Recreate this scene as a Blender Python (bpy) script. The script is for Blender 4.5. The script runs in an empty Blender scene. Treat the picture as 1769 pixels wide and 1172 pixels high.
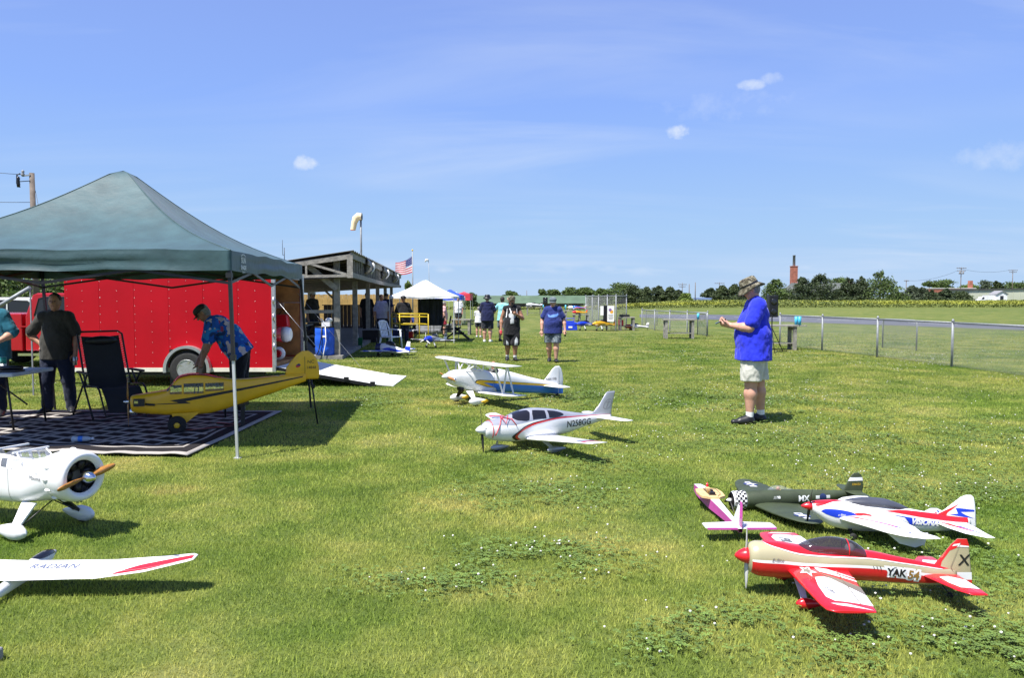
import bpy, bmesh, math, random
import numpy as np
from mathutils import Vector, Matrix, noise as mnoise
from mathutils.geometry import tessellate_polygon
R = math.radians
random.seed(7); RNG = np.random.default_rng(11)
S = bpy.context.scene
COL = S.collection

# ------------------------------------------------------------------ camera
CAM_H, PITCH, FPX, CX, CY = 1.65, math.atan(71/1350), 1350.0, 884.5, 586.0
cam = bpy.data.cameras.new('camera'); camo = bpy.data.objects.new('camera', cam); COL.objects.link(camo)
camo.location = (0, 0, CAM_H); camo.rotation_euler = (math.pi/2 - PITCH, 0, 0)
cam.sensor_width = 36; cam.lens = FPX/1769*36; cam.clip_start = .05; cam.clip_end = 6000
S.camera = camo

def ray(px, py):
    u, v = (px-CX)/FPX, (CY-py)/FPX
    c, s = math.cos(PITCH), math.sin(PITCH)
    return Vector((u, c + v*s, -s + v*c))
def G(px, py, z=0.0):                      # pixel -> point on the ground
    d = ray(px, py); t = (z-CAM_H)/d.z
    return Vector((d.x*t, d.y*t, z))
def A(px, py, Y):                          # pixel -> point at depth Y
    d = ray(px, py); t = Y/d.y
    return Vector((d.x*t, Y, CAM_H + d.z*t))

# ------------------------------------------------------------------ world, sun, exposure
SUN_EL, SUN_AZ = R(63), R(45)      # shadows fall to +x,+y
sun_dir = Vector((-math.cos(SUN_EL)*math.sin(SUN_AZ), -math.cos(SUN_EL)*math.cos(SUN_AZ), math.sin(SUN_EL)))
W = bpy.data.worlds.new('World'); S.world = W; W.use_nodes = True
wn = W.node_tree; wn.nodes.clear()
def wnode(t, **k):
    n = wn.nodes.new(t)
    for a, b in k.items(): setattr(n, a, b)
    return n
def wl(a, b): wn.links.new(a, b)
def wmath(op, a, b=None, c=None, clamp=False):
    n = wnode('ShaderNodeMath', operation=op, use_clamp=clamp)
    for i, v in enumerate((a, b, c)):
        if v is None: continue
        if isinstance(v, (int, float)): n.inputs[i].default_value = v
        else: wl(v, n.inputs[i])
    return n.outputs[0]
def wdot(vec, sock):
    n = wnode('ShaderNodeVectorMath', operation='DOT_PRODUCT'); wl(sock, n.inputs[0]); n.inputs[1].default_value = vec
    return n.outputs['Value']
sky = wnode('ShaderNodeTexSky', sky_type='NISHITA', sun_disc=False, sun_elevation=SUN_EL, sun_rotation=math.pi+SUN_AZ)
sky.altitude = 200; sky.air_density = 1.0; sky.dust_density = .0; sky.ozone_density = 4.0
tc = wnode('ShaderNodeTexCoord'); DIR = tc.outputs['Generated']
sep = wnode('ShaderNodeSeparateXYZ'); wl(DIR, sep.inputs[0])
zc = wmath('MAXIMUM', sep.outputs['Z'], .02)
px_ = wmath('DIVIDE', sep.outputs['X'], wmath('ADD', zc, .12)); py_ = wmath('DIVIDE', sep.outputs['Y'], wmath('ADD', zc, .12))
comb = wnode('ShaderNodeCombineXYZ'); wl(px_, comb.inputs[0]); wl(py_, comb.inputs[1])
mp = wnode('ShaderNodeMapping'); mp.inputs['Rotation'].default_value = (0, 0, R(24)); mp.inputs['Scale'].default_value = (.3, 1.05, 1); wl(comb.outputs[0], mp.inputs[0])
n1 = wnode('ShaderNodeTexNoise'); n1.inputs['Scale'].default_value = 1.1; n1.inputs['Detail'].default_value = 7; n1.inputs['Roughness'].default_value = .55; n1.inputs['Distortion'].default_value = .9; wl(mp.outputs[0], n1.inputs[0])
n1b = wnode('ShaderNodeTexNoise'); n1b.inputs['Scale'].default_value = .55; n1b.inputs['Detail'].default_value = 2; wl(comb.outputs[0], n1b.inputs[0])
cirrus = wmath('MULTIPLY', wmath('MULTIPLY', wmath('SUBTRACT', n1.outputs[0], .46, clamp=True), 1.9, clamp=True), wmath('MULTIPLY', wmath('SUBTRACT', n1b.outputs[0], .36, clamp=True), 3.2, clamp=True), clamp=True)
cirrus = wmath('MULTIPLY', cirrus, 1.0)
# low fair-weather cumulus on the whole skyline
n2 = wnode('ShaderNodeTexNoise'); n2.inputs['Scale'].default_value = 9; n2.inputs['Detail'].default_value = 6
mp2 = wnode('ShaderNodeMapping'); mp2.inputs['Scale'].default_value = (1, 1, 3.6); wl(DIR, mp2.inputs[0]); wl(mp2.outputs[0], n2.inputs[0])
el = sep.outputs['Z']
band = wmath('MULTIPLY', wmath('MULTIPLY', wmath('SUBTRACT', el, .024, clamp=True), 90, clamp=True), wmath('MULTIPLY', wmath('SUBTRACT', .052, el, clamp=True), 60, clamp=True))
cumu = wmath('MULTIPLY', wmath('MULTIPLY', wmath('SUBTRACT', n2.outputs[0], .53, clamp=True), 7, clamp=True), wmath('MULTIPLY', band, .5))
clouds = wmath('MAXIMUM', cirrus, cumu)
n3 = wnode('ShaderNodeTexNoise'); n3.inputs['Scale'].default_value = 42; n3.inputs['Detail'].default_value = 8; n3.inputs['Roughness'].default_value = .62; wl(DIR, n3.inputs[0])
for (cx, cy, a, b, s) in [(527,282,32,17,.9),(1178,229,38,16,.9),(1298,147,32,12,.6),(1338,136,28,14,.4),(1735,268,95,30,.32),(1265,180,160,34,.2)]:
    d = ray(cx, cy).normalized(); r = d.cross(Vector((0,0,1))).normalized(); u = r.cross(d).normalized()
    e = wmath('ADD', wmath('POWER', wmath('ABSOLUTE', wmath('DIVIDE', wdot(r, DIR), a/FPX)), 2.0), wmath('POWER', wmath('ABSOLUTE', wmath('DIVIDE', wdot(u, DIR), b/FPX)), 2.0))
    m = wmath('MULTIPLY', wmath('SUBTRACT', 1.0, e, clamp=True), wmath('GREATER_THAN', wdot(d, DIR), 0))
    m = wmath('MULTIPLY', wmath('MULTIPLY', wmath('SUBTRACT', wmath('ADD', wmath('MULTIPLY', m, .5), wmath('MULTIPLY', n3.outputs[0], 1.6)), .98, clamp=True), 2.0, clamp=True), wmath('MULTIPLY', wmath('MULTIPLY', m, 1.6, clamp=True), s))
    clouds = wmath('MAXIMUM', clouds, m)
SKY_STR, EXPO = .082, .95
hs = wnode('ShaderNodeHueSaturation'); hs.inputs['Saturation'].default_value = 1.12; hs.inputs['Value'].default_value = 1.0; wl(sky.outputs[0], hs.inputs['Color'])
K_ = SKY_STR*2**EXPO
hr = wnode('ShaderNodeValToRGB'); wl(wmath('MULTIPLY', wmath('MAXIMUM', el, 0.), 2.0, clamp=True), hr.inputs[0]); es = hr.color_ramp.elements
stops = [(0., (.50,.67,.90)), (.06, (.46,.65,.92)), (.17, (.405,.62,.94)), (.32, (.335,.54,.97)), (.466, (.285,.47,.985)), (.75, (.255,.39,.87)), (1., (.20,.33,.80))]
while len(es) < len(stops): es.new(.5)
for e_, (p_, c_) in zip(es, stops): e_.position = p_; e_.color = (*c_, 1)
sc_ = wnode('ShaderNodeMixRGB', blend_type='MULTIPLY'); sc_.inputs[0].default_value = 1; wl(hr.outputs[0], sc_.inputs[1]); sc_.inputs[2].default_value = (1/K_, 1/K_, 1/K_, 1)
tint = wnode('ShaderNodeMixRGB', blend_type='MULTIPLY'); tint.inputs[0].default_value = 1; wl(hs.outputs[0], tint.inputs[1]); tint.inputs[2].default_value = (1.36, 1.06, 1.25, 1)
hmix = wnode('ShaderNodeMixRGB'); wl(wmath('MULTIPLY', wmath('SUBTRACT', .55, el, clamp=True), 5., clamp=True), hmix.inputs[0]); wl(tint.outputs[0], hmix.inputs[1]); wl(sc_.outputs[0], hmix.inputs[2])
mix = wnode('ShaderNodeMixRGB'); wl(clouds, mix.inputs[0]); wl(hmix.outputs[0], mix.inputs[1]); mix.inputs[2].default_value = (5.0, 5.5, 6.3, 1)
bg = wnode('ShaderNodeBackground'); bg.inputs[1].default_value = SKY_STR; wl(mix.outputs[0], bg.inputs[0])
wo = wnode('ShaderNodeOutputWorld'); wl(bg.outputs[0], wo.inputs[0])
sl = bpy.data.lights.new('sun', 'SUN'); sl.energy = 4.8; sl.angle = R(.53); sl.color = (1, .965, .9)
so = bpy.data.objects.new('sun', sl); COL.objects.link(so); so.rotation_euler = sun_dir.to_track_quat('Z', 'Y').to_euler(); so.location = (-20, -20, 40)
S.view_settings.view_transform = 'Standard'; S.view_settings.look = 'None'; S.view_settings.exposure = EXPO; S.view_settings.gamma = 1

# ------------------------------------------------------------------ materials
MATS = {}
def pm(name, col, rough=.6, metal=0., var=.08, vs=6., bump=0., bs=40., coat=0., alpha=1., trans=0., spec=.5, sheen=0., sss=0.):
    if name in MATS: return MATS[name]
    m = bpy.data.materials.new(name); m.use_nodes = True; nt = m.node_tree; b = nt.nodes['Principled BSDF']
    b.inputs['Roughness'].default_value = rough; b.inputs['Metallic'].default_value = metal
    b.inputs['Coat Weight'].default_value = coat; b.inputs['Coat Roughness'].default_value = .08
    b.inputs['Alpha'].default_value = alpha; b.inputs['Transmission Weight'].default_value = trans
    b.inputs['Specular IOR Level'].default_value = spec; b.inputs['Sheen Weight'].default_value = sheen
    m.diffuse_color = (*col[:3], 1)
    tcn = nt.nodes.new('ShaderNodeTexCoord')
    if var:
        n = nt.nodes.new('ShaderNodeTexNoise'); n.inputs['Scale'].default_value = vs; n.inputs['Detail'].default_value = 5
        nt.links.new(tcn.outputs['Object'], n.inputs[0])
        r = nt.nodes.new('ShaderNodeValToRGB')
        r.color_ramp.elements[0].position = .3; r.color_ramp.elements[1].position = .7
        r.color_ramp.elements[0].color = (*[max(0, c*(1-var*1.6)) for c in col[:3]], 1); r.color_ramp.elements[1].color = (*[min(1, c*(1+var)) for c in col[:3]], 1)
        nt.links.new(n.outputs[0], r.inputs[0]); nt.links.new(r.outputs[0], b.inputs['Base Color'])
    else: b.inputs['Base Color'].default_value = (*col[:3], 1)
    if bump:
        n = nt.nodes.new('ShaderNodeTexNoise'); n.inputs['Scale'].default_value = bs; n.inputs['Detail'].default_value = 4
        nt.links.new(tcn.outputs['Object'], n.inputs[0])
        bp = nt.nodes.new('ShaderNodeBump'); bp.inputs['Strength'].default_value = bump; bp.inputs['Distance'].default_value = .02
        nt.links.new(n.outputs[0], bp.inputs['Height']); nt.links.new(bp.outputs[0], b.inputs['Normal'])
    MATS[name] = m; return m
def P(n): return MATS[n]
pm('white', (.8,.8,.8), .32, var=.03, coat=.4); pm('white_matte', (.78,.78,.77), .6, var=.04)
pm('white_foam', (.8,.8,.79), .55, var=.03, bump=.08, bs=120); pm('black', (.012,.012,.014), .45, var=.2); pm('black_gloss', (.01,.01,.012), .15, coat=.5, var=0)
pm('dark_metal', (.03,.03,.035), .4, .6); pm('steel', (.42,.43,.44), .38, .9, var=.12, vs=20); pm('galv', (.26,.275,.29), .6, .25, var=.12, vs=15); pm('chrome', (.75,.75,.76), .12, 1., var=0)
pm('rubber', (.018,.018,.018), .85, var=.25, vs=30); pm('red', (.62,.012,.02), .3, var=.05, coat=.5); pm('yellow', (.7,.36,.005), .38, var=.06, coat=.3)
pm('navy', (.012,.02,.11), .4, var=.06); pm('blue', (.01,.045,.55), .4, var=.06); pm('skyblue', (.04,.2,.66), .38, var=.05); pm('gold', (.75,.46,.02), .4, var=.05)
pm('wood_prop', (.38,.17,.035), .35, var=.2, vs=25, coat=.4); pm('balsa', (.62,.42,.2), .7, var=.15, vs=25); pm('glass', (.62,.68,.72), .05, alpha=.13, var=0, coat=.3)
pm('tint', (.012,.011,.014), .06, coat=.6, var=0, alpha=.9); pm('olive', (.045,.06,.03), .55, var=.14, vs=10); pm('grey', (.25,.25,.26), .6); pm('silver', (.42,.43,.48), .3, .35, coat=.3, var=.04)
pm('khaki', (.40,.36,.22), .35, var=.05, coat=.4); pm('magenta', (.6,.08,.4), .4); pm('skin', (.55,.30,.21), .5, var=.1, vs=14); pm('skin_tan', (.36,.18,.11), .5, var=.12, vs=14)
pm('weathered', (.27,.255,.22), .85, var=.22, vs=9, bump=.5, bs=30); pm('concrete', (.22,.21,.19), .9, var=.15, bump=.3)

# ------------------------------------------------------------------ mesh builder
class MB:
    def __init__(s): s.v = []; s.f = []; s.m = []; s.sm = []
    def add(s, vs, fs, m=0, smooth=False):
        o = len(s.v); s.v += [tuple(p) for p in vs]
        for f in fs: s.f.append(tuple(i+o for i in f)); s.m.append(m); s.sm.append(smooth)
        return s
    def box(s, c, d, rot=None, m=0, taper=None):
        hx, hy, hz = d[0]/2, d[1]/2, d[2]/2; vs = []
        for z in (-1,1):
            k = 1 if (z < 0 or not taper) else taper
            for x, y in ((-1,-1),(1,-1),(1,1),(-1,1)): vs.append(Vector((x*hx*k, y*hy*k, z*hz)))
        if rot is not None: vs = [rot @ v for v in vs]
        return s.add([v+Vector(c) for v in vs], [(3,2,1,0),(4,5,6,7),(0,1,5,4),(1,2,6,5),(2,3,7,6),(3,0,4,7)], m)
    def bar(s, a, b, w, h=None, m=0, up=(0,0,1)):       # box from a to b, width w, height h
        a, b = Vector(a), Vector(b); h = h or w; d = (b-a); L = d.length; d.normalize(); u = Vector(up)
        if abs(d.dot(u)) > .98: u = Vector((1,0,0))
        x = d.cross(u).normalized(); z = x.cross(d).normalized()
        return s.box((a+b)/2, (w, L, h), Matrix((x, d, z)).transposed(), m)
    def tube(s, pts, r, n=8, m=0, cap=True, smooth=True):
        pts = [Vector(p) for p in pts]; k = len(pts); rs = r if isinstance(r, (list, tuple)) else [r]*k; rings = []; ref = None
        for i in range(k):
            d = (pts[min(i+1,k-1)]-pts[max(i-1,0)]).normalized()
            if ref is None: ref = Vector((0,0,1)) if abs(d.z) < .9 else Vector((1,0,0))
            x = d.cross(ref).normalized(); y = x.cross(d).normalized(); ref = y
            rings.append([pts[i] + (x*math.cos(2*math.pi*j/n) + y*math.sin(2*math.pi*j/n))*rs[i] for j in range(n)])
        return s.loft(rings, m, cap, smooth)
    def loft(s, rings, m=0, cap=True, smooth=True, closed=True):
        n = len(rings[0]); vs = [p for r in rings for p in r]; fs = []
        for i in range(len(rings)-1):
            for j in range(n if closed else n-1):
                a = i*n+j; b = i*n+(j+1) % n; fs.append((a, b, b+n, a+n))
        s.add(vs, fs, m, smooth)
        if cap and closed:
            s.add(rings[0], [tuple(range(n))[::-1]], m); s.add(rings[-1], [tuple(range(n))], m)
        return s
    def lathe(s, prof, c=(0,0,0), axis='z', n=16, m=0, cap=True, smooth=True):   # prof: (r, h)
        rings = []
        for r, h in prof:
            ring = []
            for j in range(n):
                a = 2*math.pi*j/n; p = (r*math.cos(a), r*math.sin(a), h)
                if axis == 'x': p = (p[2], p[0], p[1])
                elif axis == 'y': p = (p[1], p[2], p[0])
                ring.append(Vector(p)+Vector(c))
            rings.append(ring)
        return s.loft(rings, m, cap, smooth)
    def prism(s, poly, a, b, axis='y', m=0):      # 2-D polygon extruded between a and b along axis; poly in the other two coordinates
        def P3(p, t): return {'y': (p[0], t, p[1]), 'x': (t, p[0], p[1]), 'z': (p[0], p[1], t)}[axis]
        n = len(poly); v = [P3(p, a) for p in poly] + [P3(p, b) for p in poly]
        fs = [(i, (i+1) % n, (i+1) % n+n, i+n) for i in range(n)]
        s.add(v, fs, m)
        t = tessellate_polygon([[Vector((*p, 0)) for p in poly]])
        s.add(v, [tuple(x) for x in t] + [tuple(i+n for i in x)[::-1] for x in t], m); return s
    def ball(s, c, r, n=10, k=6, m=0):
        r = r if isinstance(r, (tuple, list)) else (r, r, r)
        rings = [[Vector((c[0]+r[0]*math.sin(t)*math.cos(a), c[1]+r[1]*math.sin(t)*math.sin(a), c[2]+r[2]*math.cos(t))) for a in [2*math.pi*j/n for j in range(n)]] for t in [max(.02, min(math.pi-.02, math.pi*i/k)) for i in range(k+1)]]
        return s.loft(rings, m, True, True)
    def mesh(s, name, mats):
        me = bpy.data.meshes.new(name); me.from_pydata(s.v, [], s.f)
        for mm in (mats if isinstance(mats, (list, tuple)) else [mats]): me.materials.append(P(mm) if isinstance(mm, str) else mm)
        me.polygons.foreach_set('material_index', s.m); me.polygons.foreach_set('use_smooth', s.sm)
        bm = bmesh.new(); bm.from_mesh(me); bmesh.ops.remove_doubles(bm, verts=bm.verts, dist=1e-6); bmesh.ops.recalc_face_normals(bm, faces=bm.faces); bm.to_mesh(me); bm.free()
        return me
    def build(s, name, mats, parent=None, bevel=0.):
        o = bpy.data.objects.new(name, s.mesh(name, mats)); COL.objects.link(o); o.parent = parent
        if bevel:
            md = o.modifiers.new('bevel', 'BEVEL'); md.width = bevel; md.segments = 2; md.limit_method = 'ANGLE'
        return o
def tag(o, label=None, cat=None, group=None, kind=None):
    for k, v in (('label', label), ('category', cat), ('group', group), ('kind', kind)):
        if v: o[k] = v
    return o
def thing(name, label, cat, loc=(0,0,0), rz=0., group=None, rot=None, sc=1.):
    o = bpy.data.objects.new(name, None); COL.objects.link(o); o.location = loc; o.rotation_euler = rot or (0, 0, rz); o.scale = (sc,)*3
    o.empty_display_size = .1
    return tag(o, label, cat, group)
def npmesh(name, V, F, mats, mi=None, smooth=False):       # fast mesh from numpy, faces all of one size
    V = np.asarray(V, np.float32); F = np.asarray(F, np.int32); me = bpy.data.meshes.new(name); k = F.shape[1]
    me.vertices.add(len(V)); me.vertices.foreach_set('co', V.ravel()); me.loops.add(F.size); me.loops.foreach_set('vertex_index', F.ravel())
    me.polygons.add(len(F)); me.polygons.foreach_set('loop_start', np.arange(len(F), dtype=np.int32)*k); me.polygons.foreach_set('loop_total', np.full(len(F), k, np.int32))
    for mm in mats: me.materials.append(P(mm) if isinstance(mm, str) else mm)
    if mi is not None: me.polygons.foreach_set('material_index', np.asarray(mi, np.int32))
    me.polygons.foreach_set('use_smooth', np.full(len(F), smooth)); me.update(calc_edges=True); me.validate()
    return me
def npobj(name, *a, **k):
    o = bpy.data.objects.new(name, npmesh(name, *a, **k)); COL.objects.link(o); return o
def copy_tree(o, parent=None):
    c = o.copy(); COL.objects.link(c); c.parent = parent
    for ch in [x for x in bpy.data.objects if x.parent == o]: copy_tree(ch, c)
    return c

# ------------------------------------------------------------------ ground
def vnoise(x, y, sc, seed=0):            # cheap numpy value noise
    x = np.asarray(x)*sc+seed*17.3; y = np.asarray(y)*sc-seed*9.1
    xi, yi = np.floor(x), np.floor(y); fx, fy = x-xi, y-yi; fx = fx*fx*(3-2*fx); fy = fy*fy*(3-2*fy)
    h = lambda a, b: np.modf(np.abs(np.sin(a*127.1+b*311.7+seed)*43758.5453))[0]
    return (h(xi,yi)*(1-fx)+h(xi+1,yi)*fx)*(1-fy) + (h(xi,yi+1)*(1-fx)+h(xi+1,yi+1)*fx)*fy
def sstep(a, b, x): t = np.clip((x-a)/(b-a), 0, 1); return t*t*(3-2*t)
def gz(x, y):                            # land falls away gently beyond the field on the shelter side
    r = np.hypot(x, y); a = np.asarray(x)/np.maximum(np.abs(y), 1.)
    return -2.6*sstep(85, 300, r)*(1-sstep(.1, .24, a))
def lawn_nodes(nt, blade):
    L = nt.links.new; N = nt.nodes.new; geo = N('ShaderNodeNewGeometry'); b = nt.nodes['Principled BSDF']
    def noi(sc, det=3, rough=.5):
        n = N('ShaderNodeTexNoise'); n.inputs['Scale'].default_value = sc; n.inputs['Detail'].default_value = det; n.inputs['Roughness'].default_value = rough; L(geo.outputs['Position'], n.inputs[0]); return n.outputs[0]
    def ramp(s, stops):
        r = N('ShaderNodeValToRGB'); e = r.color_ramp.elements
        while len(e) < len(stops): e.new(.5)
        for i, (p, c) in enumerate(stops): e[i].position = p; e[i].color = (*c, 1)
        L(s, r.inputs[0]); return r.outputs[0]
    def mix(f, a, c, mode='MIX'):
        m = N('ShaderNodeMixRGB'); m.blend_type = mode
        for i, v in enumerate((f, a, c)):
            if isinstance(v, (float, int)): m.inputs[i].default_value = v
            elif isinstance(v, tuple): m.inputs[i].default_value = (*v, 1)
            else: L(v, m.inputs[i])
        return m.outputs[0]
    base = ramp(noi(1.1, 5, .6), [(.28, (.070,.108,.018)), (.44, (.115,.15,.031)), (.56, (.165,.185,.047)), (.72, (.235,.225,.078))])
    big = ramp(noi(.3, 3), [(.35, (.66,.82,.56)), (.5, (1,1,1)), (.66, (1.12,1.06,1.0))])
    c = mix(.85, base, big, 'MULTIPLY')
    dry = ramp(noi(.55, 4, .65), [(.63, (0,0,0)), (.72, (1,1,1))])
    c = mix(mix(.55, (0,0,0), dry), c, (.21,.17,.066))
    if blade:
        at = N('ShaderNodeAttribute'); at.attribute_name = 'rnd'
        v = ramp(at.outputs['Fac'], [(0, (2.1,2.05,1.8)), (.55, (2.8,2.65,2.45)), (.9, (3.3,3.05,2.9)), (1, (3.8,3.4,3.4))])
        c = mix(1., c, v, 'MULTIPLY')
    else:
        v = ramp(noi(28, 3, .7), [(.3, (.62,.66,.6)), (.7, (1.28,1.24,1.2))]); c = mix(1., c, v, 'MULTIPLY')
        st = ramp(noi(.035, 2), [(.4, (.78,.82,.78)), (.6, (.93,.92,.9))]); c = mix(1., c, st, 'MULTIPLY')
    L(c, b.inputs['Base Color']); b.inputs['Roughness'].default_value = .75 if blade else .95; b.inputs['Specular IOR Level'].default_value = .25
    return c, b
m = bpy.data.materials.new('lawn'); m.use_nodes = True; MATS['lawn'] = m; c_, b_ = lawn_nodes(m.node_tree, False)
n_ = m.node_tree.nodes.new('ShaderNodeTexNoise'); n_.inputs['Scale'].default_value = 45; g_ = m.node_tree.nodes.new('ShaderNodeNewGeometry'); m.node_tree.links.new(g_.outputs['Position'], n_.inputs[0])
bp_ = m.node_tree.nodes.new('ShaderNodeBump'); bp_.inputs['Strength'].default_value = .7; bp_.inputs['Distance'].default_value = .03; m.node_tree.links.new(n_.outputs[0], bp_.inputs['Height']); m.node_tree.links.new(bp_.outputs[0], b_.inputs['Normal'])
m = bpy.data.materials.new('blade'); m.use_nodes = True; MATS['blade'] = m; c_, b_ = lawn_nodes(m.node_tree, True)
tr = m.node_tree.nodes.new('ShaderNodeBsdfTranslucent'); m.node_tree.links.new(c_, tr.inputs[0]); mx = m.node_tree.nodes.new('ShaderNodeMixShader'); mx.inputs[0].default_value = .45
m.node_tree.links.new(b_.outputs[0], mx.inputs[1]); m.node_tree.links.new(tr.outputs[0], mx.inputs[2]); m.node_tree.links.new(mx.outputs[0], m.node_tree.nodes['Material Output'].inputs[0])
pm('clover_leaf', (.118,.185,.032), .6, var=.3, vs=9); pm('clover_flower', (.72,.70,.64), .8, var=.1)
gx = np.concatenate([-np.geomspace(3000, 6, 26), np.linspace(-5, 5, 9), np.geomspace(6, 3000, 26)]); gy = np.concatenate([[-60, -20], np.linspace(-5, 60, 14), np.geomspace(66, 4500, 34)])
XX, YY = np.meshgrid(gx, gy); V = np.stack([XX, YY, gz(XX, YY)], -1).reshape(-1, 3); nx, ny = len(gx), len(gy)
ii = (np.arange(ny-1)[:, None]*nx+np.arange(nx-1)[None]).ravel(); F = np.stack([ii, ii+1, ii+nx+1, ii+nx], 1)
tag(npobj('ground', V, F, ['lawn'], smooth=True), kind='structure')

# rug footprint (kept free of grass)
RUG = [G(487,714), G(323,792.5), G(-260,775), G(-140,712)]
def inside(poly, x, y):
    r = np.zeros(np.shape(x), bool); n = len(poly)
    for i in range(n):
        a, b = poly[i], poly[(i+1) % n]
        t = ((a.y > y) != (b.y > y)) & (x < (b.x-a.x)*(y-a.y)/((b.y-a.y) or 1e-9)+a.x); r ^= t
    return r
SLAB = [Vector((-4.55,20.9,0)), Vector((-6.6,45,0)), Vector((-13,45,0)), Vector((-10,20.9,0))]
def free(x, y): return ~(inside(RUG, x, y) | inside(SLAB, x, y))
VB, AT = [], []
for (y0, y1, dens, hh, ww) in [(3.0,5.2,9500,.0215,.0026),(5.2,8,5400,.0215,.0036),(8,12.5,2600,.0215,.0058),(12.5,20,950,.0215,.011),(20,40,300,.0215,.022)]:
    area = .74*(y1*y1-y0*y0)+2*(y1-y0); n = int(area*dens)
    y = np.sqrt(RNG.uniform(y0*y0, y1*y1, n)); x = RNG.uniform(-1, 1, n)*(.74*y+.7)
    k = free(x, y) & (RNG.uniform(0,1,n) < 1-sstep(24,40,y)); x, y = x[k], y[k]; n = len(x)
    h = hh*RNG.uniform(.45, 1.25, n)*(.75+.6*vnoise(x, y, 1.3, 3)); w = ww*RNG.uniform(.7, 1.4, n); a = RNG.uniform(0, 2*np.pi, n); t = RNG.uniform(0, 2*np.pi, n); ln = h*RNG.uniform(.15, .95, n)
    b0 = np.stack([x-np.cos(a)*w, y-np.sin(a)*w, np.zeros(n)-.002], 1); b1 = np.stack([x+np.cos(a)*w, y+np.sin(a)*w, np.zeros(n)-.002], 1); tp = np.stack([x+np.cos(t)*ln, y+np.sin(t)*ln, h], 1)
    VB.append(np.stack([b0, b1, tp], 1).reshape(-1, 3)); AT.append(np.repeat(RNG.uniform(0, 1, n)*(1 if y1 < 13 else .3 if y1 < 21 else .08), 3))
VB = np.concatenate(VB); AT = np.concatenate(AT).astype(np.float32); F = np.arange(len(VB), dtype=np.int32).reshape(-1, 3)
o = npobj('grass', VB, F, ['blade']); o.data.attributes.new('rnd', 'FLOAT', 'POINT').data.foreach_set('value', AT); tag(o, 'short mown lawn grass across the flying field', 'grass', kind='stuff')
# clover: leaves in dark patches, white flower heads
def clover_density(x, y):
    d = np.zeros_like(x)
    for px, py, rx, ry, s in [(925,965,.42,.34,1),(770,1005,.36,.2,1),(930,858,.6,.5,.5),(1700,1130,.5,.4,1),(1560,760,2.2,1.3,.22),(1690,1000,.6,.6,.4),(1660,850,1.0,.8,.4),(1330,700,1.3,1.2,.18),(980,690,1.2,1.2,.15),(1150,1120,.2,.2,.6),(640,700,.7,.8,.12),(1180,690,1.4,1.2,.12),(1000,800,.7,.5,.25),(1260,1080,.35,.2,.7),(1480,1130,.3,.25,.8)]:
        c = G(px, py); d = np.maximum(d, s*np.exp(-((x-c.x)/rx)**2-((y-c.y)/ry)**2))
    return d*sstep(.25, .75, vnoise(x, y, 3.1, 5)+.35*vnoise(x, y, 9, 6))
n = 560000; y = np.sqrt(RNG.uniform(9, 16*16, n)); x = RNG.uniform(-1, 1, n)*(.7*y+.4); k = (RNG.uniform(0, 1, n) < clover_density(x, y)*1.0) & free(x, y); x, y = x[k], y[k]
kk = RNG.uniform(0, 1, len(x)) < np.clip(9/np.maximum(y, 3)**1.1, .1, 1); x, y = x[kk], y[kk]; n = len(x); h = RNG.uniform(.022, .05, n); sz = RNG.uniform(.008, .0145, n)*np.clip(y/6, 1, 2.2); a = RNG.uniform(0, 6.28, n)
LV = []
for q in range(3):
    aa = a+q*2.094
    ct, st = np.cos(aa), np.sin(aa)
    f = lambda u, v, dz: np.stack([x+(ct*u-st*v)*sz, y+(st*u+ct*v)*sz, h+dz*sz], 1)
    LV.append(np.stack([f(0,0,0), f(.8,-.62,.15), f(1.35,0,-.1), f(.8,.62,.15)], 1))
LV = np.concatenate(LV).reshape(-1, 3); F = np.arange(len(LV), dtype=np.int32).reshape(-1, 4)
tag(npobj('clover', LV, F, ['clover_leaf']), 'dark green clover growing in patches in the lawn', 'clover', kind='stuff')
n = 520000; y = np.sqrt(RNG.uniform(9, 24*24, n)); x = RNG.uniform(-1, 1, n)*(.7*y+.4)
pr = clover_density(x, y)*.06 + .0035*sstep(.45, .8, vnoise(x, y, .5, 8)) + .012*sstep(.5, .8, vnoise(x, y, .9, 4))*sstep(.05, .35, x/y)*sstep(4,7,y)
k = (RNG.uniform(0, 1, n) < pr) & free(x, y); x, y = x[k], y[k]; n = len(x); r = RNG.uniform(.0045, .0085, n); h = RNG.uniform(.03, .055, n)
ico = bmesh.new(); bmesh.ops.create_icosphere(ico, subdivisions=1, radius=1); iv = np.array([v.co[:] for v in ico.verts]); iff = np.array([[v.index for v in f.verts] for f in ico.faces]); ico.free()
V = (np.stack([x, y, h], 1)[:, None]+iv[None]*r[:, None, None]*np.array([1,1,.85])).reshape(-1, 3); F = (iff[None]+(np.arange(n)*len(iv))[:, None, None]).reshape(-1, 3)
tag(npobj('clover_flowers', V, F, ['clover_flower']), 'small white clover flower heads dotted over the lawn', 'flowers', kind='stuff')

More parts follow.
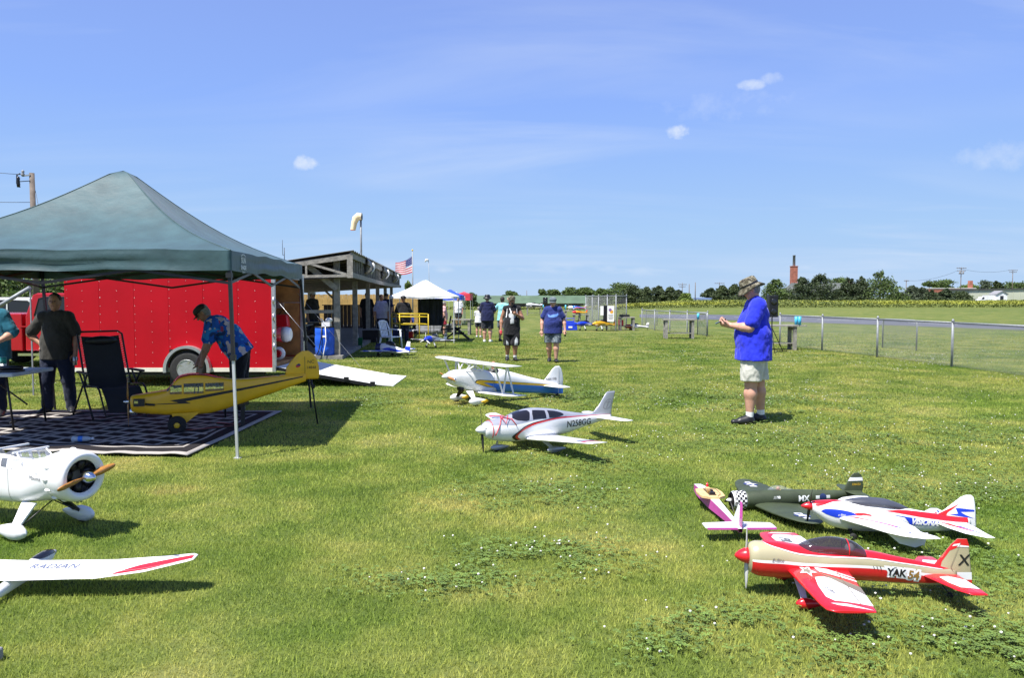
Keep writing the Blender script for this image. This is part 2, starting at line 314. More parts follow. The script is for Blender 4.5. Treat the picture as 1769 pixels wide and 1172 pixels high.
# runway
m = pm('asphalt', (.085,.09,.115), .85, var=.12, vs=.6, bump=.3, bs=20)
rw_near = [(1900,575.5),(1769,571),(1560,563.3),(1345,556),(1220,552.5),(1105,549)]; rw_far = [(1900,566.5),(1769,562),(1560,553),(1345,546),(1220,544),(1105,543.5)]
mb = MB(); nr = [G(*p)+Vector((0,0,.012)) for p in rw_near]; fr = [G(*p)+Vector((0,0,.012)) for p in rw_far]
for i in range(len(nr)-1): mb.add([nr[i], nr[i+1], fr[i+1], fr[i]], [(0,1,2,3)])
rw = tag(mb.build('runway', 'asphalt'), kind='structure')
pm('road_paint', (.75,.75,.73), .7)
for t0, t1 in [(.06,.2),(.30,.39),(.47,.53),(.585,.63),(.68,.72),(.77,.80),(.85,.875)]:
    def cl(t):
        k = t*(len(nr)-1); i = min(int(k), len(nr)-2); f = k-i
        return nr[i].lerp(nr[i+1], f).lerp(fr[i].lerp(fr[i+1], f), .5)
    a, b = cl(t0), cl(t1); w = (fr[2]-nr[2]).normalized()*.11; mb = MB(); z = Vector((0,0,.005)); mb.add([a-w+z, b-w+z, b+w+z, a+w+z], [(0,1,2,3)]); mb.build('marking', 'road_paint', rw)
# ------------------------------------------------------------------ crop field, far trees, far buildings, poles, fence
pm('crop_green', (.12,.155,.03), .8, var=.3, vs=.4); pm('crop_yellow', (.25,.265,.03), .8, var=.25, vs=.3); pm('crop_pale', (.17,.20,.045), .8, var=.25, vs=.3)
def scatter_quads(x, y, z, size, tilt=.9):
    n = len(x); d = RNG.normal(size=(n, 3)); d[:, 2] = np.abs(d[:, 2])+.15; d /= np.linalg.norm(d, axis=1)[:, None]
    u = np.cross(d, RNG.normal(size=(n, 3))); u /= np.linalg.norm(u, axis=1)[:, None]; v = np.cross(d, u); s = (np.asarray(size)*np.ones(n))[:, None]
    c = np.stack([x, y, z], 1); return np.stack([c-u*s*.5, c+v*s*.32, c+u*s*.5, c-v*s*.32], 1).reshape(-1, 3)
n = 260000; y = RNG.uniform(0, 1, n)**2.4*155+124; x = RNG.uniform(-.16, .82, n)*y; edge = 124+6*vnoise(x, y, .02, 2)+3*vnoise(x,y,.2,9)
ok = (y > edge); x, y = x[ok], y[ok]; n = len(x)
hm = (.75+.5*vnoise(x, y, .06, 12))*sstep(0, 5, y-124)*.75+.15; hm *= .42+.58*sstep(.05,.16,x/y); t = RNG.uniform(0, 1, n)**.6; z = gz(x, y)+hm*t+.05
yel = (t > .55) & (RNG.uniform(0, 1, n) < sstep(.25, .6, vnoise(x, y, .035, 21)+.25*vnoise(x, y, .3, 3))*sstep(-.05,.12,x/y)+.12)
mi = np.where(yel, 1, np.where(RNG.uniform(0, 1, n) < .4, 2, 0))
V = scatter_quads(x, y, z, RNG.uniform(.16, .34, n)*(y/120)); F = np.arange(len(V), dtype=np.int32).reshape(-1, 4)
tag(npobj('crop_field', V, F, ['crop_green', 'crop_yellow', 'crop_pale'], mi), 'band of yellow flowering crop beyond the mown runway strip', 'crop', kind='stuff')

pm('bark', (.09,.065,.045), .9, var=.3, vs=8)
def leafmat(name, col):
    m = pm(name, col, .7, var=.35, vs=.7); nt = m.node_tree; b = nt.nodes['Principled BSDF']; src = b.inputs['Base Color'].links[0].from_socket
    t = nt.nodes.new('ShaderNodeBsdfTranslucent'); nt.links.new(src, t.inputs[0]); x = nt.nodes.new('ShaderNodeMixShader'); x.inputs[0].default_value = .3
    nt.links.new(b.outputs[0], x.inputs[1]); nt.links.new(t.outputs[0], x.inputs[2]); nt.links.new(x.outputs[0], nt.nodes['Material Output'].inputs[0])
leafmat('cedar', (.075,.105,.033)); leafmat('cedar_dark', (.052,.08,.032)); leafmat('leaf', (.105,.165,.036)); leafmat('leaf_light', (.17,.24,.04)); leafmat('leaf_grey', (.10,.13,.075))
def tree_mesh(kind, h, w, leaf, n, seed):
    r = np.random.default_rng(seed); pts = []
    if kind == 'cedar':
        nb = 60
        lob = [(0, 0, h*.48, w*.3, h*.48), (0, 0, h*.25, w*.45, h*.28)]
        for i in range(nb):
            t = r.uniform(.02, .97); rad = w*.5*(1-t)**.6*r.uniform(.7, 1.12); a = r.uniform(0, 6.28)
            lob.append((math.cos(a)*rad*.7, math.sin(a)*rad*.7, h*(.02+.93*t), max(.3, rad*.6), max(.4, h*.09*r.uniform(.7,1.5))))
    else:
        lob = []
        for i in range(34):
            t = r.uniform(0, 1); a = r.uniform(0, 6.28); rad = w*.5*math.sqrt(max(.05, 1-(2*t-1)**2))*r.uniform(.2, .8)
            lob.append((math.cos(a)*rad, math.sin(a)*rad, h*(.16+.74*t), w*r.uniform(.14, .26), h*r.uniform(.08, .16)))
    per = n//len(lob)+1
    for (cx, cy, cz, lr, lh) in lob:
        p = r.normal(size=(per, 3)); p /= np.linalg.norm(p, axis=1)[:, None]; p *= r.uniform(.45, 1.05, per)[:, None]
        pts.append(p*np.array([lr, lr, lh])+np.array([cx, cy, cz]))
    p = np.concatenate(pts); p = p[p[:, 2] > .1]
    return scatter_quads(p[:, 0], p[:, 1], p[:, 2], leaf*r.uniform(.6, 1.3, len(p)))
def tree(name, label, loc, h, w, kind, mats, leaf=.5, n=1500, group=None, seed=1):
    t = thing(name, label, 'tree', loc, random.uniform(0, 6), group)
    V = tree_mesh(kind, h, w, leaf, n, seed); F = np.arange(len(V), dtype=np.int32).reshape(-1, 4); mi = np.random.default_rng(seed+5).choice(len(mats), len(F), p=([.72, .28] if len(mats) == 2 else None))
    c = npobj('crown', V, F, mats, mi); c.parent = t
    mb = MB(); top = h*(.9 if kind == 'cedar' else .6); mb.tube([(0,0,-.3), (.02*h,0,top*.5), (0,.02*h,top)], [.035*h, .022*h, .006*h], 7)
    for i in range(5):
        a = i*1.3; z = h*(.25+.1*i); mb.tube([(0,0,z), (math.cos(a)*w*.3, math.sin(a)*w*.3, z+h*.1)], [.011*h, .003*h], 5)
    mb.build('trunk', 'bark', t); return t
def T(px0, px1, top, kind, Y, label, mats, name=None, base=None, n=5200, leaf=None):
    c = A((px0+px1)/2, 515, Y); g = float(gz(c.x, c.y)); h = (A(0, top, Y).z-g); w = (px1-px0)/FPX*Y
    tree(name or ('cedar_tree' if kind == 'cedar' else 'leafy_tree'), label, (c.x, Y, g), h, w*1.7, kind, mats, leaf or Y/FPX*3.0, n, 'trees along the far side of the field', abs(int(px0))+int(Y))
C1, C2, L1, L2, LG = ['cedar','cedar_dark'], ['cedar_dark','cedar'], ['leaf','cedar'], ['leaf_light','leaf'], ['leaf_grey','cedar_dark']
T(1022,1058,497,'cedar',238,'rounded dark cedar standing right beside the end of the green roofed barn',L1)
T(1052,1092,486,'leafy',246,'tallest leafy tree of the thicket between barn and blue container',L1)
T(1082,1112,493,'leafy',240,'broad leafy tree just right of the tallest one in the thicket',C1)
T(1104,1130,496,'cedar',236,'dark cedar in the middle of the thicket beyond the benches',C1)
T(1122,1152,494,'cedar',244,'pointed cedar near the blue end of the thicket',C2)
T(1144,1170,496,'cedar',238,'narrow cedar next to last in the thicket before the poles',C1)
T(1162,1182,501,'cedar',242,'small dark cedar ending the thicket by the twin poles',C2)
T(1174,1193,507,'leafy',232,'low bright yellow green bush by the twin poles',L2,'bush')
T(1214,1242,498,'cedar',250,'dark cedar behind the blue shipping container',C2)
T(1234,1262,493,'cedar',246,'cedar between the container and the man in the camouflage hat',C1)
T(1254,1284,491,'cedar',252,'tall cedar behind the head of the man in the camouflage hat',C1)
T(1276,1300,494,'cedar',246,'cedar half hidden by the camouflage hat',C2)
T(1322,1360,482,'cedar',240,'lone full cedar standing left of the red brick chimney',L1)
T(1368,1404,478,'cedar',236,'dark cedar right in front of the house with the chimney',C2)
T(1396,1438,473,'cedar',238,'wide pointed cedar right of the brick chimney',C2)
T(1434,1458,500,'cedar',240,'low cedar in front of the grey roofed house wing',C2)
T(1436,1466,479,'leafy',330,'round leafy tree rising behind the grey roofed house wing',L1)
T(1452,1480,479,'cedar',242,'narrow spired cedar right of the grey roofed house wing',C2)
T(1472,1502,477,'cedar',238,'twin topped cedar beside the tallest cedar',C2)
T(1494,1548,466,'cedar',236,'tallest and widest cedar on the far side of the field',L1)
T(1536,1566,505,'cedar',240,'low scrubby cedar beside the thin lone pole',C1)
T(1562,1592,493,'cedar',242,'bluish cedar right of the thin lone pole',LG)
T(1580,1606,497,'cedar',238,'grey green cedar left of the brick building',LG)
T(1602,1640,481,'leafy',300,'broad leafy tree above the roof of the brick building',L1)
T(1598,1620,502,'cedar',235,'small cedar at the corner of the brick building',C2)
T(1620,1648,499,'cedar',232,'dark cedar in front of the brick building wall',C2)
T(1642,1676,503,'cedar',232,'low cedar at the foot of the tall wired pole',C1)
T(1662,1684,490,'leafy',330,'leafy tree behind the small brick chimney stack',L2)
T(1688,1712,484,'leafy',340,'grey green leafy tree above the pale building roof',LG)
T(1708,1734,486,'cedar',335,'dark tree above the middle of the pale building',C1)
T(1736,1769,486,'leafy',330,'rounded tree behind the right end of the pale building',L1)
T(1766,1800,484,'leafy',330,'rounded tree at the far end of the pale building',L1)
T(872,892,503,'leafy',420,'small round tree beyond the barn roof',L1); T(931,942,499,'leafy',420,'thin upright tree beyond the barn roof',L1); T(946,968,500,'leafy',430,'double crowned tree beyond the barn roof',L1)
T(972,1000,495,'leafy',415,'bushy tree beyond the right part of the barn roof',L1); T(994,1026,497,'leafy',420,'long leafy tree beyond the right end of the barn roof',L1)
T(806,822,506,'leafy',180,'small tree at the left end of the barn',L1); T(700,712,486,'leafy',120,'leafy tree top showing behind the open shelter roof',L2)
for i, (a, b, t_, yy) in enumerate([(-120,-20,455,62),(-30,50,470,60),(30,110,478,64),(90,170,470,66),(-190,-100,450,60)]):
    T(a, b, t_, 'leafy', yy, ['spreading dark tree far left behind the green canopy','leafy tree behind the white pickup','dark leafy tree at the foot of the utility pole','leafy tree hidden mostly behind the red trailer','outermost tree left of the canopy'][i], L1, n=5200, leaf=.3)

# ---- buildings
pm('barn_roof', (.075,.125,.075), .7, var=.18, vs=.25); pm('barn_wall', (.24,.215,.20), .9, var=.3, vs=.8); pm('barn_dark', (.07,.055,.05), .9)
def building(name, label, loc, rz=0): return thing(name, label, 'building', loc, rz)
Yb = 300.; xl, xr = A(818,515,Yb).x, A(1034,515,Yb).x; g = -2.6; zt = A(0,511,Yb).z; ze = A(0,523.5,Yb).z
b = building('barn', 'long low grey barn with a faded green roof', ((xl+xr)/2, Yb, g)); L = (xr-xl)/2
MB().prism([(-4.5,0),(4.5,0),(4.5,ze-g),(0,zt-g-.15),(-4.5,ze-g)], -L, L, 'x').build('wall', 'barn_wall', b)
r_ = MB(); r_.add([(-L-.4,-5.2,ze-g-.15),(L+.4,-5.2,ze-g-.15),(L+.4,0,zt-g),(-L-.4,0,zt-g)], [(0,1,2,3)]); r_.add([(-L-.4,5.2,ze-g-.15),(L+.4,5.2,ze-g-.15),(L+.4,0,zt-g),(-L-.4,0,zt-g)], [(3,2,1,0)]); r_.build('roof', 'barn_roof', b)
for i in range(9):
    mb = MB(); mb.box((-L+2.5+i*5.2, -4.53, 1.35), (3.2, .1, .9)); mb.build('opening', 'barn_dark', b)
mb = MB(); mb.box((L-3.5,-4.55,1.1), (5.5,.12,1.9)); mb.build('door', 'white_matte', b)
# house with chimney
pm('shingle', (.10,.11,.105), .9, var=.2, vs=.9); pm('brick', (.36,.13,.085), .9, var=.2, vs=1.2); pm('house_wall', (.62,.61,.56), .8, var=.08); pm('window_dark', (.02,.022,.03), .2, var=0)
Y = 255.
def X(px, Y): return (px-CX)/FPX*Y
def Z(py, Y): return A(0, py, Y).z
h = building('house', 'pale house with grey shingle roofs between the cedars', (X(1395,Y), Y, 0))
def hx(px): return X(px, Y)-X(1395, Y)
MB().box((hx(1367), 0, Z(506,Y)/2), (X(1376,Y)-X(1357,Y), 6, Z(506,Y))).build('wall', 'house_wall', h)
mb = MB(); mb.box((hx(1440), 3, Z(506,Y)/2), (X(1500,Y)-X(1380,Y), 6, Z(506,Y)-.1)); mb.build('wall', 'house_wall', h)
z0, z1 = Z(505,Y), Z(489,Y)
r_ = MB(); a0, a1 = hx(1354), hx(1404); m0, m1 = hx(1366), hx(1392); r_.add([(a0,-3.6,z0),(a1,-3.6,z0),(a1,3.6,z0),(a0,3.6,z0),(m0,0,z1),(m1,0,z1)], [(0,1,5,4),(1,2,5),(2,3,4,5),(3,0,4),(3,2,1,0)]); r_.build('roof', 'shingle', h)
r_ = MB(); a0, a1 = hx(1384), hx(1506); r_.add([(a0,-.5,z0-.2),(a1,-.5,z0-.2),(a1,6.6,z0-.2),(a0,6.6,z0-.2),(a0+1,3,z1),(a1-1,3,z1)], [(0,1,5,4),(1,2,5),(2,3,4,5),(3,0,4),(3,2,1,0)]); r_.build('roof', 'shingle', h)
for px in (1363.5, 1370):
    w_ = MB().box((hx(px), -3.02, Z(512.5,Y)), (.62,.06,1.5)).build('window', 'window_dark', h); MB().box((hx(px), -3.06, Z(512.5,Y)), (.05,.06,1.5)).box((hx(px), -3.05, Z(516.8,Y)), (.8,.12,.1)).build('sill', 'house_wall', w_)
ck = tag(MB().box((X(1373.7,Y), Y+2, Z(460,Y)/2), (X(1378.8,Y)-X(1368.6,Y), 1.8, Z(460,Y))).box((X(1373.7,Y), Y+2, Z(460,Y)), (X(1378.8,Y)-X(1368.6,Y)+.2, 2.0, .25)).build('chimney', 'brick'), 'tall square red brick chimney rising from the pale house', 'chimney')
st = tag(MB().lathe([(.45,0),(.42,Z(441,Y)-Z(460,Y)-.25),(.5,Z(441,Y)-Z(460,Y)-.2),(.5,Z(441,Y)-Z(460,Y))], (X(1373.7,Y), Y+2, Z(460,Y)+.1), n=12).build('flue_pipe', 'galv'), 'rusty metal flue pipe on top of the red brick chimney', 'flue')
# brick building right
Y = 262.; b = building('brick_building', 'flat roofed red brick building behind dark cedars', (X(1650,Y), Y, 0)); x0, x1 = X(1613,Y)-X(1650,Y), X(1684,Y)-X(1650,Y); zt = Z(499,Y)
MB().box(((x0+x1)/2,4,zt/2), (x1-x0,8,zt)).build('wall', 'brick', b); MB().box(((x0+x1)/2,4,zt+.12), (x1-x0+.3,8.3,.25)).build('parapet', 'house_wall', b)
c_ = MB().box((X(1683,Y)-X(1650,Y)-.5,2,Z(485,Y)/2), (1.1,1.1,Z(485,Y))).build('chimney', 'brick', b)
for i in range(4): w_ = MB().box((x0+1.6+i*3.3,-.03,zt*.55), (1.1,.08,1.4)).build('window', 'window_dark', b); MB().box((x0+1.6+i*3.3,-.06,zt*.55-.78), (1.3,.14,.12)).build('sill', 'house_wall', w_)
# pale long building
pm('pale_siding', (.50,.52,.40), .8, var=.08, vs=.3); pm('dark_trim', (.06,.06,.06), .8)
Y = 236.; x0 = X(1673,Y); x1 = X(1860,Y); za, zb = Z(501,Y), Z(497.5,Y); b = building('metal_building', 'long pale green metal building with a dark roof edge', (x0, Y, 0)); L = x1-x0
mb = MB(); mb.add([(0,0,0),(L,0,0),(L,0,zb),(0,0,za),(0,12,0),(L,12,0),(L,12,zb),(0,12,za)], [(0,1,2,3),(1,5,6,2),(5,4,7,6),(4,0,3,7),(3,2,6,7)]); mb.build('wall', 'pale_siding', b)
mb = MB(); mb.add([(-.3,-.3,za-.15),(L,-.3,zb-.15),(L,-.3,zb+.2),(-.3,-.3,za+.2),(-.3,12.3,za-.15),(L,12.3,zb-.15),(L,12.3,zb+.2),(-.3,12.3,za+.2)], [(0,1,2,3),(1,5,6,2),(5,4,7,6),(4,0,3,7),(3,2,6,7),(0,4,5,1)]); mb.build('roof', 'dark_trim', b)
for i in range(16): MB().box((1+i*(L-2)/15,-.04,za*.48), (.07,.06,za*.9)).build('seam', 'pale_siding', b)
Y = 228.; b = building('garden_shed', 'small white gabled shed with a dark doorway before the pale building', (X(1730,Y), Y, 0)); w = (X(1739,Y)-X(1721,Y))/2; zt = Z(503.5,Y); ze = Z(508.5,Y)
MB().prism([(-w,0),(w,0),(w,ze),(0,zt),(-w,ze)], 0, 3.5, 'y').build('wall', 'white_matte', b); MB().box((-.1,-.03,Z(515,Y)*.98), (.95,.08,1.3)).build('door', 'window_dark', b)
r_ = MB(); r_.prism([(-w-.25,ze-.12),(0,zt+.02),(w+.25,ze-.12),(w+.25,ze+.05),(0,zt+.2),(-w-.25,ze+.05)], -.25, 3.7, 'y'); r_.build('roof', 'grey', b)
mb = MB(); mb.box((X(1714.5,Y)-X(1730,Y), 2, 1.2), (X(1721,Y)-X(1708,Y), 3, 2.5)); mb.build('lean_to', 'white_matte', b)
Y = 225.; v = thing('van', 'white van parked in front of the pale building', 'van', (X(1694,Y), Y, 0)); w = (X(1701,Y)-X(1687,Y))/2
MB().prism([(-w,.4),(w,.4),(w,1.9),(w*.9,2.0),(-w*.1,2.0),(-w*.45,1.35),(-w,1.15)], -.9, .9, 'y').build('body', 'white', v); MB().prism([(-w*.42,1.3),(-w*.08,1.85),(w*.3,1.85),(w*.3,1.3)], -.93, .93, 'y').build('window', 'window_dark', v)
for sx in (-.6,.6): MB().lathe([(.36,-.12),(.36,.12)], (sx*w,-.85,.36), 'y').build('wheel', 'rubber', v)
# container
pm('container_blue', (.20,.28,.48), .6, var=.1, vs=.5); Y = 245.; c = thing('shipping_container', 'pale blue shipping container in the gap between the cedars', 'container', (X(1215,Y), Y, 0)); w = (X(1230,Y)-X(1200.5,Y)); zt = Z(514.8,Y)
MB().box((0,1.2,zt/2), (w,2.4,zt)).build('body', 'container_blue', c)
for i in range(9): MB().box((-w/2+.3+i*(w-.6)/8,-.04,zt/2), (.16,.08,zt*.9)).build('rib', 'container_blue', c)
# ---- poles
pm('pole_wood', (.15,.12,.10), .9, var=.2, vs=4)
def pole(px, top, Y, arms, label, r=None, wires=True):
    zt = Z(top, Y); p = thing('utility_pole', label, 'utility pole', (X(px,Y), Y, 0), 0, 'utility poles along the far road'); r = r or max(.13, Y/FPX*.5)
    MB().tube([(0,0,-.3),(0,0,zt)], [r*1.15, r*.8], 8).build('post', 'pole_wood', p)
    for dz, w in arms:
        a = MB().bar((-w/2,-r,zt-dz), (w/2,-r,zt-dz), .12, .16).build('crossarm', 'pole_wood', p)
        for k in (-.46,-.2,.2,.46): MB().lathe([(.05,0),(.08,.1),(.04,.25)], (k*w,-r,zt-dz+.08), n=6).build('insulator', 'grey', a)
    return p
pole(1178,489,280,[(.6,3.0),(1.4,2.2)],'slim pole with two crossarms behind the thicket'); pole(1190,491,235,[],'bare pole nearer the thicket of the twin poles'); pole(1200.5,488,237,[],'bare pole beside the blue container')
pole(1242,488,290,[(.4,3.6)],'short pole with a wide crossarm behind the container cedars'); pole(1564,484,255,[(.3,1.6)],'thin lone pole with a short crossarm'); 
p = pole(1658,462,242,[(.3,3.0),(1.1,2.6),(2.0,1.6)],'tall utility pole with several crossarms before the brick building'); 
for s in (-1,1): MB().lathe([(.2,0),(.24,.1),(.24,.7),(.15,.8)], (s*.5,-.3,Z(470,242)-.6), n=8).build('transformer', 'grey', p)
pole(1747,466,280,[(.3,3.2),(.95,2.6)],'utility pole with two crossarms behind the pale building'); pole(1102,500,300,[(.3,2.4)],'stub of a pole with a crossarm above the thicket'); pole(910,502,330,[],'thin pole standing before the barn'); 
def wire(name, a, b, sag, r, label, n=14):
    a, b = Vector(a), Vector(b); pts = [a.lerp(b, i/n)-Vector((0,0,sag*4*(i/n)*(1-i/n))) for i in range(n+1)]
    return tag(MB().tube(pts, r, 4).build(name, 'dark_metal'), label, 'wire', 'overhead power lines')
wire('power_line', (X(1658,242)-1.3,242,Z(463,242)), (X(1747,280)-1.4,280,Z(467,280)), 1.0, .035, 'upper power line strung between the tall pole and the pole behind the pale building')
wire('power_line', (X(1658,242)-1.2,242,Z(468,242)), (X(1564,255),255,Z(485,255)), 1.0, .03, 'power line from the tall pole down to the thin lone pole')
# near utility pole on the left
Y = 41.; zt = Z(299,Y); p = thing('utility_pole', 'wooden utility pole with a cutout switch behind the green canopy', 'utility pole', (X(64,Y), Y, 0))
MB().tube([(0,0,-.3),(-.03,0,zt)], [.17,.125], 10).build('post', 'pole_wood', p)
MB().bar((-.03,-.12,zt-.12), (-.42,-.12,zt-.16), .05, .07).build('bracket', 'galv', p)
MB().lathe([(.04,0),(.09,.05),(.09,.12),(.05,.2),(.09,.26),(.03,.34)], (-.42,-.12,zt-.2), n=8).build('insulator', 'grey', p)
c_ = MB(); c_.tube([(-.55,-.14,zt-.05),(-.72,-.14,zt-.12),(-.74,-.14,zt-.55),(-.58,-.14,zt-.75)], .035, 6); c_.lathe([(.07,-.35),(.09,-.2),(.07,0),(.09,.1),(.05,.2)], (-.66,-.14,zt-.4), n=8); c_.bar((-.05,-.12,zt-.42), (-.6,-.14,zt-.46), .035); c_.build('cutout_switch', 'dark_metal', p)
wire('power_line', (X(64,Y)-.4,Y-.1,zt-.1), (X(-260,Y),Y-2,Z(243,Y-2)), .25, .012, 'upper power line running off from the wooden pole with the cutout switch')
wire('power_line', (X(64,Y)-.1,Y-.1,Z(350,Y)), (X(-260,Y),Y-2,Z(318,Y-2)), .25, .012, 'lower power line running off from the wooden pole with the cutout switch')
wire('guy_wire', (X(68,Y),Y,zt-.9), (X(110,Y),Y,.0), .0, .012, 'slack guy wire beside the wooden pole with the cutout switch', 4)

# ------------------------------------------------------------------ chain link fence
m = bpy.data.materials.new('chain_mesh'); m.use_nodes = True; MATS['chain_mesh'] = m; b_ = m.node_tree.nodes['Principled BSDF']; b_.inputs['Base Color'].default_value = (.17,.18,.185,1); b_.inputs['Metallic'].default_value = .2; b_.inputs['Roughness'].default_value = .6
def chain_panel(name, p0, p1, h, parent, r=.0017, step=.062, z0=.03, mat='chain_mesh'):      # real crossed wires, three-sided
    p0, p1 = Vector(p0), Vector(p1); L = (p1-p0).length; d = (p1-p0).normalized(); nrm = Vector((-d.y, d.x, 0)); V = []; F = []
    H = h-z0; k = int((L+H)/step)+1
    for sgn in (1, -1):
        for i in range(k):
            s0 = i*step - (H if sgn > 0 else 0); a, bz = s0, z0; c, e = s0+sgn*H, z0+H
            # clip to 0..L
            def cl(s_, z_, s2, z2):
                if s_ < 0: t = (0-s_)/(s2-s_); return 0, z_+(z2-z_)*t
                if s_ > L: t = (L-s_)/(s2-s_); return L, z_+(z2-z_)*t
                return s_, z_
            if max(a, c) <= 0 or min(a, c) >= L: continue
            A0 = cl(a, bz, c, e); A1 = cl(c, e, a, bz)
            if abs(A0[0]-A1[0]) < 1e-4: continue
            q0 = p0+d*A0[0]; q1 = p0+d*A1[0]; w = Vector((d.x*sgn, d.y*sgn, -1)).normalized()*r; o = len(V); nn = nrm*(.002*sgn)
            for q, zz in ((q0, A0[1]), (q1, A1[1])):
                V += [Vector((q.x, q.y, zz))+w+nn, Vector((q.x, q.y, zz))-w+nn, Vector((q.x, q.y, zz))+nrm*r*1.6+nn]
            F += [(o,o+1,o+4,o+3),(o+1,o+2,o+5,o+4),(o+2,o,o+3,o+5)]
    o = npobj(name, [v[:] for v in V], F, [mat]); o.parent = parent; return o
def fence(label, pts, h, r=.03, step=.062, wr=.0017, rail=True):
    t = thing('chain_link_fence', label, 'fence', (0,0,0))
    for p in pts:
        q = MB().tube([(p.x,p.y,-.05),(p.x,p.y,h+.03)], r, 8); q.lathe([(r*1.2,0),(r*1.2,.03),(r*.5,.07)], (p.x,p.y,h+.02), n=8); q.build('post', 'galv', t)
    for a, b in zip(pts, pts[1:]):
        if rail: MB().tube([(a.x,a.y,h),(b.x,b.y,h)], r*.72, 8).build('top_rail', 'galv', t)
        chain_panel('mesh', (a.x,a.y,0), (b.x,b.y,0), h, t, wr, step)
    return t
f1 = [G(1950,680), G(1786,654), G(1644,634.5), G(1515,617.5), G(1420,606.5), G(1347,598)]
fence('galvanised chain link fence running past the benches beside the runway', f1, 1.06)
f2 = [G(1222,580), G(1187,577), G(1157,573.5), G(1131,571), G(1109,567)]
fence('chain link fence section between the two workbenches', f2, 1.0, .03, .075, .0017)
f3 = [G(1082,569), G(1064,572), G(1049,570), G(1034,566.5), G(1023,563), G(1012,560)]
fence('tall chain link fence corner hung with two white banners', f3, 1.75, .03, .09, .002)
def barrier(label, p0, p1, h=.95):
    t = thing('net_barrier', label, 'barrier', (0,0,0)); p0, p1 = Vector(p0), Vector(p1); d = (p1-p0).normalized(); r = .024
    MB().tube([p0-Vector((0,0,.05)), p0+Vector((0,0,h-.12)), p0+d*.04+Vector((0,0,h-.03)), p0+d*.14+Vector((0,0,h)), p1-d*.14+Vector((0,0,h)), p1-d*.04+Vector((0,0,h-.03)), p1+Vector((0,0,h-.12)), p1-Vector((0,0,.05))], r, 8).build('frame', 'galv', t)
    chain_panel('mesh', p0, p1, h-.02, t, .0015, .062)
barrier('small galvanised mesh pilot barrier standing alone beyond the fence', G(1524.5,601), G(1583,607))
barrier('mesh pilot barrier behind the bench with the blue cup', G(1205,579), G(1221,582), .98); barrier('mesh pilot barrier near the tall fence corner', G(1116,562), G(1135,563), .9)
# banners on the fence corner
pm('banner', (.78,.78,.76), .6, var=.04)
for (a, b, zt, zb, lab) in [(1049,1061,528.5,556,'white banner with an orange and purple emblem on the fence corner'),(1037,1042.5,529,545,'narrow white banner left of the emblem banner on the fence corner')]:
    Yb = 39.2; t = thing('banner', lab, 'banner', (X(a,Yb), Yb, Z(zb,Yb))); w = X(b,Yb)-X(a,Yb); h = Z(zt,Yb)-Z(zb,Yb)
    MB().box((w/2,0,h/2), (w,.012,h)).build('cloth', 'banner', t)
    if a == 1049:
        pm('emblem_purple', (.22,.12,.3), .6); pm('emblem_orange', (.75,.36,.03), .6)
        MB().lathe([(.075,-.008),(.075,-.012)], (w*.42,0,h*.74), 'y', 14).build('emblem', 'emblem_purple', t); MB().lathe([(.085,-.0075),(.085,-.011)], (w*.62,0,h*.62), 'y', 14).build('emblem', 'emblem_orange', t)
        for k in range(4): MB().box((w*.5,-.008,h*(.42-.08*k)), (w*(.55 if k % 2 else .7),.006,h*.03)).build('lettering', 'grey', t)
# ------------------------------------------------------------------ text helper
def text_geo(txt, size=1., shear=0., bold=0.):
    cu = bpy.data.curves.new('t', 'FONT'); cu.body = txt; cu.size = size; cu.shear = shear; cu.offset = bold; cu.align_x = 'CENTER'; cu.align_y = 'CENTER'; cu.resolution_u = 3
    o = bpy.data.objects.new('t', cu); COL.objects.link(o); dg = bpy.context.evaluated_depsgraph_get(); me = bpy.data.meshes.new_from_object(o.evaluated_get(dg))
    v = [x.co.copy() for x in me.vertices]; f = [tuple(p.vertices) for p in me.polygons]
    bpy.data.objects.remove(o); bpy.data.curves.remove(cu); bpy.data.meshes.remove(me); return v, f
def text_part(name, txt, size, origin, xdir, ydir, mat, parent, shear=0., bold=0., depth=0.):
    v, f = text_geo(txt, size, shear, bold); o_, x_, y_ = Vector(origin), Vector(xdir), Vector(ydir)
    return MB().add([o_+x_*p.x+y_*p.y for p in v], f).build(name, mat, parent)

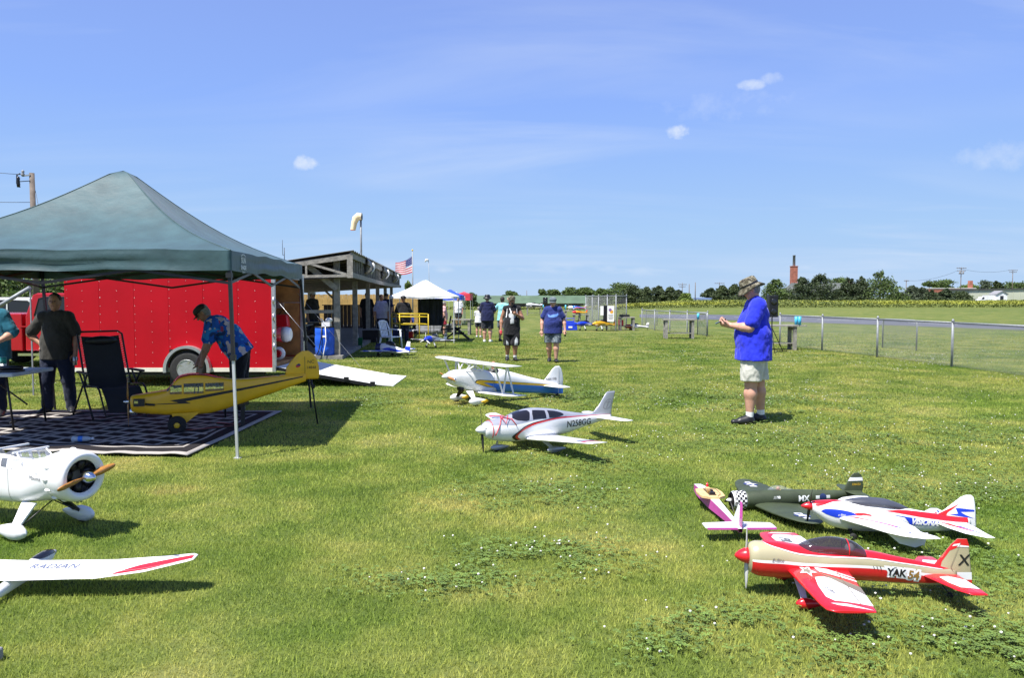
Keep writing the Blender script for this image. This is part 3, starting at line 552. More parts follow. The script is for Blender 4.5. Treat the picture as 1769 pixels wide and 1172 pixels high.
# ------------------------------------------------------------------ green canopy tent
m = pm('canopy_green', (.032,.078,.086), .55, var=.16, vs=4, bump=.35, bs=7, sheen=.15); pm('canopy_under', (.055,.06,.045), .8)
pm('tent_leg', (.62,.63,.64), .4, .5, var=.05)
NR, FR = G(410.5,793), G(537.5,706); side = FR-NR; perp = Vector((-side.y, side.x, 0)).normalized()*3.72; NL, FL = NR+perp, FR+perp
cen = (NR+FR+NL+FL)/4
tent = thing('canopy_tent', 'dark green pop up canopy tent over a patterned rug', 'canopy tent', cen)
EAVE, PEAK, VAL = 2.13, 3.24, .2
cs = [NR-cen, FR-cen, FL-cen, NL-cen]; cs = [c*1.015 for c in cs]; ft = [c.copy() for c in cs]; cs[0].x -= .05; cs[1].x -= .14; cs[2].x -= .14; cs[3].x -= .05
def canopy(tent, cs, EAVE, PEAK, VAL, mat, sag=.2, wr=.016, N=18, leg='tent_leg', lr=.016, names=('canopy_roof','valance'), under=None):
    pk = Vector((0,0,PEAK)); mb = MB(); vb = MB(); cen_n = tent.location
    for i in range(4):
        a, b = cs[i]+Vector((0,0,EAVE)), cs[(i+1) % 4]+Vector((0,0,EAVE)); grid = []
        for r in range(N+1):
            row = []
            for c in range(N+1):
                t = r/N; e = c/N; p = a.lerp(b, e).lerp(pk, t)
                s = sag*math.sin(math.pi*min(1, t*1.02))*(.8+.2*math.sin(math.pi*e)); edge = math.sin(math.pi*e)
                d = mnoise.noise(Vector((p.x*2.1, p.y*2.1, i*3.1)))*wr*1.6 + mnoise.noise(Vector((e*9+i, t*3.5, 2.2)))*wr + (1-abs(mnoise.noise(Vector((p.x*1.6+p.y*1.1, p.y*.9-p.x*2.6, i*2.)))*2.4))*wr*.45*(N > 20)
                rad = .13 if t > .93 else 0
                p.z += -s + d*edge*(1-t) - (.035*max(0, (t-.94)/.06)) + .012*math.sin(e*14+i)*edge*max(0, .2-t)*3
                row.append(p)
            grid.append(row)
        vs = [p for r in grid for p in r]; K = N+1
        mb.add(vs, [(r*K+c, r*K+c+1, (r+1)*K+c+1, (r+1)*K+c) for r in range(N) for c in range(N)], 0, True)
        out = Vector(((a.x+b.x)/2, (a.y+b.y)/2, 0)).normalized(); rows = []
        for r in range(7):
            t = r/6; row = []
            for c in range(N*2+1):
                e = c/(N*2); j = e*N; c0 = min(int(j), N-1); p0 = grid[0][c0].lerp(grid[0][c0+1], j-c0)
                w = (math.sin(t*9+e*3+i)*.010+mnoise.noise(Vector((e*4, t*8, i)))*.022)*math.sin(math.pi*e)
                row.append(Vector((p0.x, p0.y, p0.z - VAL*t*(1+.16*math.sin(math.pi*e*1.0)*0)))+out*w*min(1, t*4) + Vector((0,0,-.012*abs(math.sin(e*math.pi*3))*t)))
            rows.append(row)
        K = N*2+1; vb.add([p for r in rows for p in r], [(r*K+c, r*K+c+1, (r+1)*K+c+1, (r+1)*K+c) for r in range(6) for c in range(N*2)], 0, True)
    rf_ = mb.build(names[0], mat, tent); vb.build(names[1], mat, tent)
    for i in range(4):
        a = cs[i]+Vector((0,0,EAVE)); b = cs[(i+1) % 4]+Vector((0,0,EAVE)); sm = MB()
        sm.tube([a.lerp(pk, t)+Vector((0,0,-sag*.8*math.sin(math.pi*min(1, t*1.02))-(.035*max(0, (t-.94)/.06))+.002)) for t in [k/16 for k in range(17)]], .006, 5); sm.build('ridge_seam', mat, rf_)
canopy(tent, cs, EAVE, PEAK, VAL, 'canopy_green', N=40)
for k, c in enumerate(cs):
    c = c*.985; f0 = ft[k]*.985; mid = f0.lerp(c, .5); lg = MB(); lg.bar((mid.x,mid.y,1.03), (c.x,c.y,EAVE-.02), .034); lo = lg.build('leg', 'dark_metal' , tent)
    MB().bar((f0.x,f0.y,-.01), (mid.x,mid.y,1.05), .026).box((f0.x,f0.y,.006), (.07,.07,.012)).build('lower_tube', 'tent_leg' if k in (0,) else 'dark_metal', lo)
    MB().box((mid.x,mid.y,1.04), (.05,.05,.06)).build('slider', 'black', lo); MB().box((c.x,c.y,EAVE-.25), (.055,.055,.05)).build('slider', 'black', lo)
for i in range(4):
    a, b = cs[i]*.985, cs[(i+1) % 4]*.985
    for j in range(2):
        p, q = a.lerp(b, j/2), a.lerp(b, (j+1)/2); z1, z2 = EAVE-.06, EAVE-.33
        for (u, w) in (((p, z1), (q, z2)), ((p, z2), (q, z1))) if j == 0 else (((p, z2), (q, z1)), ((p, z1), (q, z2))):
            MB().bar((u[0].x,u[0].y,u[1]), (w[0].x,w[0].y,w[1]), .014, .028).build('truss_bar', 'dark_metal', tent)
pm('sign_white', (.72,.75,.74), .6)
o_ = cs[0].lerp(cs[1], .115)+Vector((.014,-.002,EAVE-.085)); xd, yd = side.normalized(), Vector((0,0,1))
text_part('lettering', 'SUN', .085, o_, xd, yd, 'sign_white', tent, bold=.002); text_part('lettering', 'SHADE', .062, o_-yd*.075, xd, yd, 'sign_white', tent, bold=.002)
text_part('lettering', 'SPORTS', .03, o_-yd*.125, xd, yd, 'sign_white', tent)
arc = MB()
for k in range(9):
    a0, a1 = math.pi*(.15+.7*k/9), math.pi*(.15+.7*(k+1)/9); arc.add([o_+xd*(-math.cos(a)*r)+yd*(math.sin(a)*r*.5+.025) for a, r in ((a0,.09),(a1,.09),(a1,.075),(a0,.075))], [(0,1,2,3)])
arc.build('emblem', 'sign_white', tent)

# ------------------------------------------------------------------ rug
m = bpy.data.materials.new('rug'); m.use_nodes = True; MATS['rug'] = m; nt = m.node_tree; b_ = nt.nodes['Principled BSDF']; b_.inputs['Roughness'].default_value = .95; b_.inputs['Specular IOR Level'].default_value = .1
uv = nt.nodes.new('ShaderNodeUVMap'); uv.uv_map = 'uv'; sp = nt.nodes.new('ShaderNodeSeparateXYZ'); nt.links.new(uv.outputs[0], sp.inputs[0])
def nm(op, a, b=0., cl=False):
    n = nt.nodes.new('ShaderNodeMath'); n.operation = op; n.use_clamp = cl
    for i, v in enumerate((a, b)):
        if isinstance(v, (int, float)): n.inputs[i].default_value = v
        else: nt.links.new(v, n.inputs[i])
    return n.outputs[0]
u_, v_ = sp.outputs[0], sp.outputs[1]
def tri(x, per): return nm('ABSOLUTE', nm('SUBTRACT', nm('FRACT', nm('DIVIDE', x, per)), .5))
d1 = nm('ADD', u_, nm('MULTIPLY', v_, .55)); d2 = nm('SUBTRACT', v_, nm('MULTIPLY', u_, .18))
lat = nm('MAXIMUM', nm('GREATER_THAN', tri(d1, .30), .40), nm('GREATER_THAN', tri(d2, .20), .34))
med = nm('LESS_THAN', tri(nm('ADD', u_, v_), 1.25), .035); lat = nm('MAXIMUM', lat, med)
W_, H_ = 4.9, 2.2
ed = nm('MINIMUM', nm('MINIMUM', u_, nm('SUBTRACT', W_, u_)), nm('MINIMUM', v_, nm('SUBTRACT', H_, v_)))
bord = nm('LESS_THAN', ed, .34); wav = nm('ADD', ed, nm('MULTIPLY', nm('SINE', nm('MULTIPLY', nm('ADD', u_, v_), 9.)), .012))
edge = nm('MAXIMUM', nm('LESS_THAN', ed, .075), nm('MULTIPLY', nm('GREATER_THAN', wav, .235), nm('LESS_THAN', wav, .275)))
msk = nm('ADD', nm('MULTIPLY', bord, edge), nm('MULTIPLY', nm('SUBTRACT', 1., bord), lat))
nz = nt.nodes.new('ShaderNodeTexNoise'); nz.inputs['Scale'].default_value = 60; mxr = nt.nodes.new('ShaderNodeMixRGB'); nt.links.new(msk, mxr.inputs[0]); mxr.inputs[1].default_value = (.028,.025,.027,1); mxr.inputs[2].default_value = (.42,.39,.36,1)
mm = nt.nodes.new('ShaderNodeMixRGB'); mm.blend_type = 'MULTIPLY'; mm.inputs[0].default_value = .35; nt.links.new(mxr.outputs[0], mm.inputs[1]); nt.links.new(nz.outputs[0], mm.inputs[2]); nt.links.new(mm.outputs[0], b_.inputs['Base Color'])
NU, NV = 60, 30; bm = bmesh.new(); lay = bm.loops.layers.uv.new('uv'); gridv = []
for j in range(NV+1):
    for i in range(NU+1):
        e, t = i/NU, j/NV; p = (RUG[1].lerp(RUG[2], e)).lerp(RUG[0].lerp(RUG[3], e), t)
        wob = .03*math.sin(e*23)*(1-t)**4
        gridv.append(bm.verts.new((p.x, p.y+wob, .022+.008*mnoise.noise(Vector((p.x*1.7, p.y*1.7, 0)))+.014*max(0, math.sin(e*41))*(1-t)**6)))
for j in range(NV):
    for i in range(NU):
        q = [(i,j),(i+1,j),(i+1,j+1),(i,j+1)]; f = bm.faces.new([gridv[b*(NU+1)+a] for a, b in q]); f.smooth = True
        for l, (a, b) in zip(f.loops, q): l[lay].uv = (a/NU*W_, b/NV*H_)
me = bpy.data.meshes.new('rug'); bm.to_mesh(me); bm.free(); me.materials.append(m); o = bpy.data.objects.new('outdoor_rug', me); COL.objects.link(o)
tag(o, 'dark patterned outdoor rug with pale lattice under the green canopy', 'rug'); md = o.modifiers.new('s', 'SOLIDIFY'); md.thickness = .012; md.offset = -1

# ------------------------------------------------------------------ red cargo trailer
pm('trailer_red', (.42,.003,.011), .42, var=.07, vs=1.2, coat=.0, bump=.1, bs=2.2, spec=.25); pm('plywood', (.36,.16,.045), .65, var=.28, vs=5); pm('alu', (.55,.56,.57), .38, .75, var=.1, vs=25); pm('cream_trim', (.70,.68,.58), .5)
TX0, TX1, TY0, TY1, TB, TT = -8.24, -4.42, 14.4, 16.4, .33, 2.12
tr = thing('cargo_trailer', 'red enclosed cargo trailer with its rear ramp door lowered', 'trailer', ((TX0+TX1)/2, 15.4, 0)); ox, oy = (TX0+TX1)/2, 15.4
def tb(x0, x1, y0, y1, z0, z1): return MB().box(((x0+x1)/2-ox, (y0+y1)/2-oy, (z0+z1)/2), (x1-x0, y1-y0, z1-z0))
npan = 6
for i in range(npan):
    a = TX0+(TX1-TX0)*i/npan; b = TX0+(TX1-TX0)*(i+1)/npan
    tb(a+.002, b-.002, TY0, TY0+.03, TB+.03, TT).build('side_panel', 'trailer_red', tr)
tb(TX0, TX1, TY1-.04, TY1, TB, TT).build('far_wall', 'trailer_red', tr); pw = tb(TX0+.05, TX1-.02, TY1-.055, TY1-.042, TB+.12, TT-.06).build('plywood_lining', 'plywood', tr)
tb(TX0, TX0+.04, TY0+.03, TY1-.04, TB, TT).build('front_wall', 'trailer_red', tr); tb(TX0, TX1, TY0+.001, TY1, TT, TT+.04).build('roof', 'alu', tr); tb(TX0, TX1, TY0+.04, TY1-.05, TB+.02, TB+.1).build('floor', 'plywood', tr)
tb(TX0, TX1, TY0-.012, TY0+.02, TB-.045, TB+.03).build('bottom_trim', 'cream_trim', tr); tb(TX1-.005, TX1+.055, TY0-.012, TY0+.05, TB-.045, TT).build('rear_post', 'alu', tr); tb(TX1-.005, TX1+.055, TY1-.07, TY1+.02, TB-.045, TT).build('rear_post', 'alu', tr)
tb(TX1-.005, TX1+.05, TY0+.05, TY1-.07, TT-.1, TT).build('header', 'alu', tr)
for zz in (.75, 1.0, 1.3, 1.6): MB().lathe([(.02,-.06),(.02,.06)], (TX1+.035-ox, TY0-.02-oy, zz), 'z', 8).build('hinge', 'alu', tr)
rv = MB()
for i in range(npan*1+1):
    for k in range(2):
        x = TX0+(TX1-TX0)*i/npan + (.0 if k == 0 else .33)
        if not TX0-.01 < x < TX1-.03: continue
        for z in np.arange(TB+.12, TT-.02, .15 if k == 0 else .19): rv.ball((min(max(x, TX0+.03), TX1-.03)-ox+(.02 if k == 0 else 0), TY0-.001-oy, z), (.0065,.005,.0065), 6, 4)
tag(rv.build('rivets', 'alu', tr), kind='stuff')
WX = A(326,630,14.4).x-ox; wh = MB(); wh.lathe([(.18,-.09),(.27,-.1),(.315,-.085),(.335,-.05),(.335,.05),(.315,.085),(.27,.1),(.18,.09)], (WX,TY0-oy+.0,.335), 'y', 32); w_ = wh.build('wheel', 'rubber', tr)
rim = MB(); rim.lathe([(.185,-.092),(.178,-.104),(.165,-.085),(.16,-.01),(.05,-.02),(.045,-.08),(.0,-.082)], (WX,TY0-oy+.0,.335), 'y', 28)
for k in range(5):
    a = k*2*math.pi/5+.3; rim.bar((WX+.03*math.sin(a),TY0-oy-.07,.335+.03*math.cos(a)), (WX+.168*math.sin(a),TY0-oy-.085,.335+.168*math.cos(a)), .035, .03, up=(0,1,0))
rim.build('rim', 'alu', w_)
fd = MB(); rings = []
for k in range(21):
    a = math.pi*(-.04+1.08*k/20); r0, r1 = .375, .43; c, s = math.cos(a), math.sin(a); zc = .33
    rings.append([Vector((WX+c*r0, TY0-oy-.12, zc+s*r0*1.05)), Vector((WX+c*r1, TY0-oy-.12, zc+s*r1*1.03)), Vector((WX+c*r1, TY0-oy+.0, zc+s*r1*1.03)), Vector((WX+c*r0, TY0-oy, zc+s*r0*1.05))])
fd.loft(rings, 0, True, False); fd.build('fender', 'alu', tr)
MB().box((WX,TY0-oy-.003+.05,.37), (.7,.1,.66)).build('wheel_well', 'black', tr)
ax = MB(); ax.bar((TX0-ox-1.0,0,.4), (TX0-ox,-.7,.4), .08); ax.bar((TX0-ox-1.0,0,.4), (TX0-ox,.7,.4), .08); ax.build('tongue', 'dark_metal', tr)
tb(TX0+.2, TX1-.2, TY0+.15, TY0+.23, TB-.12, TB+.02).build('frame_rail', 'dark_metal', tr)
# ramp
RX1 = -2.57; pm('ramp_white', (.74,.74,.70), .6, var=.05)
hin = Vector((TX1+.04-ox, 0, TB+.04)); end = Vector((RX1-ox, 0, .055)); rp = MB()
ya, yb = TY0-oy+.06, TY1-oy-.08
rp.add([(hin.x,ya,hin.z),(end.x,ya,end.z),(end.x,yb,end.z),(hin.x,yb,hin.z),(hin.x,ya,hin.z-.05),(end.x,ya,end.z-.05),(end.x,yb,end.z-.05),(hin.x,yb,hin.z-.05)], [(0,1,2,3),(7,6,5,4),(0,4,5,1),(1,5,6,2),(2,6,7,3),(3,7,4,0)])
r_ = rp.build('ramp_door', 'ramp_white', tr); e2 = Vector((RX1+.36-ox,0,.02))
MB().add([(end.x+.01,ya+.04,.05),(e2.x,ya+.04,e2.z),(e2.x,yb-.04,e2.z),(end.x+.01,yb-.04,.05),(end.x+.01,ya+.04,.03),(e2.x,ya+.04,0),(e2.x,yb-.04,0),(end.x+.01,yb-.04,.03)], [(0,1,2,3),(7,6,5,4),(0,4,5,1),(1,5,6,2),(2,6,7,3),(3,7,4,0)]).build('ramp_flap', 'ramp_white', r_)
MB().bar((hin.x,ya-.012,hin.z-.03), (end.x,ya-.012,end.z-.03), .02, .06).build('ramp_edge', 'dark_metal', r_)
for (x, y, z) in ((end.x-.5,ya-.03,.15),(end.x-.02,ya+.0,.06)): MB().box((x,y,z), (.09,.04,.07)).build('latch', 'dark_metal', r_)
MB().tube([(TX1-.05-ox,ya,1.75),(end.x-.6,ya+.0,.2)], .004, 5).build('ramp_cable', 'steel', tr); MB().tube([(TX1-.05-ox,yb,1.75),(end.x-.6,yb,.2)], .004, 5).build('ramp_cable', 'steel', tr)
# things in the trailer
q = A(487,578,15.6); t = thing('model_nose_section', 'red model nose section with a white cowl inside the trailer', 'model part', (q.x,q.y,TB+.1))
MB().lathe([(.10,-.3),(.14,-.1),(.15,.12)], (-.1,0,q.z-TB-.1), 'x', 16).build('fuselage', 'red', t); MB().lathe([(.15,.12),(.155,.2),(.13,.27),(.09,.29)], (-.1,0,q.z-TB-.1), 'x', 16).build('cowl', 'white', t); MB().box((-.2,0,(q.z-TB-.25)/2), (.05,.05,q.z-TB-.25)).box((-.2,0,.01), (.3,.3,.02)).build('stand', 'black', t)
q = A(481,613,15.3); t = thing('spare_wheel', 'small white and red model wheel on the trailer floor', 'wheel', (q.x,q.y,TB+.1)); MB().lathe([(.08,-.04),(.13,-.03),(.13,.03),(.08,.04)], (0,0,.13), 'y', 18).build('tyre', 'white_matte', t); MB().lathe([(.08,-.045),(.03,-.05),(.03,.05),(.08,.045)], (0,0,.13), 'y', 16).build('hub', 'red', t)
q = A(484,555,15.9); t = thing('red_shelf_bag', 'red bag hanging on the plywood wall in the trailer', 'bag', (TX1-.35,TY1-.16,1.05)); MB().box((0,0,.13), (.3,.18,.26), taper=.8).build('pouch', 'red', t, .03); MB().tube([(-.08,0,.25),(0,.04,.36),(.08,0,.25)], .01, 6).build('strap', 'black', t)
q = A(484,528,TY1-.08); tag(MB().box((q.x,TY1-.10,q.z), (.16,.09,.12)).box((q.x-.12,TY1-.10,q.z+.02), (.08,.06,.2)).bar((q.x+.1,TY1-.08,q.z+.06), (q.x+.5,TY1-.08,q.z+.06), .015).build('wall_bracket', 'alu'), 'metal bracket fixed to the plywood wall in the trailer', 'bracket')

# ------------------------------------------------------------------ pickups behind
def pickup(label, loc, paint, sc=1.):
    t = thing('pickup_truck', label, 'pickup', loc, sc=sc)       # facing +x; origin at cab rear corner, near side y=0
    D = 1.85; bed = MB().prism([(-2.15,.5),(-2.15,1.27),(-2.1,1.3),(-.06,1.3),(-.06,.42),(-.75,.42),(-.8,.62),(-.95,.78),(-1.15,.84),(-1.35,.78),(-1.5,.62),(-1.55,.5)], 0, D, 'y').build('bed', paint, t, .02)
    MB().prism([(0,.42),(2.1,.42),(2.3,.5),(2.9,.5),(3.0,.62),(3.15,.78),(3.35,.84),(3.55,.78),(3.7,.62),(3.8,.5),(4.05,.55),(4.1,1.0),(3.9,1.12),(2.55,1.2),(1.9,1.72),(1.75,1.79),(.32,1.79),(.2,1.74),(.02,1.25)], 0.01, D-.01, 'y').build('cab', paint, t, .03)
    for (p, nme) in (([(.24,1.25),(.36,1.66),(.5,1.7),(.98,1.7),(.98,1.22),(.35,1.22)], 'window'), ([(1.06,1.22),(1.06,1.7),(1.7,1.68),(2.2,1.26),(2.2,1.22)], 'window')):
        w = MB().prism(p, -.004, .02, 'y').build(nme, 'window_dark', t)
        for a, b in zip(p, p[1:]+p[:1]): pass
        MB().tube([(x, -.006, z) for x, z in p+p[:1]], .012, 5).build('window_trim', 'black', w)
    MB().prism([(.22,1.3),(.31,1.68),(.31,1.72),(.2,1.3)], .2, D-.2, 'y').build('rear_window', 'window_dark', t)
    for x in (1.02, 2.15): MB().box((x,-.004,.86), (.012,.012,.85)).build('door_seam', 'black', t)
    MB().bar((.35,-.03,.98), (.58,-.03,.98), .03, .05).build('door_handle', 'chrome', t); MB().bar((1.2,-.03,.98), (1.42,-.03,.98), .03, .05).build('door_handle', 'chrome', t)
    MB().bar((-.1,-.05,.34), (2.3,-.05,.34), .14, .06).build('running_board', 'chrome', t); MB().box((.9,-.006,1.0), (2.0,.012,.03)).build('body_moulding', paint, t)
    for x in (-1.15, 3.35):
        w = MB().lathe([(.24,-.11),(.34,-.12),(.4,-.08),(.4,.08),(.34,.12),(.24,.11)], (x,.14,.4), 'y', 28).build('wheel', 'rubber', t); MB().lathe([(.245,-.1),(.2,-.07),(.08,-.05),(.06,-.1),(0,-.1)], (x,.14,.4), 'y', 20).build('rim', 'chrome', w)
        MB().lathe([(.24,-.11),(.4,-.08),(.4,.08),(.24,.11)], (x,D-.14,.4), 'y', 20).build('wheel', 'rubber', t)
    MB().box((-2.2,D/2,.55), (.14,D*.95,.16)).build('bumper', 'chrome', t); MB().box((-2.13,.05,1.05), (.05,.12,.4)).build('tail_light', 'red', t); return t
pm('truck_red', (.38,.004,.012), .25, coat=.3, var=.03); pm('truck_white', (.78,.78,.76), .3, coat=.6, var=.03)
pickup('red pickup truck parked behind the front of the red trailer', (A(42,560,18.2).x, 18.2, 0), 'truck_red', .985)
pickup('white pickup truck parked beyond the red pickup', (A(-42,560,23.5).x, 23.5, 0), 'truck_white', .93)
a, b = A(-40,552,13.2), A(52,497,13.2); t = tag(MB().tube([a, b], .035, 8).bar((a.x,a.y,a.z), (a.x,a.y,0), .06).bar((b.x,b.y,b.z), (b.x,b.y,0), .02).build('awning_rail', 'galv'), 'grey metal rail sloping up behind the back edge of the green canopy', 'rail')

# ------------------------------------------------------------------ folding table, cup, tray, bottle, recliner
pm('plastic_top', (.50,.53,.57), .55, var=.05)
t = thing('folding_table', 'grey topped folding table with black legs under the green canopy', 'table', (-6.95,9.83,0))
MB().box((0,0,.715), (1.83,.86,.045)).build('table_top', 'plastic_top', t, .012)
for sx in (-1, 1):
    for sy in (-1, 1): MB().tube([(sx*.72+.13*sx,sy*.33,0),(sx*.72+.06*sx,sy*.33,.7)], .013, 8).build('leg', 'black', t)
    MB().tube([(sx*.80,-.33,.12),(sx*.80,.33,.12)], .011, 6).tube([(sx*.82,0,.3),(sx*.3,0,.69)], .01, 6).build('brace', 'black', t)
q = A(6,625,9.75); t = thing('travel_cup', 'teal and white travel cup on the folding table', 'cup', (q.x,9.75,.7375)); pm('teal', (.02,.25,.22), .4); MB().lathe([(.03,0),(.036,.09)], (0,0,0), n=16).build('base', 'white', t); MB().lathe([(.036,.0902),(.04,.17),(.03,.175)], (0,0,0), n=16).build('sleeve', 'teal', t)
q = A(12,645,9.6); t = thing('tool_tray', 'black tool tray with a dark roll on the folding table', 'tray', (q.x-.05,9.62,.7375)); MB().box((0,0,.012), (.4,.2,.02)).build('tray', 'black', t); MB().tube([(-.1,.03,.045),(.2,.05,.045)], .026, 8).build('roll', 'dark_metal', t)
q = G(141,768); t = thing('water_bottle', 'clear plastic water bottle lying on the rug', 'bottle', (q.x,q.y,.06), R(8)); pm('bottle', (.62,.72,.78), .1, alpha=.55, var=0, coat=.3); MB().lathe([(.028,-.1),(.033,-.09),(.033,.04),(.03,.07),(.014,.1),(.014,.112)], (0,0,0), 'x', 16).build('body', 'bottle', t); MB().lathe([(.0335,-.03),(.0335,.02)], (0,0,0), 'x', 16, cap=False).build('label_band', 'skyblue', t); MB().lathe([(.016,.112),(.016,.13)], (0,0,0), 'x', 12).build('cap', 'white', t)
pm('sling', (.022,.022,.026), .8, var=.1)
c = G(190,722); t = thing('reclining_chair', 'black zero gravity reclining chair on the rug', 'chair', (c.x, c.y, .022), R(46))   # faces local -y
w = .29; tb_ = [(-w,.0,.43),(-w,.10,.62),(-w,.3,1.12),(-w+.05,.315,1.16),(w-.05,.315,1.16),(w,.3,1.12),(w,.10,.62),(w,0,.43)]
MB().tube(tb_, .014, 8).build('back_frame', 'black', t)
MB().tube([(-w,0,.43),(-w,-.42,.46),(-w,-.5,.42),(-w,-.72,.1),(w,-.72,.1),(w,-.5,.42),(w,-.42,.46),(w,0,.43)], .014, 8).build('seat_frame', 'black', t)
rows = []
for (y, z) in [(.3,1.1),(.2,.86),(.09,.6),(.02,.45),(-.1,.42),(-.3,.43),(-.44,.43),(-.55,.33),(-.7,.14)]: rows.append([Vector((x*(w-.045), y-.02*math.cos(x*1.5), z-.015*math.cos(x*1.57))) for x in (-1,-.5,0,.5,1)])
MB().loft(rows, 0, False, True, False).build('sling', 'sling', t); MB().ball((0,.26,1.03), (.22,.05,.07), 12, 8).build('headrest', 'black', t)
lc = MB()
for k in range(22):
    f = k/21; y, z = (.3-.28*f*1.0, 1.1-.65*f)
    for s in (-1, 1): lc.tube([(s*(w-.045),y,z),(s*w,y,z+.012)], .004, 4)
tag(lc.build('lacing', 'white_matte', t), kind='stuff')
for s in (-1, 1):
    MB().tube([(s*(w+.05),-.42,0),(s*(w+.05),-.1,.42),(s*(w+.05),.1,.62)], .013, 8).build('leg', 'black', t); MB().tube([(s*(w+.05),.42,0),(s*(w+.05),0,.42),(s*(w+.05),-.2,.6)], .013, 8).build('leg', 'black', t)
    MB().box((s*(w+.05),-.08,.625), (.055,.46,.03)).build('armrest', 'black', t, .01)
MB().tube([(-w-.05,-.42,.012),(w+.05,-.42,.012)], .013, 8).build('floor_bar', 'black', t); MB().tube([(-w-.05,.42,.012),(w+.05,.42,.012)], .013, 8).build('floor_bar', 'black', t)
# corner of a box at the lower left edge of the picture
q = G(-8,1143); t = thing('transmitter_case', 'grey edged black case lying in the grass at the corner of the lawn', 'case', (q.x-.10,q.y-.02,0), R(-20)); MB().box((0,0,.03), (.22,.16,.06)).build('body', 'grey', t, .01); MB().box((0,0,.062), (.18,.12,.008)).build('lid_panel', 'black', t)

# ------------------------------------------------------------------ open shelter
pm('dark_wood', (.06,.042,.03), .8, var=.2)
O2 = Vector((-4.74,21.2,0)); du = Vector((-.082,1,0)).normalized(); dw = Vector((-1,-.082,0)).normalized()
sh = thing('open_shelter', 'weathered grey wooden open shelter with a sloping metal roof', 'shelter', O2)
def SP(u, w, z): return du*u+dw*w+Vector((0,0,z))
UL, WB = 21.0, 4.6
for k in range(6):
    u = k*4.1
    MB().bar(SP(u,0,-.05), SP(u,0,2.72), .15, .13, up=du).build('post', 'weathered', sh); MB().bar(SP(u,4.3,-.05), SP(u,4.3,2.0), .13, .13, up=du).build('post', 'weathered', sh)
pm('tin_roof', (.42,.42,.41), .45, .5, var=.15, vs=1.5); pm('tin_under', (.10,.095,.09), .8)
rf = MB(); nu = 190; z0, z1 = 2.90, 2.06; top = []; 
for i in range(nu+1):
    u = -.55+(UL+1.1)*i/nu; c = .018*math.cos(i*math.pi/2)
    top.append([SP(u,-.52,z0+c+.0), SP(u,2,z0+(z1-z0)*2.52/5.24+c), SP(u,WB+.12,z1+c)])
rf.loft(top, 0, False, False, False); r_ = rf.build('roof', 'tin_roof', sh); r_.modifiers.new('s', 'SOLIDIFY').thickness = .01
dk = MB(); dk.add([SP(-.5,-.40,2.80), SP(UL+.5,-.40,2.80), SP(UL+.5,WB,1.985), SP(-.5,WB,1.985)], [(0,1,2,3)]); dk.build('shade_underlay', 'dark_wood', sh)  # dark sheet added below the tin, its colour standing in for shade under the roof
for i in range(8): MB().add([SP(-.3+i*2.65,-.34,2.205), SP(2.34+i*2.65,-.34,2.205), SP(2.34+i*2.65,WB-.1,1.93), SP(-.3+i*2.65,WB-.1,1.93)], [(0,1,2,3)]).build('shade_ceiling', 'dark_wood', sh)  # dark sheets added at joist level to make the shelter's inside look shaded
def sag(u): return -.05*math.sin(max(0, min(1, u/UL))*math.pi)
fb = MB(); n = 20
for (za, zb, nme) in ((2.70,2.855,'fascia_board'),(2.2,2.335,'lower_beam')):
    for i in range(5):
        u0, u1 = -.5+(UL+1)*i/5, -.5+(UL+1)*(i+1)/5; mb = MB(); s0, s1 = (sag(u0), sag(u1)) if nme == 'lower_beam' else (0, 0); a, b = u0+.004, u1-.004
        mb.add([SP(a,-.46,za+s0),SP(b,-.46,za+s1),SP(b,-.46,zb+s1),SP(a,-.46,zb+s0),SP(a,-.415,za+s0),SP(b,-.415,za+s1),SP(b,-.415,zb+s1),SP(a,-.415,zb+s0)], [(0,1,2,3),(7,6,5,4),(0,4,5,1),(1,5,6,2),(2,6,7,3),(3,7,4,0)]); mb.build(nme, 'weathered', sh)
for i in range(36):
    u = .1+i*.6; MB().bar(SP(u,-.38,2.25), SP(u,-.38,2.80), .05, .09, up=du).build('stud', 'weathered', sh)
    if i % 3 == 0: MB().bar(SP(u,-.36,2.78), SP(u,WB,2.0), .045, .10).build('rafter', 'weathered', sh)
    if i % 3 == 0: MB().bar(SP(u,-.36,2.24), SP(u,WB-.3,1.96), .045, .08).build('ceiling_joist', 'weathered', sh)
MB().bar(SP(-.3,-.03,2.30), SP(UL,-.03,2.30), .06, .16).build('header_beam', 'weathered', sh); MB().bar(SP(-.3,4.3,1.98), SP(UL,4.3,1.98), .06, .14).build('header_beam', 'weathered', sh)
ue = -.50
MB().bar(SP(ue,-.44,2.75), SP(ue,WB,1.99), .05, .13).build('end_chord', 'weathered', sh); MB().bar(SP(ue,-.38,2.24), SP(ue,WB-.2,2.13), .045, .07).build('end_chord', 'weathered', sh)
MB().bar(SP(ue-.03,-.42,2.18), SP(ue-.03,-.42,2.78), .05, .15, up=dw).build('end_post', 'weathered', sh); MB().bar(SP(ue+.3,.86,2.62), SP(ue+.38,-.02,1.88), .05, .15).build('brace', 'weathered', sh)
MB().bar(SP(ue,.66,2.56), SP(ue,-.33,2.27), .04, .06).build('web', 'weathered', sh); MB().bar(SP(ue,.72,2.22), SP(ue,.72,2.5), .04, .05, up=dw).build('web', 'weathered', sh); MB().bar(SP(ue,.75,2.24), SP(ue,2.2,2.35), .04, .06).build('web', 'weathered', sh)
MB().bar(SP(0,0,1.28), SP(0,4.3,1.28), .05, .09).build('end_rail', 'weathered', sh)
for w in (1.8, 3.2): MB().bar(SP(12.,w,0), SP(12.,w,2.4), .12, .12, up=du).build('post', 'weathered', sh); MB().bar(SP(12.,w,1.6), SP(12.,w+.5,2.1), .05, .08).build('brace', 'weathered', sh)
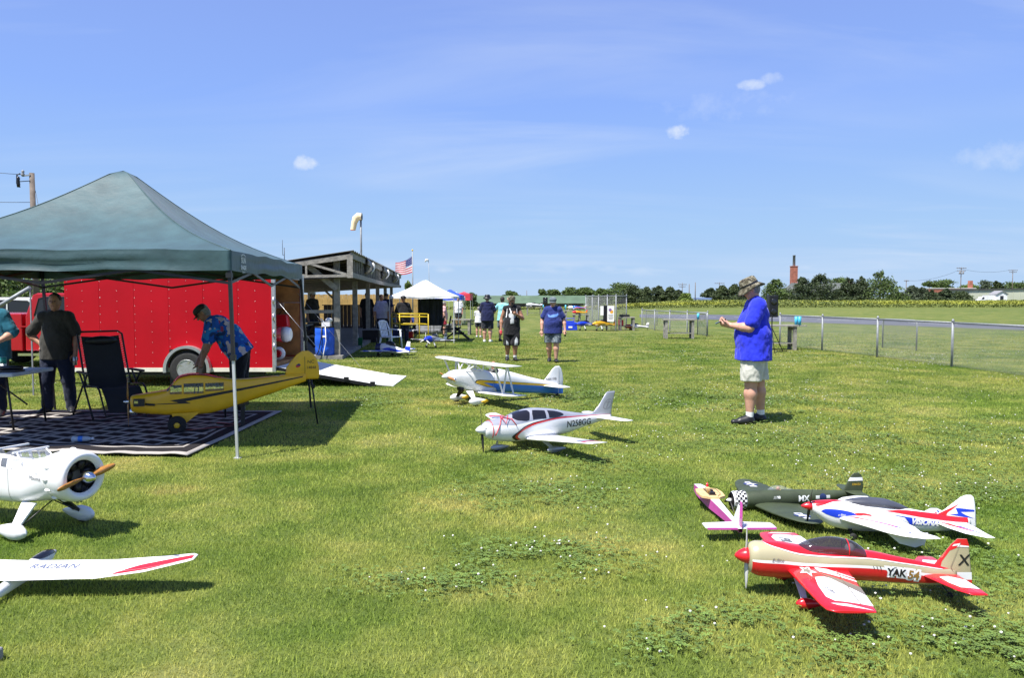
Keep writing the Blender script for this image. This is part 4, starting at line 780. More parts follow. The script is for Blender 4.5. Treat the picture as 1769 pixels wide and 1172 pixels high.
for u in (3.4, 9.6, 15.8):
    rr = [[SP(u+a*.9-.45, -.5-.12*math.sin(math.pi*t)+(.06 if t > .8 else 0), 2.88-.48*t+.02*math.sin(a*9)) for a in (0,.25,.5,.75,1)] for t in (0,.25,.5,.75,1)]
    f_ = MB().loft(rr, 0, False, True, False).build('tarp_flap', 'black', sh); MB().tube([SP(u+.5,-.52-.13*math.sin(math.pi*t),2.86-.44*t) for t in (.2,.4,.6,.8,1)], .035, 6).build('flap_edge', 'white_matte', f_)
sb = MB(); sb.add([p-O2+Vector((0,0,z)) for z in (-.05,.10) for p in SLAB], [(3,2,1,0),(4,5,6,7),(0,1,5,4),(1,2,6,5),(2,3,7,6),(3,0,4,7)]); sb.build('slab', 'concrete', sh)
# shelter interior: tables with clutter, a dark half wall
pm('fence_wood', (.40,.25,.075), .8, var=.22, vs=3)
def bench_table(label, u, w, L=1.8, grp='tables in the shelter'):
    p = O2+SP(u,w,.1); t = thing('picnic_table', label, 'table', p, math.atan2(du.y, du.x), grp)
    for k in range(5): MB().box((0,-.3+.15*k,.72), (L,.14,.035)).build('plank', 'weathered', t)
    for s in (-1,1):
        MB().bar((s*L*.38,-.45,0), (s*L*.38,.12,.70), .04,.08).build('leg', 'dark_wood', t); MB().bar((s*L*.38,.45,0), (s*L*.38,-.12,.70), .04,.08).build('leg', 'dark_wood', t)
        MB().box((0,s*.62,.42), (L,.24,.035)).build('seat', 'weathered', t)
    MB().bar((-L*.38,0,.35), (L*.38,0,.35), .04, .08).bar((-L*.38,-.72,.38), (-L*.38,.72,.38), .04, .06).bar((L*.38,-.72,.38), (L*.38,.72,.38), .04, .06).build('crossbar', 'dark_wood', t)
bench_table('picnic table at the open end of the shelter behind the blue barrel', 2.6, 1.6); bench_table('second picnic table deeper inside the shelter', 6.4, 1.6); bench_table('third picnic table far inside the shelter', 10., 2.6)
hw = thing('shelter_counter', 'dark wooden half wall counter across the inside of the shelter', 'counter', O2+SP(19.5,1.6,.1), math.atan2(du.y, du.x))
for k in range(18): MB().box((0,-1.7+.2*k,.58), (.03,.19,1.16)).build('board', 'dark_wood', hw)
MB().box((0,0,1.18), (.4,3.7,.04)).build('counter_top', 'dark_wood', hw)
fn = thing('plank_fence', 'sunlit tan plank privacy fence beyond the shelter', 'fence', (-9.2,47.5,0))
for k in range(52):
    h_ = 1.86+.02*math.sin(k*2.3); MB().box((-3.9+k*.152,0,h_/2), (.143,.02,h_)).build('plank', 'fence_wood', fn)
for z in (.4,1.5): MB().box((0,.035,z), (8,.05,.09)).build('rail', 'fence_wood', fn)
# windsock
q = O2+SP(2.0,-.5,0); zt = A(0,378,q.y).z; t = thing('windsock', 'faded orange windsock drooping from a pole on the shelter roof', 'windsock', (q.x-.06,q.y,2.75)); h = zt-2.75
MB().tube([(0,0,-.2),(0,0,h)], .03, 8).build('pole', 'galv', t); pm('sock', (.78,.60,.36), .8, var=.12, vs=4); pm('sock_inside', (.62,.16,.04), .8)
MB().lathe([(.04,0),(.055,.05),(.04,.14)], (0,0,h-.05), n=8).build('swivel', 'black', t)
pts = [(.03,-.02,h+.06),(-.07,-.02,h+.07),(-.14,-.02,h+.01),(-.19,-.02,h-.12),(-.23,-.02,h-.33)]; rs = [.1,.11,.105,.085,.075]; MB().tube(pts, rs, 14, cap=False).build('sock', 'sock', t); MB().lathe([(.078,0),(.07,.03)], (-.23,-.02,h-.34), n=14).build('sock_mouth', 'sock_inside', t)
MB().lathe([(.102,-.01),(.108,0),(.102,.01)], (.03,-.02,h+.06), 'x', 14, cap=False).build('hoop', 'galv', t)
q = O2+SP(5.5,2.5,0); tag(MB().tube([(q.x,q.y,2.4),(q.x,q.y,A(0,428,q.y).z)], .012, 6).tube([(q.x-.06,q.y,3.1),(q.x-.06,q.y,3.6)], .008, 5).tube([(q.x,q.y,3.1),(q.x-.06,q.y,3.1)], .008, 4).build('antenna', 'dark_metal'), 'thin whip antenna on the shelter roof', 'antenna')
# barrel, bucket, broom, chair
pm('barrel_blue', (.012,.10,.62), .45, var=.08, vs=3)
q = G(561,621.5); t = thing('plastic_barrel', 'bright blue plastic barrel at the front corner of the shelter', 'barrel', (q.x-.05,q.y+.25,.1)); MB().lathe([(.22,0),(.25,.03),(.262,.2),(.25,.25),(.265,.3),(.265,.5),(.25,.54),(.262,.6),(.255,.74),(.235,.77)], n=28).build('body', 'barrel_blue', t); MB().lathe([(.262,.75),(.268,.765),(.255,.785),(.0,.78)], n=28).build('rim', 'black', t)
MB().tube([(-.02,-.27,.76),(-.03,-.29,.45),(-.1,-.3,.12),(-.16,-.3,.02)], .014, 6).build('hose', 'black', t); MB().tube([(.08,-.27,.78),(.1,-.285,.4),(.04,-.3,.1),(.02,-.33,-.08)], .012, 6).build('hose', 'white', t); MB().box((.05,-.262,.52), (.1,.02,.05)).build('label_patch', 'white', t)
MB().box((.05,0,.84), (.22,.2,.12)).ball((.12,0,.95), (.1,.08,.07)).tube([(-.02,0,.9),(-.1,0,1.0)], .015, 6).build('pump', 'white', t)
pm('bucket_green', (.005,.12,.05), .45)
def bucket(label, px, py, h, handle=True):
    q = G(px, py); t = thing('bucket', label, 'bucket', (q.x,q.y+.15,.0)); MB().lathe([(.115,0),(.15,h),(.155,h+.005),(.14,h),(.105,.02)], n=20).build('pail', 'bucket_green', t)
    if handle: MB().tube([(.02,0,.03),(-.08,.0,1.0)], .02, 8).build('broom_stick', 'white_matte', t)
bucket('green bucket with a white stick leaning in it beside the shelter posts', 617.5, 602.5, .34); bucket('green bucket behind the white plastic chair', 673, 598, .3, False)
q = G(674,606); c = thing('plastic_chair', 'white moulded plastic garden chair in front of the shelter', 'chair', (q.x,q.y+.2,0), R(62))  # faces local -y
pm('plastic_white', (.74,.76,.78), .45, var=.03)
for sx in (-1,1):
    MB().tube([(sx*.26,-.24,0),(sx*.25,-.2,.42),(sx*.25,-.18,.62)], [.026,.03,.024], 8).build('leg', 'plastic_white', c); MB().tube([(sx*.24,.3,0),(sx*.22,.22,.42)], [.026,.03], 8).build('leg', 'plastic_white', c)
    MB().bar((sx*.26,-.22,.63), (sx*.25,.2,.66), .055, .03).build('armrest', 'plastic_white', c, .008); MB().tube([(sx*.22,.2,.4),(sx*.23,.25,.66),(sx*.2,.33,.88)], .025, 8).build('back_post', 'plastic_white', c)
MB().box((0,0,.42), (.48,.46,.03)).build('seat', 'plastic_white', c, .01); MB().tube([(-.2,.33,.88),(-.1,.35,.92),(.1,.35,.92),(.2,.33,.88)], .027, 8).build('back_top', 'plastic_white', c)
for k in range(5): MB().bar((-.14+.07*k,.23,.44), (-.14+.07*k,.34,.9), .04, .014).build('back_slat', 'plastic_white', c)
# flag and poles
q = A(713,515,46); zt = Z(434,46); t = thing('flag_pole', 'tall thin metal flag pole behind the shelter', 'flag pole', (q.x,46,0)); MB().tube([(0,0,0),(0,0,zt)], [.045,.028], 8).build('pole', 'galv', t); MB().ball((0,0,zt+.05), .05, 8, 6).build('finial', 'gold', t)
pm('flag_red', (.55,.03,.045), .8); pm('flag_white', (.78,.78,.78), .8); pm('flag_blue', (.03,.04,.18), .8)
fl = thing('flag', 'striped red and white flag with a dark blue starred canton on the pole', 'flag', (q.x-.03,46,zt-.25)); NX = 24; FL, FH = 1.25, .95
def fp(s, r):                        # s along fly 0..1, r stripe coordinate 0..1 from top; flag streams left and down
    x = -s*FL*.78; z = -.35*s-.12*math.sin(s*3)-r*FH*(1-.35*s)-.05; yv = .1*math.sin(s*9+r*2)*s
    return Vector((x, yv, z))
for k in range(13):
    rows = [[fp(i/NX, k/13), fp(i/NX, (k+1)/13)] for i in range(NX+1)]; i0 = 9 if k < 7 else 0
    MB().loft(rows[i0:], 0, False, True, False).build('stripe', 'flag_red' if k % 2 == 0 else 'flag_white', fl)
can = MB().loft([[fp(i/NX, r/14) for r in range(0,8)] for i in range(10)], 0, False, True, False).build('canton', 'flag_blue', fl)
st = MB()
for i in range(5):
    for j in range(4):
        p = fp(.035+.07*i, .05+.13*j)+Vector((0,-.012,0)); st.add([p+Vector((math.cos(a)*(.022 if k % 2 else .009), 0, math.sin(a)*(.022 if k % 2 else .009))) for k, a in enumerate([math.pi/5*q2 for q2 in range(10)])], [tuple(range(10))])
st.build('stars', 'flag_white', can)
q = A(743,515,60); zt = Z(450,60); t = thing('wind_tail_pole', 'slender pole with a small pink and white streamer beyond the white canopy', 'pole', (q.x,60,0)); MB().tube([(0,0,0),(-.1,0,zt)], [.03,.018], 6).build('pole', 'galv', t)
MB().tube([(-.12,0,zt),(-.28,0,zt+.05),(-.38,0,zt-.12)], [.09,.08,.05], 8).build('streamer', 'flag_white', t); MB().tube([(-.2,0,zt+.09),(-.34,0,zt+.0)], [.05,.05], 8).build('streamer', 'magenta', t)

# ------------------------------------------------------------------ white canopy and others
def simple_tent(label, px0, px1, peak, eave, Y, depth, mats, val=.12, leg='tent_leg', base=0.):
    x0, x1 = X(px0,Y), X(px1,Y); cxm = (x0+x1)/2; t = thing('canopy_tent', label, 'canopy tent', (cxm, Y+depth/2, 0)); w = (x1-x0)/2; ze = Z(eave, Y); zp = Z(peak, Y+depth/2)
    c4 = [Vector((w,-depth/2,0)), Vector((w,depth/2,0)), Vector((-w,depth/2,0)), Vector((-w,-depth/2,0))]
    canopy(t, c4, ze+val, zp, val, mats, sag=.06, wr=.012, N=8)
    for c in c4: MB().bar((c.x*.98,c.y*.98,-.02), (c.x*.98,c.y*.98,ze+val), .03).build('leg', leg, t)
    return t
pm('canopy_white', (.76,.76,.75), .6, var=.03, vs=2, bump=.15, bs=8); pm('canopy_blue', (.03,.08,.5), .6, var=.06); pm('canopy_red', (.6,.04,.06), .6, var=.06)
simple_tent('white pop up canopy beside the far end of the shelter', 672, 785, 483, 515.5, 28.6, 2.6, 'canopy_white', .07)
simple_tent('blue and white pop up canopy behind the white one', 752, 797, 500, 519, 47, 3., 'canopy_blue', .3); simple_tent('small white canopy between the blue and the red ones', 770, 800, 504, 520, 51.2, 2.5, 'canopy_white', .25); simple_tent('red pop up canopy at the far end of the pit line', 786, 813, 504, 519, 55, 3., 'canopy_red', .45)
# yellow rack
q = A(715,540,27.2); t = thing('yellow_rack', 'bright yellow tubular rack beside the camp chairs', 'rack', (q.x,27.2,0)); pm('rack_yellow', (.55,.40,.01), .4); zt = Z(543,27.2); wx = .5; dy = 1.2
for sx in (-1,1):
    for sy in (0,1): MB().tube([(sx*wx-sy*.45,sy*dy,0),(sx*wx-sy*.45,sy*dy,zt)], .02, 6).build('upright', 'rack_yellow', t)
for z in (zt, zt-.1, zt-.36):
    for a, b in (((-wx,0),(wx,0)),((wx,0),(wx-.45,dy)),((-wx,0),(-wx-.45,dy)),((-wx-.45,dy),(wx-.45,dy))): MB().tube([(*a,z),(*b,z)], .016, 6).build('rail', 'rack_yellow', t)
# camp chairs
def camp_chair(label, px, py, mat, rz, sc=1.):
    q = G(px, py); t = thing('camp_chair', label, 'camp chair', (q.x,q.y+.2,0), rz, sc=sc)
    for s in (-1,1):
        MB().tube([(s*.28,-.25,0),(-s*.05+s*.3,.25,.42),(s*.26,.28,.85)], .011, 6).build('leg', 'dark_metal', t); MB().tube([(s*.28,.28,0),(s*.27,-.25,.42),(s*.27,-.25,.6)], .011, 6).build('leg', 'dark_metal', t); MB().bar((s*.28,-.26,.6), (s*.28,.26,.63), .06, .02).build('armrest', mat, t)
    MB().loft([[Vector((x*.25,y,z-.03*math.cos(x*1.5))) for x in (-1,-.5,0,.5,1)] for y, z in ((-.26,.43),(0,.4),(.2,.4),(.26,.55),(.3,.86))], 0, False, True, False).build('seat', mat, t); return t
pm('teal_cloth', (.01,.14,.19), .8, var=.1); pm('navy_cloth', (.01,.03,.2), .8, var=.1)
camp_chair('teal folding camp chair near the yellow rack', 694, 583, 'teal_cloth', R(10), 1.25); camp_chair('dark blue folding camp chair behind the teal one', 701, 579, 'navy_cloth', R(-20)); camp_chair('navy camp chair under the white canopy', 738, 571, 'navy_cloth', R(15)); camp_chair('dark camp chair under the white canopy beside the work table', 752, 569, 'black', R(-25))
q = G(706,585); t = thing('cooler', 'small red cooler beside the camp chairs', 'cooler', (q.x,q.y+.2,0)); MB().box((0,0,.14), (.34,.26,.28)).build('body', 'red', t, .02); MB().box((0,0,.3), (.36,.28,.05)).build('lid', 'white_matte', t, .01)
q = G(733,583); t = thing('flat_cart', 'low grey flat cart on the grass by the yellow rack', 'cart', (q.x,q.y+.2,0)); MB().box((0,0,.3), (1.3,.6,.03)).build('deck', 'grey', t)
for sx in (-1,1):
    for sy in (-1,1): MB().bar((sx*.55,sy*.25,0), (sx*.5,sy*.25,.29), .03).build('leg', 'grey', t)
# workbenches
def workbench(label, px0, px1, topy, basey, depth=.62, group='plane workbenches along the fence', shelf=True):
    q0, q1 = G(px0, basey), G(px1, basey); Y = q0.y; w = q1.x-q0.x; z = Z(topy, Y); t = thing('workbench', label, 'workbench', ((q0.x+q1.x)/2, Y+depth/2, 0), R(random.uniform(-4,4)), group)
    for k in range(4): MB().box((0,-depth/2+depth*(k+.5)/4,z-.025), (w,depth/4-.006,.05)).build('plank', 'weathered', t)
    for sx in (-1,1):
        for sy in (-1,1): MB().bar((sx*w*.42,sy*depth*.36,0), (sx*w*.42,sy*depth*.36,z-.05), .1, .1).build('leg', 'weathered', t)
        MB().bar((sx*w*.42,-depth*.45,z-.12), (sx*w*.42,depth*.45,z-.12), .04, .1).build('apron', 'weathered', t); MB().bar((sx*w*.42,-depth*.45,.16), (sx*w*.42,depth*.45,.16), .04, .09).build('stretcher', 'weathered', t)
    if shelf: MB().box((0,0,.22), (w*.84,depth*.5,.03)).build('shelf', 'weathered', t)
    return t, (q0.x+q1.x)/2, Y+depth/2, z, w
B1 = workbench('wooden workbench with nothing on its top between the two fence sections', 1148, 1202, 552, 586)
B2 = workbench('wooden workbench behind the man in the bright blue shirt', 1308, 1380, 562, 606)
B3 = workbench('wooden workbench with a dark radio on top near the banner fence', 1070, 1097, 548, 571.5)
B4 = workbench('workbench with a yellow model on top behind the blue cooler', 990, 1018, 543.5, 561)
B5 = workbench('workbench with a blue model plane on its pale top', 975.5, 1004, 537, 556)
B6 = workbench('far workbench beside the two blue tubes', 945, 974, 533.5, 547); B7 = workbench('far workbench under the white model with the black wing', 909, 936, 531, 545)
B8 = workbench('wooden work table under the edge of the white canopy', 780, 813, 552, 579); 
pm('cyan_plastic', (.06,.42,.62), .4)
def tube_holder(label, px, py0, py1, Y):
    z0, z1 = Z(py1,Y), Z(py0,Y); t = thing('tube_holder', label, 'tube', (X(px,Y), Y, z0)); h = z1-z0; r = .05
    MB().lathe([(r,0),(r,h),(r*.85,h),(r*.85,.02)], n=14).build('tube', 'cyan_plastic', t); MB().bar((0,.0,-.02), (.22,0,-.02), .1, .04).build('bracket', 'weathered', t)
    return t
Y2 = B2[2]; tube_holder('left one of two blue tubes on the bench behind the blue shirt', 1375.5, 547, 562, Y2); tube_holder('outer one of two blue tubes on the bench behind the blue shirt', 1381.5, 547, 562, Y2-.13)
tube_holder('light blue tube at the end of the bare bench', 1206, 541.5, 552, B1[2]); tube_holder('light blue tube at the end of the bench with the blue model', 977, 527, 536, B5[2]); tube_holder('light blue tube beside the walking man with the grey cap', 957.5, 527, 534, B6[2]); tube_holder('light blue tube left of the walking man with the grey cap', 938.5, 527, 534, B7[2])
# loudspeakers on stands
def speaker(label, px0, px1, py0, py1, Y):
    x = X((px0+px1)/2,Y); w = X(px1,Y)-X(px0,Y); z0, z1 = Z(py1,Y), Z(py0,Y); t = thing('loudspeaker', label, 'loudspeaker', (x,Y,0)); MB().box((0,0,(z0+z1)/2), (w,w*1.05,z1-z0)).build('cabinet', 'black', t, .015); MB().box((0,-w*.53,(z0+z1)/2), (w*.86,.012,(z1-z0)*.94)).build('grille', 'dark_metal', t)
    for k in (.25,.7): MB().lathe([(w*.36,-.012),(w*.3,-.02),(w*.1,-.016)], (0,-w*.53,z0+(z1-z0)*k), 'y', 16).build('cone', 'black_gloss', t)
    MB().tube([(0,0,.3),(0,0,z0)], .018, 8).build('pole', 'dark_metal', t)
    for k in range(3): a = k*2.09+.4; MB().tube([(0,0,.75),(math.cos(a)*.45,math.sin(a)*.45,.01)], .012, 6).build('leg', 'dark_metal', t)
speaker('tall black loudspeaker on a stand behind the man in the bright blue shirt', 1326, 1341.5, 510.5, 548, 23.6); speaker('black loudspeaker on a stand far down the flight line', 938, 946, 514, 525, 52.)
MB_ = G(1062,560)
tag(MB().box((X(1046,40),39.6,Z(543,40)), (.32,.2,.9)).bar((X(1046,40),39.6,0), (X(1046,40),39.6,.5), .05).build('notice_post', 'dark_metal'), 'dark upright notice post between the two fence banners', 'post')
t = thing('radio_case', 'dark radio case on the bench near the banner fence', 'case', (B3[1]-.1,B3[2],B3[3])); MB().box((0,0,.06), (.5,.3,.12)).build('body', 'black', t, .02); MB().tube([(-.1,0,.12),(-.1,0,.17),(.1,0,.17),(.1,0,.12)], .012, 6).build('handle', 'black', t)
t = thing('fuel_can', 'dark red fuel can on the lower shelf of the bench near the banner fence', 'fuel can', (B3[1]-.28,B3[2]-.05,.235)); MB().box((0,0,.15), (.24,.18,.3)).build('body', 'canopy_red', t, .03); MB().lathe([(.03,.3),(.025,.36)], n=10).build('cap', 'black', t)
# blue tote
q = G(982,571); t = thing('tool_tote', 'bright blue plastic tote with a white label on the grass', 'tote', (q.x+.1,q.y+.25,0)); MB().box((0,0,.2), (.72,.45,.4), taper=.92).build('bin', 'blue', t, .02); MB().box((0,-.225,.16), (.2,.02,.09)).build('label_patch', 'white_matte', t); MB().box((0,0,.43), (.4,.4,.08)).tube([(-.2,0,.45),(-.2,0,.6),(.2,0,.6),(.2,0,.45)], .02, 6).build('handle', 'blue', t)
# black field stand (sawhorse) by the work table
q = G(790,588); t = thing('field_stand', 'black folding field stand with crossed legs and raised fork arms', 'stand', (q.x,q.y+.2,0))
for y in (-.22,.22):
    for a, b in (((-.52,y,0),(.12,y,.5)),((.48,y,0),(-.1,y,.5)),((-.2,y,.27),(.25,y,.27)),((-.35,y,.42),(.1,y,.46))): MB().bar(a, b, .04, .06).build('leg', 'black', t)
for s in (-.62,-.36): MB().bar((s,-.22,.35), (s+.12,-.22,.95), .05, .06).build('fork_arm', 'black', t)
MB().bar((-.64,-.2,.42), (.1,-.2,.46), .05, .06).bar((-.1,-.25,.5), (-.1,.25,.5), .05).build('spine', 'black', t)

# clutter under and behind the white canopy
pm('tee_dark', (.035,.04,.06), .9, var=.2); pm('tarp_grey', (.16,.165,.17), .7, var=.2, vs=4, bump=.5, bs=9)
def heap(name, label, px, py, w, d, h, mat, seed):
    q = G(px, py); mb = MB(); n = 18; rings = []
    for k in range(7):
        t = k/6; rr = math.cos(t*math.pi/2)**.6 if t < 1 else .02
        rings.append([Vector((math.cos(a)*w/2*rr*(1+.22*mnoise.noise(Vector((math.cos(a)*1.5+seed, math.sin(a)*1.5, t*2)))), math.sin(a)*d/2*rr*(1+.2*mnoise.noise(Vector((math.cos(a)*2, math.sin(a)*2+seed, t)))), h*math.sin(t*math.pi/2)*(1+.12*mnoise.noise(Vector((math.cos(a)*2+seed, math.sin(a), 3)))))) for a in [2*math.pi*j/n for j in range(n)]])
    o = mb.loft(rings, 0, True, True).build(name, mat); o.location = (q.x, q.y+d/2, 0); return tag(o, label, 'tarp')
heap('tarp_heap', 'crumpled grey tarp heaped over gear behind the yellow rack', 742, 578, 1.5, 1.0, .62, 'tarp_grey', 1.); heap('tarp_heap', 'pale grey tarp draped beside the pink topped woman', 757, 573, .8, .7, .7, 'tarp_grey', 4.)
def crate(label, px, py, w, h, mat, hm='grey'):
    q = G(px, py); t = thing('storage_crate', label, 'crate', (q.x,q.y+.25,0), R(random.uniform(-15,15))); MB().box((0,0,h/2), (w,.42,h), taper=1.04).build('bin', mat, t, .015); MB().box((0,0,h+.02), (w*1.06,.45,.04)).build('lid', hm, t, .01)
    for s in (-1,1): MB().box((s*w*.53,0,h*.75), (.03,.16,.04)).build('handle', hm, t)
crate('black storage crate under the white canopy beside the camp chairs', 724, 576, .6, .4, 'black'); crate('dark blue storage crate by the shelter corner post', 684, 585, .55, .42, 'navy', 'black'); crate('black crate at the foot of the work table', 770, 575, .5, .35, 'black'); crate('dark crate just inside the shelter near the green bucket', 640, 592, .6, .45, 'black')
for (px, w, lab) in ((736,.62,'tall dark cloth panel hanging under the white canopy'),(754,.5,'second dark cloth panel hanging under the white canopy')):
    Y = 31.; t = thing('cloth_panel', lab, 'cloth panel', (X(px,Y),Y,0)); rows = [[Vector((-w/2+w*i/10, .03*math.sin(i*1.9), z)) for i in range(11)] for z in (.55,.9,1.3,1.62)]; MB().loft(rows, 0, False, True, False).build('cloth', 'tee_dark', t)
    for s in (-1,1): MB().tube([(s*w/2,0,0),(s*w/2,0,1.64)], .012, 6).build('pole', 'dark_metal', t)
# ------------------------------------------------------------------ model aircraft toolkit
class Hull:                              # lofted superellipse body: stations (x, halfwidth, ztop, zbottom, exponent)
    def __init__(s, st):
        s.st = np.array([(*a, 2.) if len(a) == 4 else a for a in st], float)
    def ev(s, x):
        X_ = s.st[:, 0]; x = min(max(x, X_[0]), X_[-1]); i = min(max(int(np.searchsorted(X_, x))-1, 0), len(X_)-2); h = X_[i+1]-X_[i]; t = (x-X_[i])/h
        def tan(k):
            if k == 0: return (s.st[1, 1:]-s.st[0, 1:])/(X_[1]-X_[0])
            if k == len(X_)-1: return (s.st[-1, 1:]-s.st[-2, 1:])/(X_[-1]-X_[-2])
            a = (s.st[k, 1:]-s.st[k-1, 1:])/(X_[k]-X_[k-1]); b = (s.st[k+1, 1:]-s.st[k, 1:])/(X_[k+1]-X_[k]); return np.where(a*b > 0, 2*a*b/(a+b+1e-12*np.sign(a+b+1e-15)), 0)
        m0, m1 = tan(i)*h, tan(i+1)*h; p0, p1 = s.st[i, 1:], s.st[i+1, 1:]
        return (2*t**3-3*t**2+1)*p0+(t**3-2*t**2+t)*m0+(-2*t**3+3*t**2)*p1+(t**3-t**2)*m1
    def pt(s, x, a, off=0.):             # a: angle, 0 = +y side, pi/2 = top
        w, zt, zb, n = s.ev(x); c, sn = math.cos(a), math.sin(a); h = (zt-zb)/2
        y = w*math.copysign(abs(c)**(2/n), c); z = h*math.copysign(abs(sn)**(2/n), sn)
        if off:
            ny = math.copysign(abs(y/max(w,1e-4))**(n-1), y)/max(w,1e-4); nz = math.copysign(abs(z/max(h,1e-4))**(n-1), z)/max(h,1e-4); l = math.hypot(ny, nz) or 1; y += ny/l*off; z += nz/l*off
        return Vector((x, y, (zt+zb)/2+z))
    def q(s, x, q, side, off=.0015): a = q*math.pi/2; return s.pt(x, a if side > 0 else math.pi-a, off)
    def xz(s, x, z, side, off=.0015):
        w, zt, zb, n = s.ev(x); h = (zt-zb)/2; t = max(-.999, min(.999, (z-(zt+zb)/2)/h)); sn = math.copysign(abs(t)**(n/2), t); return s.pt(x, math.asin(sn) if side > 0 else math.pi-math.asin(sn), off)
    def mesh(s, name, mat, parent, N=56, M=36, cuts=(), topcut=None):
        xs = np.unique(np.concatenate([np.linspace(s.st[0, 0], s.st[-1, 0], N), s.st[:, 0]])); mb = MB(); mb.loft([[s.pt(x, 2*math.pi*j/M) for j in range(M)] for x in xs], 0, True, True)
        o = mb.build(name, mat, parent)
        if cuts or topcut:
            bm = bmesh.new(); bm.from_mesh(o.data)
            for (x0, x1, z0, z1) in cuts:
                for co, no in (((x0,0,0),(1,0,0)),((x1,0,0),(1,0,0)),((0,0,z0),(0,0,1)),((0,0,z1),(0,0,1))): bmesh.ops.bisect_plane(bm, geom=bm.verts[:]+bm.edges[:]+bm.faces[:], plane_co=co, plane_no=no)
                kill = [f for f in bm.faces if x0 < f.calc_center_median().x < x1 and z0 < f.calc_center_median().z < z1]
                bmesh.ops.delete(bm, geom=kill, context='FACES')
            if topcut:
                x0, x1, ym = topcut
                for co, no in (((x0,0,0),(1,0,0)),((x1,0,0),(1,0,0)),((0,ym,0),(0,1,0)),((0,-ym,0),(0,1,0))): bmesh.ops.bisect_plane(bm, geom=bm.verts[:]+bm.edges[:]+bm.faces[:], plane_co=co, plane_no=no)
                bmesh.ops.delete(bm, geom=[f for f in bm.faces if x0 < f.calc_center_median().x < x1 and abs(f.calc_center_median().y) < ym and f.normal.z > .3], context='FACES')
            bm.to_mesh(o.data); bm.free()
        return o
def cut2d(v, f, sx, sy):                 # slice flat faces along a grid so they can be bent onto a surface
    bm = bmesh.new(); vs = [bm.verts.new((p[0], p[1], 0)) for p in v]
    for q in f:
        try: bm.faces.new([vs[i] for i in q])
        except ValueError: pass
    xs = [p[0] for p in v]; ys = [p[1] for p in v]
    for a, b, st, no in ((min(xs), max(xs), sx, (1,0,0)), (min(ys), max(ys), sy, (0,1,0))):
        if not st: continue
        k = math.ceil(a/st)
        while k*st < b: bmesh.ops.bisect_plane(bm, geom=bm.verts[:]+bm.edges[:]+bm.faces[:], plane_co=[c*k*st for c in no], plane_no=no); k += 1
    bmesh.ops.triangulate(bm, faces=bm.faces); bm.verts.index_update()
    r = [p.co.copy() for p in bm.verts], [tuple(x.index for x in q.verts) for q in bm.faces]; bm.free(); return r
def poly_geo(poly): return [Vector((*p, 0)) for p in poly], [tuple(t) for t in tessellate_polygon([[Vector((*p, 0)) for p in poly]])]
def smooth_poly(pts, k=6, closed=False):
    out = []
    n = len(pts)
    for i in range(n-1):
        p0, p1, p2, p3 = (Vector(pts[max(i-1,0)]), Vector(pts[i]), Vector(pts[i+1]), Vector(pts[min(i+2,n-1)]))
        for j in range(k):
            t = j/k; out.append(tuple(.5*((2*p1)+(p2-p0)*t+(2*p0-5*p1+4*p2-p3)*t*t+(3*p1-p0-3*p2+p3)*t**3)))
    return out+[tuple(pts[-1])]
def decal(name, poly, fn, mat, parent, sx=.03, sy=.03, geo=None):
    v, f = cut2d(*(geo or poly_geo(poly)), sx, sy); return MB().add([fn(p.x, p.y) for p in v], f, 0, True).build(name, mat, parent)
def hull_q(name, poly, hull, mat, parent, sides=(-1,1), off=.0015):
    for s in sides: decal(name, poly, lambda x, q: hull.q(x, q, s, off), mat, parent, .03, .08)
def hull_xz(name, poly, hull, mat, parent, sides=(-1,1), off=.0015):
    for s in sides: decal(name, poly, lambda x, z: hull.xz(x, z, s, off), mat, parent, .03, .012)
def hull_text(name, txt, size, x, z, hull, mat, parent, side=-1, shear=0., bold=0., off=.003, rot=0.):
    v, f = text_geo(txt, size, shear, bold); m_ = Matrix.Rotation(rot, 3, 'Z'); v = [m_ @ p for p in v]; sg = 1 if side < 0 else -1
    decal(name, None, lambda a, b: hull.xz(x+sg*a, z+b, side, off), mat, parent, .02, .012, (v, f))
NACA = lambda u: 5*(.2969*math.sqrt(max(u,0))-.126*u-.3516*u*u+.2843*u**3-.1015*u**4)
def gaps(w, parent, spans, u=.76, mat='grey', sides=(1,)):
    for s0, s1 in spans:
        for sd in sides: w.dec('hinge_gap', [(u-.008,s0),(u+.008,s0),(u+.008,s1),(u-.008,s1)], mat, parent, sd, off=.0042)
